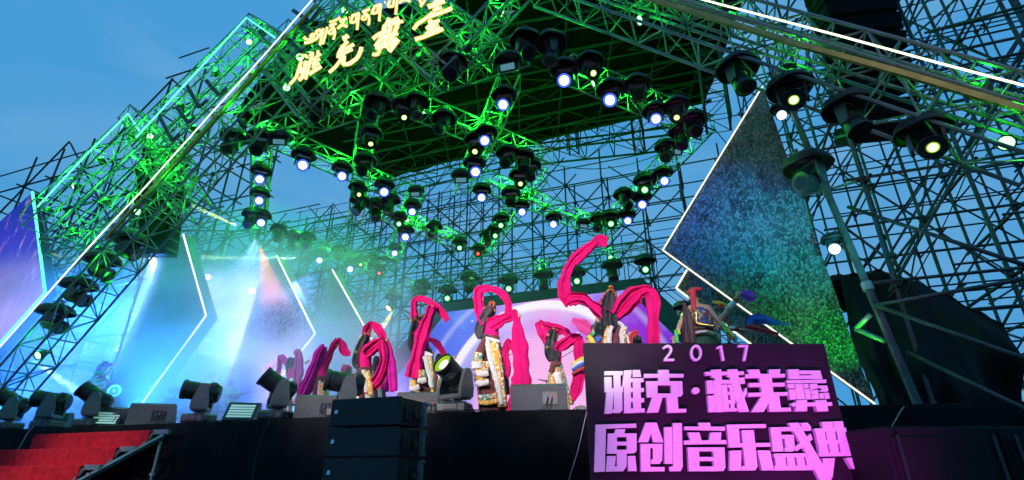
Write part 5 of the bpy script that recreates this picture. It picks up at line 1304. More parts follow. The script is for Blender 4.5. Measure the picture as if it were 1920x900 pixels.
# ------------------------------------------------------------------ people
def body(name, parent, J, skin='skin', face=None, vox=0.010, curl=0.6, ts=0.50, hd=0.80, lm=0.80, pull=0.45):
    """one continuous body grown from joints (world coordinates)"""
    mb = MB()
    V = {k: Vector(p) for k, p in J.items()}
    for k in 'LR': V['wr' + k] = V['el' + k].lerp(V['wr' + k], 1 - pull)
    f = Vector(face or (0, 1, 0)); f = (f - UP * f.z).normalized(); s = f.cross(UP).normalized()
    def limb(a, b, r0, r1, seg=5, n=12):
        a, b = Vector(a), Vector(b)
        pts = [a.lerp(b, i / seg) for i in range(seg + 1)]
        rr = [r0 + (r1 - r0) * i / seg for i in range(seg + 1)]
        mb.path(pts, rr, n); mb.ball(a, r0, n, 8); mb.ball(b, r1, n, 8)
    H = V['head']
    R3 = Matrix((s, f, UP)).transposed()
    q = 0.115 * hd
    mb.ball(H, q, 18, 14, (0.72, 0.86, 1.0), rot=R3)
    mb.ball(H + f * (0.022 * hd) - UP * (0.045 * hd), q * 0.74, 14, 10, (0.80, 0.85, 0.92), rot=R3)       # jaw
    mb.ball(H + f * (0.105 * hd) - UP * (0.012 * hd), 0.017 * hd, 8, 8, (0.8, 0.9, 1.5), rot=R3)                # nose
    mb.ball(H + f * (0.083 * hd) - UP * (0.052 * hd), 0.021 * hd, 10, 8, (1.1, 0.6, 0.55), rot=R3)              # mouth
    mb.ball(H + f * (0.070 * hd) - UP * (0.092 * hd), 0.024 * hd, 10, 8, rot=R3)                                # chin
    for k in (-1, 1):
        mb.ball(H + s * (0.082 * hd) * k - UP * (0.008 * hd) - f * (0.01 * hd), 0.026 * hd, 8, 8, (0.4, 0.7, 1.1), rot=R3)   # ear
        mb.ball(H + s * (0.045 * hd) * k + f * (0.062 * hd) - UP * (0.03 * hd), 0.026 * hd, 8, 8, rot=R3)              # cheek
    limb(V['neck'], H - UP * (0.06 * hd) - f * (0.012 * hd), 0.056 * hd, 0.050 * hd, 3)
    # trunk
    ch = V['neck'].lerp(V['hip'], 0.30); wa = V['neck'].lerp(V['hip'], 0.66)
    sx = (V['shR'] - V['shL']).normalized()
    rs = []
    up_ = (V['neck'] - V['hip']).normalized(); fy = up_.cross(sx).normalized()
    for p, a, b in ((V['neck'], 0.06, 0.055), (V['neck'].lerp(ch, 0.35), 0.145, 0.085), (ch, 0.165, 0.11), (ch.lerp(wa, 0.5), 0.145, 0.105), (wa, 0.125, 0.095), (V['hip'], 0.165, 0.115), (V['hip'] - up_ * 0.09, 0.155, 0.11), (V['hip'] - up_ * 0.14, 0.10, 0.08)):
        rs.append([p + sx * (a * ts * math.cos(t)) + fy * (b * ts * math.sin(t)) for t in [2 * math.pi * i / 16 for i in range(16)]])
    mb.rings(rs)
    for k in ('L', 'R'):
        limb(V['neck'].lerp(V['sh' + k], 0.4) - UP * 0.02, V['sh' + k], 0.06 * lm, 0.058 * lm, 3)
        al = lm * (0.55 if pull > 0.1 else 1.0); limb(V['sh' + k], V['el' + k], 0.052 * al, 0.040 * al); limb(V['el' + k], V['wr' + k], 0.040 * al, 0.030 * al)
        hp = V['hip'] + sx * (0.085 * ts if k == 'R' else -0.085 * ts) - up_ * 0.04
        limb(hp, V['kn' + k], 0.085 * lm, 0.055 * lm); limb(V['kn' + k], V['an' + k], 0.054 * lm, 0.036 * lm)
        an = V['an' + k]; limb(an - UP * 0.03, an - UP * 0.045 + f * 0.15, 0.036, 0.026, 3); mb.ball(an - UP * 0.04 - f * 0.03, 0.034)
        # hand: palm, four fingers, thumb
        d = (V['wr' + k] - V['el' + k]).normalized(); side = d.cross(f if abs(d.dot(f)) < 0.9 else UP).normalized(); nrm = side.cross(d)
        w0 = V['wr' + k]; 
        prs = []
        for t_, a, b in ((0.0, 0.026, 0.020), (0.04, 0.038, 0.017), (0.085, 0.042, 0.015)):
            c = w0 + d * t_; prs.append([c + side * (a * math.cos(t)) + nrm * (b * math.sin(t)) for t in [2 * math.pi * i / 10 for i in range(10)]])
        mb.rings(prs)
        for i, ln in enumerate((0.066, 0.075, 0.070, 0.055)):
            b0 = w0 + d * 0.078 + side * (-0.033 + 0.022 * i); c1 = b0 + d * ln * 0.45; d2 = (d + nrm * curl).normalized(); c2 = c1 + d2 * ln * 0.32; d3 = (d + nrm * curl * 2.2).normalized(); c3 = c2 + d3 * ln * 0.26
            mb.path([b0, c1, c2, c3], [0.0105, 0.010, 0.0095, 0.008], 8)
        b0 = w0 + d * 0.03 + side * -0.032; c1 = b0 + (d * 0.6 - side * 0.8).normalized() * 0.035; c2 = c1 + (d * 0.9 - side * 0.3 + nrm * 0.3).normalized() * 0.032
        mb.path([b0, c1, c2], [0.014, 0.012, 0.010], 8)
    o = mb.build(name, [M[skin], M['face_dark'], M['lips']], parent)
    md = o.modifiers.new('remesh', 'REMESH'); md.mode = 'VOXEL'; md.voxel_size = vox; md.use_smooth_shade = True
    ms = o.modifiers.new('smooth', 'SMOOTH'); ms.factor = 0.5; ms.iterations = 2
    dg = bpy.context.evaluated_depsgraph_get()
    me = bpy.data.meshes.new_from_object(o.evaluated_get(dg)); o.modifiers.clear()
    old = o.data; o.data = me; bpy.data.meshes.remove(old)
    me.materials.clear()
    for q_ in (M[skin], M['face_dark'], M['lips']): me.materials.append(q_)
    base = Vector(WL.get(parent.name, (0, 0, 0)))
    Hl = H - base
    eyes = [Hl + s * (0.034 * hd) * k + f * (0.090 * hd) + UP * (0.008 * hd) for k in (-1, 1)]; brow = [Hl + s * (0.036 * hd) * k + f * (0.092 * hd) + UP * (0.033 * hd) for k in (-1, 1)]
    mo = Hl + f * (0.095 * hd) - UP * (0.052 * hd)
    R3i = R3.transposed()
    for p in me.polygons:
        c = p.center
        if (c - Hl).length > 0.16: continue
        l = R3i @ (c - Hl)
        if l.y < 0.04: continue
        for e in eyes:
            q_ = R3i @ (c - e)
            if (q_.x / (0.019 * hd)) ** 2 + (q_.z / (0.010 * hd)) ** 2 < 1: p.material_index = 1
        for e in brow:
            q_ = R3i @ (c - e)
            if (q_.x / (0.023 * hd)) ** 2 + (q_.z / (0.006 * hd)) ** 2 < 1: p.material_index = 1
        q_ = R3i @ (c - mo)
        if (q_.x / (0.026 * hd)) ** 2 + (q_.z / (0.011 * hd)) ** 2 < 1: p.material_index = 2
    for p in me.polygons: p.use_smooth = True
    return o

class PX:
    """photo pixel frame of one performer: crop pixels -> points on the performer's own vertical plane"""
    def __init__(s, ox, oy, sc, Y): s.ox, s.oy, s.sc, s.Y = ox, oy, sc, Y
    def P(s, x, y, dy=0.0):
        p = PY(s.ox + x / s.sc, s.oy + y / s.sc, s.Y)
        d = (C0 - p); d.z = 0; d.normalize()
        return p + d * dy                                  # dy metres towards the audience
    def m(s, p): return mpp(p) / s.sc
def sleeve(T, name, pts, m, parent, flat=0.36, dy=0.0, n=14, k=7, seed=0, wr=0.085):
    """long silk sleeve: pts (x, y, half width[, depth towards the audience])"""
    pts = [tuple(p) + ((dy,) if len(p) == 3 else ()) for p in pts]
    sp = smooth_path(pts, k); mb = MB(); rs = []
    fwd = 0.05 if name == 'sleeve' and flat < 0.5 else 0.0
    C = [T.P(p[0], p[1], p[3] + fwd) for p in sp]
    ph = seed * 1.7; n = max(n, 22)
    for i, c in enumerate(C):
        d = (C[min(i + 1, len(C) - 1)] - C[max(i - 1, 0)]).normalized()
        v = (C0 - c).normalized(); sd = d.cross(v).normalized(); nv = sd.cross(d).normalized()
        w_ = max(0.006, sp[i][2] * (1.12 if name == 'sleeve_end' else 1.0) * T.m(c)); ring = []
        flatness = abs(d.z)                                  # hanging lengths fall in long folds, raised arms crinkle across
        cr_ = (1 - flatness) * 1.1 * wr * (math.sin(i * 1.15 + ph) + 0.6 * math.sin(i * 2.3 + ph * 3))
        if name.startswith('sleeve') and flat < 0.5:          # open cloth: a pleated sheet with two faces
            g = i / max(1, len(C) - 1)
            nx = 15; th = 0.008; tw = 0.55 * math.sin(i * 0.085 + ph) * (1 - 0.4 * flatness)
            sd, nv = sd * math.cos(tw) + nv * math.sin(tw), nv * math.cos(tw) - sd * math.sin(tw)
            def pl(u): return w_ * (0.30 * wr / 0.085) * ((0.55 + 0.45 * flatness) * math.sin(4.6 * u + ph + i * 0.05) + 0.75 * math.sin(10.5 * u - ph * 2 + i * 0.03) + 0.3 * (1 - u * u)) + cr_ * w_ * 0.9 * math.sin(3 * u + i * 0.4)
            us = [-1 + 2 * q / (nx - 1) for q in range(nx)]
            edge = 1 + 0.13 * math.sin(i * 0.31 + ph) + 0.08 * math.sin(i * 0.83 + ph * 2)
            ring = [c + sd * (u * w_ * edge) + nv * (pl(u) * flat * 2.2 + th) for u in us] + [c + sd * (u * w_ * edge) + nv * (pl(u) * flat * 2.2 - th) for u in reversed(us)]
        else:
          for j in range(n):
            a = 2 * math.pi * j / n
            fo = 1 + wr * 1.1 * math.sin(3 * a + i * 0.07 + ph) + wr * 0.9 * math.sin(5 * a - i * 0.06 + ph * 2)
            x_ = math.cos(a) * w_ * (1 + 0.5 * cr_ + 0.35 * wr * math.sin(i * 0.5 + ph + a))
            y_ = math.sin(a) * w_ * flat * (fo + cr_ * math.sin(a * 2 + i * 0.5)) + w_ * wr * (1.5 * math.sin(4.5 * math.cos(a) + i * 0.08 + ph) + 0.8 * math.sin(8 * math.cos(a) - i * 0.05 + ph))
            ring.append(c + sd * x_ + nv * y_)
        rs.append(ring)
    mb.rings(rs)
    return mb.build(name, M[m], parent, smooth=True)
def garment(T, name, pts, m, parent, depth=0.62, folds=0, amp=0.05, dy=0.0, n=28, k=5, fscale=1.0):
    """robe, blouse or sash: elliptical rings down the body, pts (x, y, half width)"""
    sp = smooth_path([tuple(p) for p in pts], k); mb = MB(); rs = []
    tot = len(sp)
    for i, p in enumerate(sp):
        c = T.P(p[0], p[1], dy); w_ = p[2] * T.m(c); v = (C0 - c); v.z = 0; v.normalize(); sd = Vector((-v.y, v.x, 0)); ring = []
        g = (i / (tot - 1)) * fscale
        for j in range(n):
            a = 2 * math.pi * j / n
            fo = 1 + amp * g * math.sin(folds * a + i * 0.05) + amp * 0.5 * math.sin(3 * a + i * 0.4)
            ring.append(c + sd * (math.cos(a) * w_ * fo) + v * (math.sin(a) * w_ * depth * fo))
        rs.append(ring)
    mb.rings(rs)
    return mb.build(name, M[m], parent, smooth=True)
def band(T, name, pts, m, parent, dy, thick=0.02, fuzzy=0.0, k=4, curve=0.0):
    """strip of cloth or fur lying on the robe, pts (x, y, half width)"""
    sp = smooth_path([tuple(p) for p in pts], k); mb = MB(); rs = []
    for i, p in enumerate(sp):
        c = T.P(p[0], p[1], dy + curve * math.sin(math.pi * i / max(1, len(sp) - 1))); v = (C0 - c); v.z = 0; v.normalize(); 
        a = T.P(*sp[max(i - 1, 0)][:2], dy); b = T.P(*sp[min(i + 1, len(sp) - 1)][:2], dy); d = (b - a).normalized()
        sd = d.cross(v).normalized(); w_ = p[2] * T.m(c)
        ring = []; n = 10
        for j in range(n):
            t = 2 * math.pi * j / n
            fz = 1 + (random.uniform(-fuzzy, fuzzy) if fuzzy else 0)
            ring.append(c + sd * math.cos(t) * w_ * fz + v * math.sin(t) * thick * (1 + (random.uniform(-fuzzy, fuzzy) if fuzzy else 0)) + d * (random.uniform(-fuzzy, fuzzy) * 0.03 if fuzzy else 0))
        rs.append(ring)
    mb.rings(rs)
    return mb.build(name, M[m], parent, smooth=True)
def orn(T, name, spots, m, parent, dy):
    mb = MB()
    for x, y, r in spots:
        c = T.P(x, y, dy); mb.ball(c, r * T.m(c), 10, 7)
    return mb.build(name, M[m], parent, smooth=True)
def joints(T, d, legs=True):
    """d: crop pixel joints (x, y[, dy]) -> world joints with legs standing on the stage"""
    J = {k: T.P(*v) for k, v in d.items()}
    hp = J['hip']; sx = (J['shR'] - J['shL']).normalized()
    zf = ZS
    for k, s in (('L', -1), ('R', 1)):
        a = Vector((hp.x, hp.y, zf + 0.075)) + Vector((sx.x, sx.y, 0)).normalized() * 0.10 * s
        J['an' + k] = a
        if 'kn' + k not in J: J['kn' + k] = hp.lerp(a, 0.5) + Vector((sx.x, sx.y, 0)) * 0.02 * s
    return J
def person(T, label, base_px, group=None):
    p = T.P(*base_px); return thing('person', label, 'person', (p.x, p.y, ZS), group)
BACK = lambda deg: Vector((math.sin(R(deg)), math.cos(R(deg)), 0))   # facing upstage turned by deg
GD = 'dancers in long pink sleeves'

# --- B: dancer at the centre front
T = PX(740, 540, 3.75, 7.62)
b = person(T, 'tall central dancer, pink sleeve arched over her head, fur trimmed maroon robe', (690, 830), GD)
J = joints(T, dict(head=(672, 172, 0), neck=(680, 232, 0), shL=(640, 262, 0), shR=(722, 262, 0), elL=(612, 180, 0.05), wrL=(600, 70, 0.05), elR=(800, 225, 0.05), wrR=(858, 205, 0.08), hip=(695, 410, 0)))
body('body', b, J, face=BACK(35))
garment(T, 'blouse', [(680, 222, 22), (680, 245, 46), (682, 300, 50), (686, 350, 46)], 'pink', b, 0.85, 0, 0.03)
garment(T, 'sash', [(688, 340, 49), (698, 392, 46)], 'maroon', b, 0.88)
garment(T, 'robe', [(692, 380, 50), (685, 440, 66), (680, 520, 84), (678, 640, 96), (682, 760, 100), (690, 860, 98)], 'maroon', b, 0.62, 9, 0.06)
band(T, 'gold_panel', [(690, 405, 26), (712, 520, 32), (738, 680, 34), (758, 845, 34)], 'gold_cloth', b, 0.20, 0.03)
band(T, 'brocade_trim', [(718, 405, 9), (742, 520, 10), (762, 680, 10), (778, 845, 10)], 'brocade', b, 0.235, 0.015)
band(T, 'fur_trim', [(655, 385, 16), (662, 470, 19), (692, 590, 19), (724, 700, 19), (752, 835, 18)], 'fur', b, 0.245, 0.035, 0.28)
band(T, 'waist_fur', [(640, 372, 12), (690, 388, 14), (738, 398, 11)], 'fur', b, 0.20, 0.03, 0.28)
band(T, 'hem', [(585, 782, 20), (650, 786, 20), (722, 768, 20)], 'brocade', b, 0.262, 0.02)
band(T, 'hem_gold', [(588, 818, 17), (655, 822, 17), (728, 806, 17)], 'gold_cloth', b, 0.262, 0.02)
band(T, 'hanging_fold', [(640, 385, 24), (612, 440, 28), (592, 500, 36)], 'maroon', b, 0.24, 0.04)
band(T, 'fold_trim', [(590, 480, 34), (580, 545, 38)], 'brocade', b, 0.27, 0.03)
band(T, 'fold_fur', [(578, 545, 36), (578, 592, 38)], 'fur', b, 0.28, 0.05, 0.25)
band(T, 'cuff_gold', [(600, 540, 44), (605, 670, 46)], 'gold_cloth', b, 0.235, 0.03)
band(T, 'cuff_trim', [(640, 540, 20), (640, 600, 22)], 'brocade', b, 0.262, 0.02)
band(T, 'cuff_fur', [(565, 622, 20), (612, 626, 22), (658, 620, 20)], 'fur', b, 0.275, 0.04, 0.3)
band(T, 'cuff_fur', [(570, 688, 20), (615, 692, 22), (660, 684, 20)], 'fur', b, 0.285, 0.04, 0.3)
sleeve(T, 'hair', [(684, 122, 26), (672, 165, 42), (645, 215, 46), (612, 270, 42), (597, 320, 36), (608, 362, 24)], 'hair', b, 0.42, 0.09, seed=1)
sleeve(T, 'hair_end', [(608, 355, 20), (640, 352, 18), (664, 342, 10)], 'hair', b, 0.5, 0.09, seed=2)
orn(T, 'headdress', [(655, 148, 7), (668, 136, 8), (684, 124, 8), (700, 132, 7), (690, 150, 6), (700, 165, 6), (704, 178, 5), (676, 116, 9), (692, 112, 9)], 'coral', b, 0.12)
orn(T, 'gold_medallion', [(636, 158, 15), (664, 122, 7), (700, 118, 8), (694, 141, 6), (706, 170, 6)], 'gold', b, 0.11)
sleeve(T, 'sleeve', [(640, 268, 34), (612, 215, 34), (596, 150, 38), (588, 80, 40), (600, 32, 34), (650, 18, 28), (712, 28, 26), (765, 62, 24), (796, 112, 26), (802, 160, 26), (800, 205, 22)], 'pink', b, 0.45, 0.05, seed=3)
sleeve(T, 'sleeve', [(668, 276, 44), (722, 250, 42), (780, 222, 40), (838, 200, 34), (864, 196, 26)], 'pink', b, 0.49, 0.04, seed=4)
sleeve(T, 'sleeve_end', [(850, 192, 22), (858, 240, 30), (868, 340, 40), (882, 450, 48), (890, 560, 54), (890, 660, 58), (862, 740, 46), (822, 830, 34), (812, 880, 26)], 'pink', b, 0.2, 0.10, seed=5)

# --- A: dancer to the left of the lit head
T = PX(740, 540, 3.75, 8.1)
b = person(T, 'dancer left of the centre light, one pink sleeve hanging across her front', (195, 830), GD)
J = joints(T, dict(head=(170, 252), neck=(182, 300), shL=(150, 325), shR=(222, 325), elL=(140, 235, 0.02), wrL=(140, 120, 0.02), elR=(228, 240, 0.16), wrR=(255, 150, 0.16), hip=(222, 470)))
body('body', b, J, face=BACK(25))
garment(T, 'blouse', [(182, 290, 22), (184, 315, 46), (190, 370, 48), (208, 430, 40)], 'pink', b, 0.85, 0, 0.03)
garment(T, 'sash', [(220, 428, 42), (228, 470, 40)], 'maroon', b, 0.88)
garment(T, 'robe', [(226, 455, 42), (218, 520, 56), (202, 620, 70), (195, 720, 76), (196, 860, 74)], 'maroon', b, 0.62, 9, 0.06)
band(T, 'waist_fur', [(200, 468, 13), (232, 480, 16), (262, 492, 13)], 'fur', b, 0.17, 0.03, 0.28)
band(T, 'fur_trim', [(214, 495, 18), (235, 580, 19), (250, 650, 18), (262, 715, 17)], 'fur', b, 0.21, 0.035, 0.28)
band(T, 'gold_panel', [(248, 500, 16), (262, 600, 15), (268, 700, 13), (268, 800, 13)], 'gold_cloth', b, 0.175, 0.03)
band(T, 'cuff_trim', [(195, 592, 28), (195, 640, 30)], 'brocade', b, 0.22, 0.03)
band(T, 'cuff_fur', [(160, 662, 20), (192, 666, 22), (222, 660, 18)], 'fur', b, 0.24, 0.04, 0.3)
band(T, 'cuff_gold', [(128, 655, 24), (132, 720, 30)], 'gold_cloth', b, 0.18, 0.03)
band(T, 'cuff_fur', [(105, 715, 20), (140, 720, 22), (172, 705, 20)], 'fur', b, 0.21, 0.04, 0.3)
band(T, 'hem', [(175, 812, 18), (212, 816, 18), (245, 806, 18)], 'brocade', b, 0.24, 0.02)
band(T, 'gold_fold', [(165, 740, 12), (160, 820, 14)], 'gold_cloth', b, 0.235, 0.02)
sleeve(T, 'hair', [(172, 208, 24), (158, 240, 36), (140, 290, 34), (124, 345, 28), (117, 400, 26), (124, 448, 18)], 'hair', b, 0.42, 0.10, seed=6)
orn(T, 'headdress', [(150, 232, 6), (162, 246, 6), (176, 256, 6), (190, 258, 6), (170, 210, 7), (185, 214, 7)], 'coral', b, 0.17)
orn(T, 'gold_medallion', [(116, 246, 14), (148, 238, 6), (168, 250, 6), (186, 256, 6), (178, 208, 7)], 'gold', b, 0.15)
sleeve(T, 'sleeve', [(150, 330, 28), (142, 250, 25), (136, 160, 26), (140, 98, 24), (180, 82, 22), (240, 100, 25), (298, 142, 26), (343, 192, 22), (372, 238, 20)], 'pink', b, 0.4, 0.02, seed=7)
sleeve(T, 'sleeve', [(205, 345, 36), (225, 270, 38), (250, 190, 40), (258, 150, 34)], 'pink', b, 0.48, 0.14, seed=8)
sleeve(T, 'sleeve_end', [(262, 158, 26), (238, 230, 36), (206, 315, 40), (180, 405, 40), (156, 500, 42), (136, 590, 44), (122, 650, 42)], 'pink', b, 0.25, 0.26, seed=9)

# --- D: dancer rising behind the title board
T = PX(980, 430, 2.5714, 7.72)
b = person(T, 'dancer above the title board with a long sleeve tossed high', (425, 700), GD)
J = joints(T, dict(head=(428, 340), neck=(424, 385), shL=(392, 412), shR=(460, 410), elL=(310, 358, 0.05), wrL=(235, 350, 0.05), elR=(540, 320, 0.02), wrR=(600, 300, 0.02), hip=(440, 510)))
body('body', b, J, face=BACK(8))
garment(T, 'blouse', [(424, 378, 16), (424, 400, 36), (428, 450, 38), (436, 492, 34)], 'pink', b, 0.85, 0, 0.03)
garment(T, 'robe', [(438, 484, 36), (445, 530, 50), (450, 640, 64), (450, 800, 74)], 'maroon', b, 0.62, 9, 0.06)
for k_, (x0, x1, m_) in enumerate(((405, 396, 'gold_cloth'), (420, 415, 'fur'), (460, 455, 'maroon'), (478, 492, 'fur'), (490, 505, 'brocade'))):
    band(T, ['gold_panel', 'fur_trim', 'robe_fold', 'fur_trim', 'brocade_trim'][k_], [(x0 + 12, 486, 9), (x0, 520, 11), (x1, 600, 13)], m_, b, 0.20 + 0.012 * (k_ % 2), 0.03, 0.28 if m_ == 'fur' else 0)
band(T, 'waist_fur', [(462, 462, 8), (480, 476, 10), (502, 505, 9)], 'fur', b, 0.16, 0.03, 0.3)
sleeve(T, 'hair', [(432, 300, 20), (424, 335, 32), (414, 390, 36), (410, 450, 34), (410, 495, 28)], 'hair', b, 0.40, 0.10, seed=10)
sleeve(T, 'hair_end', [(440, 420, 14), (448, 465, 18), (455, 500, 12)], 'hair', b, 0.4, 0.11, seed=11)
orn(T, 'headdress', [(385, 350, 6), (394, 332, 6), (404, 318, 6), (418, 308, 6), (434, 306, 6), (446, 320, 6), (452, 336, 6), (455, 350, 5), (420, 294, 7), (432, 292, 6)], 'coral', b, 0.15)
orn(T, 'gold_medallion', [(390, 340, 4), (400, 325, 4), (411, 312, 4), (426, 306, 4), (441, 312, 4), (450, 328, 4), (424, 290, 5)], 'gold', b, 0.165)
band(T, 'red_tassel', [(384, 340, 8), (376, 372, 9), (372, 395, 6)], 'red', b, 0.06, 0.03)
sleeve(T, 'sleeve', [(400, 430, 36), (345, 385, 32), (292, 345, 30), (242, 346, 28), (216, 362, 24)], 'pink', b, 0.49, 0.05, seed=12, wr=0.09)
sleeve(T, 'sleeve_end', [(228, 372, 18), (208, 340, 28), (200, 290, 28), (208, 235, 24), (232, 178, 24), (282, 128, 24), (332, 86, 20), (368, 58, 22), (384, 66, 24), (392, 92, 12)], 'pink', b, 0.35, 0.07, seed=13)
sleeve(T, 'sleeve', [(446, 425, 38), (500, 362, 44), (550, 318, 40), (592, 302, 30), (614, 304, 24)], 'pink', b, 0.49, 0.03, seed=14, wr=0.09)
sleeve(T, 'sleeve_end', [(606, 296, 20), (628, 345, 28), (630, 450, 27), (632, 570, 26), (632, 660, 24)], 'pink', b, 0.22, 0.05, seed=15)

# --- E: dancer with crossing sleeves, left of the wall
T = PX(500, 520, 3.2134, 8.7)
b = person(T, 'dancer with sleeves looping down both sides, in front of the rear left panel', (590, 760), GD)
J = joints(T, dict(head=(592, 388), neck=(600, 428), shL=(574, 446), shR=(632, 446), elL=(604, 380, 0), wrL=(612, 310, 0), elR=(670, 415, 0.08), wrR=(708, 390, 0.08), hip=(600, 570)))
body('body', b, J, face=BACK(40))
garment(T, 'blouse', [(602, 420, 16), (600, 440, 34), (596, 500, 36), (598, 548, 32)], 'pink', b, 0.85, 0, 0.03)
garment(T, 'sash', [(598, 545, 37), (600, 575, 36)], 'maroon', b, 0.88)
garment(T, 'robe', [(600, 562, 38), (592, 620, 50), (588, 690, 56), (588, 800, 58)], 'white_cloth', b, 0.62, 8, 0.06)
band(T, 'robe_fold', [(555, 560, 14), (562, 640, 16), (572, 740, 16)], 'maroon', b, 0.17, 0.03)
band(T, 'gold_panel', [(602, 575, 15), (620, 640, 17), (628, 720, 16)], 'gold_cloth', b, 0.19, 0.03)
band(T, 'fur_trim', [(580, 570, 12), (592, 630, 14), (604, 700, 15)], 'fur', b, 0.21, 0.03, 0.28)
sleeve(T, 'hair', [(602, 355, 20), (584, 395, 32), (562, 440, 30), (542, 490, 26), (538, 530, 22), (552, 550, 14)], 'hair', b, 0.42, 0.10, seed=16)
orn(T, 'headdress', [(572, 368, 6), (585, 352, 6), (600, 348, 6), (616, 352, 6), (624, 364, 6)], 'coral', b, 0.13)
orn(T, 'gold_medallion', [(564, 374, 12), (538, 458, 13), (592, 348, 5), (609, 348, 5)], 'gold', b, 0.14)
sleeve(T, 'sleeve', [(582, 440, 24), (594, 370, 24), (604, 318, 26), (622, 288, 22), (652, 296, 23), (686, 336, 23), (706, 378, 20)], 'pink', b, 0.4, 0.0, seed=17)
sleeve(T, 'sleeve', [(590, 470, 38), (632, 436, 38), (680, 402, 34), (708, 384, 26)], 'pink', b, 0.49, 0.08, seed=18)
sleeve(T, 'sleeve_end', [(700, 382, 24), (714, 450, 34), (708, 540, 34), (672, 625, 32), (622, 674, 24), (580, 694, 12)], 'pink', b, 0.25, 0.12, seed=19)
sleeve(T, 'sleeve_end', [(722, 390, 16), (744, 470, 22), (756, 560, 22), (764, 690, 18)], 'magenta', b, 0.25, 0.02, seed=20)

# --- F: dancer in front of the middle panel
T = PX(500, 520, 3.2134, 8.9)
b = person(T, 'dancer with a straight violet sleeve slanting down in front of her', (325, 740), GD)
J = joints(T, dict(head=(342, 458), neck=(340, 496), shL=(314, 512), shR=(366, 512), elL=(330, 470, 0.16), wrL=(335, 440, 0.18), elR=(385, 450), wrR=(432, 388), hip=(338, 620)))
body('body', b, J, face=BACK(60))
garment(T, 'blouse', [(340, 488, 16), (336, 510, 34), (336, 560, 34), (338, 602, 32)], 'pink', b, 0.85, 0, 0.03)
garment(T, 'sash', [(338, 598, 36), (338, 628, 36)], 'maroon', b, 0.88)
garment(T, 'robe', [(336, 618, 38), (328, 680, 46), (320, 800, 54)], 'maroon', b, 0.62, 8, 0.06)
band(T, 'gold_panel', [(338, 640, 24), (346, 720, 26), (348, 780, 26)], 'gold_cloth', b, 0.17, 0.03)
band(T, 'brocade_trim', [(345, 640, 7), (352, 720, 7), (354, 780, 7)], 'brocade', b, 0.20, 0.02)
band(T, 'fur_trim', [(318, 630, 8), (316, 700, 10), (314, 780, 11)], 'fur', b, 0.175, 0.03, 0.28)
sleeve(T, 'hair', [(345, 428, 18), (334, 460, 26), (318, 510, 22), (306, 570, 18)], 'hair', b, 0.42, 0.08, seed=21)
orn(T, 'headdress', [(330, 436, 6), (344, 428, 6), (358, 432, 6)], 'coral', b, 0.14)
sleeve(T, 'sleeve_end', [(350, 432, 14), (334, 450, 26), (300, 530, 34), (262, 620, 34), (226, 700, 32), (182, 766, 18)], 'magenta', b, 0.3, 0.22, seed=22)
sleeve(T, 'sleeve', [(345, 540, 28), (376, 472, 26), (406, 412, 24), (432, 382, 20)], 'pink', b, 0.48, 0.0, seed=23)
sleeve(T, 'sleeve_end', [(425, 376, 14), (452, 395, 18), (466, 440, 24), (505, 464, 12)], 'pink', b, 0.3, 0.02, seed=24)

# --- C: dancer behind the grey wedge
T = PX(980, 430, 2.5714, 8.9)
b = person(T, 'small profile dancer with rainbow kerchief, beside the title board edge', (165, 850), GD)
J = joints(T, dict(head=(150, 512), neck=(156, 548), shL=(138, 562), shR=(184, 562), elL=(112, 520, 0.02), wrL=(90, 465, 0.02), elR=(222, 548, 0.08), wrR=(268, 528, 0.08), hip=(160, 660)))
body('body', b, J, face=BACK(75))
garment(T, 'blouse', [(156, 540, 12), (158, 560, 26), (162, 610, 26), (162, 648, 24)], 'pink', b, 0.85, 0, 0.03)
garment(T, 'robe', [(162, 640, 27), (160, 700, 38), (170, 780, 46), (180, 880, 50)], 'gold_cloth', b, 0.62, 8, 0.06)
band(T, 'sash', [(135, 650, 7), (162, 656, 8), (188, 650, 7)], 'maroon', b, 0.13, 0.03)
band(T, 'fur_trim', [(168, 700, 22), (180, 770, 18), (205, 860, 14)], 'fur', b, 0.20, 0.03, 0.28)
band(T, 'brocade_trim', [(188, 665, 6), (206, 740, 8), (236, 850, 8)], 'brocade', b, 0.17, 0.02)
band(T, 'robe_fold', [(146, 660, 12), (135, 700, 12)], 'maroon', b, 0.19, 0.03)
sleeve(T, 'hair', [(148, 490, 16), (140, 520, 24), (130, 565, 24), (130, 610, 22), (140, 640, 14)], 'hair', b, 0.42, 0.10, seed=25)
sleeve(T, 'hair_end', [(160, 590, 12), (166, 625, 14), (160, 650, 8)], 'hair', b, 0.42, 0.12, seed=26)
orn(T, 'headdress', [(134, 498, 5), (144, 490, 5), (156, 488, 5), (166, 494, 5)], 'coral', b, 0.12)
orn(T, 'gold_medallion', [(124, 520, 8), (119, 580, 9), (150, 488, 5)], 'gold', b, 0.16)
sleeve(T, 'sleeve', [(140, 570, 22), (112, 540, 24), (88, 490, 22), (76, 452, 14)], 'pink', b, 0.48, 0.02, seed=27)
sleeve(T, 'sleeve_end', [(80, 446, 10), (112, 470, 22), (160, 482, 22), (204, 494, 20), (228, 516, 12)], 'pink', b, 0.3, 0.04, seed=28)
sleeve(T, 'sleeve', [(170, 585, 26), (215, 552, 26), (255, 530, 24), (278, 528, 16)], 'pink', b, 0.48, 0.08, seed=29)
sleeve(T, 'sleeve_end', [(268, 522, 14), (276, 590, 26), (275, 680, 28), (262, 760, 24), (240, 830, 12)], 'pink', b, 0.25, 0.10, seed=30)
for k_, (m_, y_) in enumerate((('yellow_cloth', 645), ('white_cloth', 658), ('blue_cloth', 672), ('red', 692))):
    band(T, 'kerchief_stripe', [(238, y_ + 18, 6), (270, y_ - 2, 8), (300, y_ - 16, 7)], m_, b, 0.20 + 0.006 * k_, 0.015)

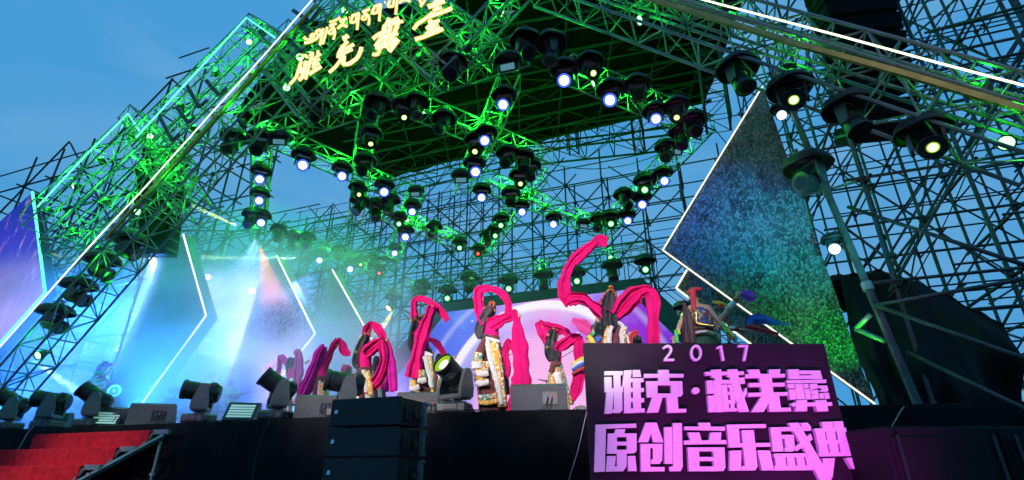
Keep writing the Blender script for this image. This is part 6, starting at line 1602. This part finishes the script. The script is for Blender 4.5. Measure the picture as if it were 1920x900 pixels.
# --- G and the others further upstage: simpler dancers veiled by distance and smoke
def far_dancer(T, label, x, ytop, h, m, sleeves, facing=20, seed=0):
    """x, top of head and height in crop pixels"""
    u = h / 7.5
    b = person(T, label, (x, ytop + h), GD)
    J = joints(T, dict(head=(x, ytop + 0.55 * u), neck=(x, ytop + 1.15 * u), shL=(x - 0.8 * u, ytop + 1.55 * u), shR=(x + 0.8 * u, ytop + 1.55 * u), elL=(x - 1.2 * u, ytop + 0.9 * u), wrL=(x - 1.3 * u, ytop - 0.2 * u), elR=(x + 1.6 * u, ytop + 1.0 * u), wrR=(x + 2.3 * u, ytop + 0.6 * u), hip=(x, ytop + 3.7 * u)))
    body('body', b, J, face=BACK(facing), vox=0.016)
    garment(T, 'blouse', [(x, ytop + 1.1 * u, 0.4 * u), (x, ytop + 1.5 * u, 0.9 * u), (x, ytop + 2.6 * u, 0.85 * u), (x, ytop + 3.3 * u, 0.75 * u)], m, b, 0.62, 0, 0.03)
    garment(T, 'robe', [(x, ytop + 3.2 * u, 0.8 * u), (x, ytop + 4.5 * u, 1.2 * u), (x, ytop + 7.45 * u, 1.5 * u)], 'maroon', b, 0.62, 8, 0.06)
    band(T, 'fur_trim', [(x - 0.2 * u, ytop + 3.4 * u, 0.3 * u), (x + 0.2 * u, ytop + 5 * u, 0.35 * u), (x + 0.5 * u, ytop + 7.3 * u, 0.35 * u)], 'fur', b, 0.22, 0.03, 0.28)
    sleeve(T, 'hair', [(x, ytop - 0.02 * u, 0.4 * u), (x - 0.2 * u, ytop + 0.6 * u, 0.6 * u), (x - 0.4 * u, ytop + 1.6 * u, 0.5 * u), (x - 0.5 * u, ytop + 2.5 * u, 0.3 * u)], 'hair', b, 0.45, 0.10, seed=seed)
    for i, s_ in enumerate(sleeves): sleeve(T, 'sleeve', s_, m, b, 0.3, 0.03, seed=seed + i)
    return b
T = PX(500, 520, 3.2134, 9.7)
far_dancer(T, 'violet lit dancer behind the lime light, a sleeve raised straight up', 152, 488, 285, 'magenta', [[(168, 470, 14), (190, 455, 22), (192, 530, 26), (182, 610, 28), (168, 720, 24)], [(140, 555, 20), (108, 505, 18), (84, 474, 14)], [(80, 470, 12), (76, 540, 14), (60, 610, 14)]], 20, 31)
T = PX(500, 520, 3.2134, 11.2)
far_dancer(T, 'hazy pink dancer furthest left among the sleeve dancers', 62, 520, 230, 'pink_far', [[(70, 560, 12), (40, 530, 14), (8, 560, 16), (-20, 590, 10)], [(66, 560, 12), (60, 520, 12), (52, 500, 10)]], 10, 36)
T = PX(740, 540, 3.75, 11.5)
far_dancer(T, 'dancer upstage behind the lit centre light, sleeve waving by the video wall', 318, 470, 300, 'pink', [[(330, 560, 20), (300, 580, 26), (262, 590, 24)], [(330, 545, 18), (350, 500, 22), (330, 440, 20), (285, 385, 20), (240, 365, 14)]], 0, 41)
far_dancer(T, 'dancer upstage half hidden by the tall central dancer', 745, 420, 330, 'pink', [[(760, 500, 20), (790, 400, 24), (800, 380, 22), (815, 440, 18)], [(800, 400, 16), (786, 480, 18), (800, 570, 18), (790, 640, 10)]], 0, 45)
T = PX(980, 430, 2.5714, 11.0)
far_dancer(T, 'dancer upstage whose broad sleeve shows left of the board dancer', 356, 465, 250, 'pink_far', [[(360, 520, 18), (320, 490, 26), (280, 460, 26), (240, 440, 14)]], 0, 51)
T = PX(980, 430, 2.5714, 9.6)
far_dancer(T, 'red clad performer mostly hidden behind the title board', 560, 520, 250, 'red', [[(530, 560, 16), (540, 520, 24), (560, 510, 20)]], 0, 55)
T = PX(500, 520, 3.2134, 10.6)
far_dancer(T, 'dancer behind the looping sleeves, wearing a violet sleeve', 668, 480, 260, 'magenta', [[(690, 540, 16), (730, 520, 20), (745, 600, 24), (715, 690, 18)], [(640, 540, 16), (600, 560, 20), (560, 590, 18)]], 0, 59)
far_dancer(T, 'dancer crouching left of the looping sleeves, pink sleeve billowing', 498, 545, 200, 'pink', [[(500, 570, 18), (480, 560, 28), (455, 590, 18)]], 0, 63)

# --- H: performer with bare arms above the title board
T = PX(1230, 500, 5.0, 7.75)
b = person(T, 'bare armed performer in a red head wrap and embroidered vest above the title board', (440, 1000), 'performers by the title board')
J = joints(T, dict(head=(358, 275), neck=(372, 350), shL=(300, 408), shR=(490, 392), elL=(225, 540, 0.02), wrL=(195, 660, 0.10), elR=(590, 520, 0.05), wrR=(690, 640, 0.12), hip=(450, 680)))
body('body', b, J, face=BACK(10), vox=0.010, ts=0.85, hd=0.9, lm=0.9, pull=0.0)
garment(T, 'vest', [(385, 392, 60), (400, 430, 96), (425, 500, 104), (440, 590, 98)], 'vest', b, 0.85, 0, 0.03)
band(T, 'gold_border', [(380, 440, 10), (382, 500, 10), (385, 555, 12), (450, 570, 12), (560, 585, 10)], 'gold', b, 0.175, 0.015)
garment(T, 'belt', [(440, 590, 100), (450, 650, 106)], 'maroon', b, 0.64)
band(T, 'belt_sash', [(375, 650, 12), (470, 638, 12), (560, 660, 12)], 'white_cloth', b, 0.20, 0.02)
band(T, 'belt_sash', [(480, 640, 8), (530, 648, 8), (580, 668, 8)], 'green_cloth', b, 0.215, 0.02)
garment(T, 'trousers', [(450, 645, 106), (460, 720, 120), (460, 900, 126), (455, 1080, 120)], 'green_dark', b, 0.62, 7, 0.05)
sleeve(T, 'head_wrap', [(352, 200, 30), (350, 235, 56), (362, 275, 54), (366, 300, 46)], 'navy', b, 0.85, 0.012, seed=70)
sleeve(T, 'wrap_brim', [(300, 270, 18), (360, 232, 20), (430, 232, 14)], 'red', b, 0.6, 0.10, seed=71)
sleeve(T, 'wrap_tail', [(355, 245, 22), (350, 300, 24), (356, 370, 24), (362, 440, 16)], 'red', b, 0.35, 0.14, seed=72)
sleeve(T, 'dark_braid_bag', [(262, 365, 14), (282, 420, 26), (300, 520, 48), (305, 640, 56), (305, 740, 58)], 'maroon_dark', b, 0.5, 0.13, seed=73)
for pts, m_ in (([(185, 620, 14), (195, 680, 18), (200, 740, 20)], 'green_cloth'), ([(215, 610, 10), (225, 660, 12)], 'yellow_cloth'), ([(620, 560, 22), (650, 600, 24), (668, 650, 16)], 'green_cloth'), ([(600, 600, 8), (640, 565, 8)], 'red'), ([(675, 610, 14), (705, 650, 16), (735, 690, 12)], 'yellow_cloth')):
    band(T, 'arm_ribbon', pts, m_, b, 0.16, 0.02)
# --- K: partner bending behind, arms out with kerchiefs
T = PX(1230, 500, 5.0, 8.5)
b = person(T, 'performer bending behind the red wrapped one, waving purple and blue scarves', (560, 1000), 'performers by the title board')
J = joints(T, dict(head=(470, 470), neck=(505, 520), shL=(520, 560), shR=(600, 545), elL=(735, 588, 0.02), wrL=(850, 602, 0.02), elR=(705, 372, 0), wrR=(762, 268, 0), hip=(520, 720)))
J['elR'] = T.P(712, 375, 0); J['shR'] = T.P(590, 500, 0)
body('body', b, J, face=BACK(40), vox=0.010, ts=0.85, hd=0.9, lm=0.9, pull=0.0)
garment(T, 'tunic', [(505, 530, 40), (510, 580, 84), (515, 700, 92), (520, 800, 100)], 'vest', b, 0.85, 0, 0.03)
garment(T, 'trousers', [(520, 760, 100), (540, 1100, 110)], 'green_dark', b, 0.62, 7, 0.05)
sleeve(T, 'hair', [(468, 410, 30), (470, 460, 58), (476, 510, 40)], 'hair', b, 0.8, 0.03, seed=76)
band(T, 'cuff', [(668, 400, 26), (745, 330, 26)], 'white_cloth', b, 0.03, 0.05); band(T, 'cuff_red', [(738, 335, 26), (756, 312, 26)], 'red', b, 0.035, 0.052)
band(T, 'cuff', [(685, 580, 20), (740, 590, 20)], 'white_cloth', b, 0.05, 0.05); band(T, 'cuff_red', [(745, 590, 19), (778, 596, 19)], 'red', b, 0.055, 0.05)
sleeve(T, 'green_ribbon', [(722, 175, 12), (752, 205, 18), (800, 222, 10)], 'green_cloth', b, 0.3, 0.03, seed=77)
sleeve(T, 'purple_kerchief', [(795, 232, 12), (830, 258, 40), (880, 280, 54), (925, 275, 34), (940, 270, 10)], 'purple_cloth', b, 0.15, 0.03, seed=78, wr=0.12)
sleeve(T, 'yellow_ribbon', [(535, 340, 8), (600, 350, 18), (650, 372, 18), (705, 390, 10)], 'yellow_cloth', b, 0.2, 0.06, seed=79)
sleeve(T, 'red_ribbon', [(575, 400, 10), (605, 378, 16), (640, 385, 10)], 'red', b, 0.2, 0.07, seed=80)
sleeve(T, 'blue_scarf', [(872, 610, 14), (880, 545, 24), (900, 490, 34), (960, 490, 44), (1050, 510, 38), (1140, 532, 22), (1270, 548, 6)], 'blue_cloth', b, 0.16, 0.02, seed=81, wr=0.10)
sleeve(T, 'red_scarf', [(845, 570, 12), (905, 572, 26), (980, 595, 24), (1080, 622, 18), (1150, 640, 16)], 'red', b, 0.16, 0.05, seed=82, wr=0.10)
# --- J: bare arm showing left of the board dancer
T = PX(980, 430, 2.5714, 8.4)
b = person(T, 'performer in blue hidden behind the board dancer, one bare arm lowered', (392, 700), 'performers by the title board')
J = joints(T, dict(head=(408, 372), neck=(402, 412), shL=(366, 432), shR=(430, 434), elL=(348, 480, 0.05), wrL=(330, 522, 0.08), elR=(440, 500), wrR=(445, 560), hip=(398, 545)))
body('body', b, J, face=BACK(0), vox=0.012, ts=0.85, hd=0.9, lm=0.9, pull=0.0)
garment(T, 'tunic', [(402, 420, 24), (400, 440, 34), (396, 500, 36), (396, 560, 40), (396, 760, 52)], 'vest', b, 0.85, 5, 0.04)
sleeve(T, 'hair', [(408, 345, 14), (406, 372, 26), (404, 400, 20)], 'hair', b, 0.8, 0.02, seed=84)
for pts, m_ in (([(318, 520, 10), (334, 545, 14), (345, 570, 12)], 'yellow_cloth'), ([(330, 508, 10), (345, 516, 10)], 'green_cloth'), ([(352, 530, 12), (372, 545, 14)], 'blue_cloth')): band(T, 'arm_ribbon', pts, m_, b, 0.12, 0.02)

# --- I: drummer at left
T = PX(150, 660, 7.5, 9.2)
b = person(T, 'drummer at left above the stairs with a round drum and raised arm', (235, 1000), None)
J = joints(T, dict(head=(338, 222), neck=(300, 285), shL=(220, 335, 0.05), shR=(335, 325, 0), elL=(330, 370, 0.15), wrL=(400, 425, 0.12), elR=(405, 285, 0.03), wrR=(470, 215, 0.05), hip=(225, 560)))
body('body', b, J, face=BACK(95), vox=0.010, ts=0.85, hd=0.9, lm=0.9, pull=0.0)
garment(T, 'white_top', [(285, 340, 70), (262, 390, 96), (245, 450, 100), (225, 520, 96)], 'white_cloth', b, 0.85, 0, 0.05)
for q_, (y_, x_) in enumerate(((370, 268), (430, 248), (495, 235))): band(T, 'cloth_stripe', [(x_ - 90, y_ + 20, 9), (x_, y_ + 4, 11), (x_ + 88, y_ - 14, 9)], ['pink_far', 'green_cloth', 'gold_cloth'][q_], b, 0.21, 0.02)
band(T, 'collar', [(200, 310, 20), (260, 298, 24), (325, 290, 16)], 'green_cloth', b, 0.14, 0.05)
garment(T, 'skirt', [(225, 510, 98), (215, 600, 110), (215, 760, 130), (220, 1000, 140)], 'blue_cloth', b, 0.62, 8, 0.05)
band(T, 'skirt_fold', [(190, 540, 30), (170, 640, 34), (160, 800, 36)], 'white_cloth', b, 0.25, 0.03)
sleeve(T, 'hair', [(352, 140, 30), (352, 180, 52), (335, 210, 44)], 'hair', b, 0.8, 0.02, seed=85)
sleeve(T, 'head_scarf', [(300, 175, 26), (290, 215, 40), (262, 255, 34), (235, 290, 14)], 'purple_cloth', b, 0.6, 0.06, seed=86)
sleeve(T, 'arm_scarf', [(350, 190, 18), (420, 185, 24), (490, 190, 16)], 'purple_cloth', b, 0.5, 0.08, seed=87)
band(T, 'arm_band', [(425, 250, 18), (445, 228, 18)], 'red', b, 0.06, 0.05)
dr = thing('hand_drum', 'round hand drum with white rim held by the drummer', 'drum', tuple(T.P(460, 555, 0.15)))
c = T.P(460, 555, 0.15); ax = ((C0 - c).normalized() + RT * 0.75 - UP * 0.1).normalized(); Q = Matrix.Translation(c) @ ax.to_track_quat('Z', 'Y').to_matrix().to_4x4()
rr = 78 * T.m(c)
mb = MB(); mb.lathe([(rr * 0.93, -0.10), (rr, -0.08), (rr * 1.03, 0), (rr, 0.045), (rr * 0.95, 0.05)], 28, Q); mb.build('shell', M['wood'], dr, smooth=False)
mb = MB(); mb.disc(Q @ Vector((0, 0, 0.052)), rr * 0.95, ax, 28); mb.build('skin', M['blue_drum'], dr)
mb = MB(); n = 28
mb.rings([[Q @ Vector(((rr * 0.93 + 0.028 * math.cos(t)) * math.cos(2 * math.pi * i / n), (rr * 0.93 + 0.028 * math.cos(t)) * math.sin(2 * math.pi * i / n), 0.058 + 0.022 * math.sin(t))) for t in [2 * math.pi * k / 8 for k in range(8)]] for i in range(n)], closed=True); mb.build('rim', M['fur'], dr)
mb = MB(); mb.disc(Q @ Vector((0, 0, 0.056)), rr * 0.30, ax, 20); mb.build('emblem', M['gold_cloth'], dr)

# --- band in the smoke
def bandsman(px, py, Y, h, label, m, hat=False, inst=None, facing=200):
    T = PX(0, 0, 1.0, Y); u = h / 7.5; x, yt = px, py
    b = person(T, label, (x, yt + h), 'band playing in the smoke')
    J = joints(T, dict(head=(x, yt + 0.55 * u), neck=(x, yt + 1.15 * u), shL=(x - 0.85 * u, yt + 1.55 * u), shR=(x + 0.85 * u, yt + 1.55 * u), elL=(x - 1.15 * u, yt + 2.6 * u, 0.05), wrL=(x - 0.5 * u, yt + 3.0 * u, 0.25), elR=(x + 1.2 * u, yt + 2.5 * u, 0.05), wrR=(x + 0.7 * u, yt + 2.9 * u, 0.28), hip=(x, yt + 3.7 * u)))
    body('body', b, J, face=BACK(facing), vox=0.013, ts=0.85, hd=0.9, lm=0.9, pull=0.0)
    garment(T, 'jacket', [(x, yt + 1.15 * u, 0.45 * u), (x, yt + 1.5 * u, 0.98 * u), (x, yt + 2.8 * u, 0.85 * u), (x, yt + 4.1 * u, 0.95 * u)], m, b, 0.62, 0, 0.03)
    garment(T, 'trousers', [(x, yt + 3.9 * u, 0.9 * u), (x, yt + 5.5 * u, 0.8 * u), (x, yt + 7.3 * u, 0.75 * u)], 'navy', b, 0.6, 4, 0.05)
    for k in (-1, 1): sleeve(T, 'sleeve', [(x + k * 0.8 * u, yt + 1.6 * u, 0.36 * u, 0.0), (x + k * 1.18 * u, yt + 2.55 * u, 0.32 * u, 0.05), (x + k * 0.75 * u, yt + 2.9 * u, 0.26 * u, 0.2)], m, b, 0.9)
    sleeve(T, 'hat' if hat else 'hair', [(x, yt - 0.05 * u, 0.35 * u), (x, yt + 0.25 * u, 0.55 * u), (x, yt + 0.45 * u, 0.5 * u)], 'blue_cloth' if hat else 'hair', b, 0.9, -0.01)
    if inst:
        c = T.P(x + 0.3 * u, yt + 3.1 * u, 0.34)
        t = thing('guitar', inst, 'guitar', tuple(c), 'guitars of the band'); s_ = u * T.m(c)
        pl = []
        for i in range(24):
            a = 2 * math.pi * i / 24; r_ = (0.62 + 0.14 * math.cos(2 * a)) * s_; pl.append(c + RT * r_ * 1.3 * math.cos(a) + UP * r_ * 0.85 * math.sin(a))
        mb = MB(); mb.prism(pl, FH * 0.08); mb.build('body', M['wood'], t)
        mb = MB(); mb.box(c + RT * s_ * 1.9 + UP * s_ * 0.5 - FH * 0.01, (s_ * 2.6, 0.03, 0.05), Matrix.Rotation(-R(15), 3, 'Y') if False else Euler((0, -R(14), YAW)).to_matrix()); mb.build('neck', M['wood'], t)
    return b
bandsman(322, 694, 12.2, 96, 'hazy band player left of the title backboard', 'white_cloth', False, 'guitar held by the left hazy band player', 190)
bandsman(398, 700, 12.6, 92, 'hazy band player in a blue hat before the backboard', 'gold_cloth', True, None, 200)
bandsman(433, 712, 12.3, 82, 'hazy band player right of the backboard lettering', 'green_cloth', False, 'guitar held by the right hazy band player', 170)
# mic stands and drum kit hints behind the dancer by the board
def mic_stand(px, Y, lab, hgt=1.5, boom=0.5):
    p = PY(px, 760, Y); p.z = ZS; t = thing('microphone_stand', lab, 'microphone stand', tuple(p), 'microphone stands')
    mb = MB()
    for k in range(3):
        a = 2 * math.pi * k / 3; mb.tube(p + Vector((0, 0, 0.12)), p + Vector((0.3 * math.cos(a), 0.3 * math.sin(a), 0.01)), 0.010, 6)
    mb.tube(p, p + UP * hgt, 0.012, 6); mb.build('stand', M['black'], t)
    mb = MB(); mb.tube(p + UP * (hgt - 0.1) - RT * 0.15, p + UP * (hgt + 0.25) + RT * boom, 0.009, 6); mb.build('boom', M['black'], t)
    mb = MB(); q = p + UP * (hgt + 0.25) + RT * boom; mb.tube(q, q + (RT * 0.9 - UP * 0.3) * 0.16, 0.02, 8, cap=True); mb.ball(q + (RT * 0.9 - UP * 0.3) * 0.18, 0.032); mb.build('microphone', M['grey_plastic'], t)
mic_stand(1052, 13.0, 'boom microphone stand before the white glow of the video wall', 1.9, 0.45)
mic_stand(978, 9.5, 'short microphone stand behind the grey wedge monitor', 0.55, -0.02)
dk = thing('drum_kit', 'drum kit half hidden behind the left edge of the title board', 'drum kit', (-2.2, 12, ZS))
c = PY(1092, 745, 12.0); c.z = ZS
mb = MB(); mb.lathe([(0.28, -0.2), (0.29, -0.2), (0.29, 0.2), (0.28, 0.2)], 24, Matrix.Translation(c + Vector((0, 0, 0.3))) @ Matrix.Rotation(R(90), 4, 'X')); mb.build('bass_drum', M['black'], dk)
for dx, z, r_ in ((-0.35, 0.75, 0.15), (0.3, 0.78, 0.16), (-0.6, 0.55, 0.2)):
    mb = MB(); mb.lathe([(r_, -0.12), (r_ * 1.02, -0.1), (r_ * 1.02, 0.1), (r_, 0.12)], 20, Matrix.Translation(c + RT * dx + UP * z)); mb.tube(c + RT * dx + UP * (z - 0.1), c + RT * dx, 0.012, 6); mb.build('tom', M['black'], dk)
for dx, z in ((-0.8, 1.15), (0.65, 1.2)):
    mb = MB(); mb.lathe([(0.22, -0.01), (0.05, 0.012), (0.01, 0.02)], 20, Matrix.Translation(c + RT * dx + UP * z) @ Matrix.Rotation(R(12), 4, 'Y')); mb.tube(c + RT * dx, c + RT * dx + UP * z, 0.012, 6); mb.build('cymbal', M['gold'], dk)
# ------------------------------------------------------------------ stage smoke
def smoke_mat(name, dens, col, nscale, lo, hi, seed):
    m = bpy.data.materials.new(name); m.use_nodes = True
    n, l = m.node_tree.nodes, m.node_tree.links; n.clear()
    o = n.new('ShaderNodeOutputMaterial'); v = n.new('ShaderNodeVolumePrincipled')
    v.inputs['Color'].default_value = (*col, 1); v.inputs['Anisotropy'].default_value = 0.15
    t = n.new('ShaderNodeTexCoord'); z = n.new('ShaderNodeTexNoise'); z.inputs['Scale'].default_value = nscale; z.inputs['Detail'].default_value = 3
    mp = n.new('ShaderNodeMapping'); mp.inputs['Location'].default_value = (seed, seed * 0.7, 0); l.new(t.outputs['Object'], mp.inputs[0]); l.new(mp.outputs[0], z.inputs['Vector'])
    r = n.new('ShaderNodeMapRange'); r.inputs[1].default_value = lo; r.inputs[2].default_value = hi; r.interpolation_type = 'SMOOTHSTEP'; l.new(z.outputs['Fac'], r.inputs[0])
    # object space runs -1..1 : fade to nothing at the cloud's border
    le = n.new('ShaderNodeVectorMath'); le.operation = 'LENGTH'; l.new(t.outputs['Object'], le.inputs[0])
    f = n.new('ShaderNodeMapRange'); f.inputs[1].default_value = 1.0; f.inputs[2].default_value = 0.35; f.interpolation_type = 'SMOOTHSTEP'; l.new(le.outputs['Value'], f.inputs[0])
    a = n.new('ShaderNodeMath'); a.operation = 'MULTIPLY'; l.new(r.outputs[0], a.inputs[0]); l.new(f.outputs[0], a.inputs[1])
    b = n.new('ShaderNodeMath'); b.operation = 'MULTIPLY'; b.inputs[1].default_value = dens; l.new(a.outputs[0], b.inputs[0])
    l.new(b.outputs[0], v.inputs['Density']); l.new(v.outputs[0], o.inputs['Volume'])
    return m
def cloud(c, size, m, lab):
    mb = MB(); mb.ball((0, 0, 0), 1.0, 24, 14)
    o = mb.build('smoke', m); o.location = c; o.scale = size; o.rotation_euler = (0, 0, R(8))
    tag(o, lab, 'smoke', None, 'stuff')
cloud((-12.6, 11.8, 4.6), (7.3, 3.8, 4.3), smoke_mat('stage smoke', 0.60, (0.82, 0.88, 1.0), 2.0, 0.34, 0.68, 2), 'pale blue stage smoke drifting before the left glitter panels')
cloud((-16.8, 9.4, 4.2), (6.5, 3.0, 3.8), smoke_mat('thin stage smoke', 0.34, (0.72, 0.84, 1.0), 1.6, 0.28, 0.7, 9), 'thin blue smoke at far left above the drummer')
cloud((-6.5, 15.0, 5.0), (7.5, 3.2, 4.2), smoke_mat('faint upstage smoke', 0.03, (0.9, 0.85, 1.0), 1.6, 0.3, 0.7, 15), 'faint violet smoke upstage before the video wall')
for loc, tgt, c, pw, an in (((-9.5, 9.6, 2.2), (-12.0, 12.5, 6.5), (0.42, 0.22, 1.0), 1900, 70), ((-12.5, 8.6, 2.2), (-15.0, 11.0, 6.0), (0.04, 0.36, 1.0), 1300, 80), ((-11.0, 12.6, 2.2), (-12.8, 13.4, 5.0), (0.03, 0.9, 0.75), 900, 60),
                            ((-7.0, 11.5, 2.2), (-9.5, 13.5, 5.5), (0.8, 0.25, 0.9), 1200, 70), ((-17.0, 8.2, 2.2), (-17.5, 10.0, 5.0), (0.02, 0.20, 1.0), 2200, 90)):
    spot('smoke_tint_spot', loc, tgt, c, pw, an, 0.9, 0.15)  # unseen coloured spots added to tint the smoke from below
cloud(PY(350, 465, 12.4), (7.5, 2.6, 1.9), smoke_mat('thin hanging haze', 0.26, (0.9, 0.95, 1.0), 1.2, 0.25, 0.7, 4), 'thin haze hanging at the upper left where the beams cross')
cloud(PY(708, 620, 17.0), (1.5, 1.2, 1.5), smoke_mat('small haze puff', 0.25, (0.9, 0.95, 1.0), 1.2, 0.2, 0.7, 7), 'small haze puff in the amber beam beside the video wall')
# narrow beams of the lit heads, crossing the smoke
for (x, y, Y, tx, ty, tY, c, pw, an) in [(455, 428, 12.6, 330, 372, 11.2, (0.75, 1.0, 0.25), 50000, 5), (560, 484, 13.4, 180, 486, 11.2, (0.65, 1.0, 0.45), 130000, 4), (488, 462, 13.2, 505, 530, 12.6, (1.0, 0.12, 0.05), 6000, 16),
                                         (740, 580, 17.6, 690, 650, 16.5, (1.0, 0.8, 0.15), 9000, 14), (60, 675, 7.6, 140, 730, 9.4, (0.6, 1.0, 0.5), 22000, 5)]:
    a, b = PY(x, y, Y), PY(tx, ty, tY); spot('beam', a, b, c, pw, an, 0.2, 0.03)
cloud(PY(530, 700, 9.0), (2.6, 0.9, 1.5), smoke_mat('low stage smoke', 0.30, (0.85, 0.9, 1.0), 1.8, 0.3, 0.7, 12), 'low smoke drifting over the leftmost dancers')
# cables slung through the rig and the scaffolds
def sag(pa, pb, drop, lab, r=0.012, m='cable_black'):
    a, b = Vector(pa), Vector(pb)
    pts = [tuple(a.lerp(b, k / 12) - UP * drop * 4 * (k / 12) * (1 - k / 12)) for k in range(13)]
    mb = MB(); mb.path([Vector(p) for p in pts], r, 5)
    solo(mb, 'slung_cable', M[m], lab, 'cable', pts[0], 'cables slung in the rig', True)
sag(PZ(1010, 300, 9.3), PZ(1320, 240, 9.3), 0.7, 'black cable slung from the centre truss to the right rig corner')
sag(PZ(1005, 310, 9.25), PZ(1130, 430, 9.25), 0.5, 'black cable slung beside the middle slanting truss')
sag(PZ(745, 355, 9.3), PZ(905, 335, 9.3), 0.6, 'black cable slung across the open middle of the rig')
sag(PY(1240, 340, 20.8), PY(1000, 395, 20.8), 0.5, 'black cable slung along the back scaffold right of centre', 0.018)
sag(PY(1760, 50, 8.6), PY(1700, 560, 8.6), 0.2, 'black cable hanging down the right scaffold', 0.012)
sag(PY(1335, 235, 10.4), PY(1440, 300, 9.6), 0.35, 'black cable from the roof leg to the big glitter panel')
sag(PY(1880, 120, 8.2), PY(1660, 600, 9.2), 0.3, 'thin black cable crossing the right scaffold pipes', 0.009)
sag(PZ(492, 262, 9.3), PZ(500, 440, 9.3), 0.5, 'black cable slung along the left outer truss')
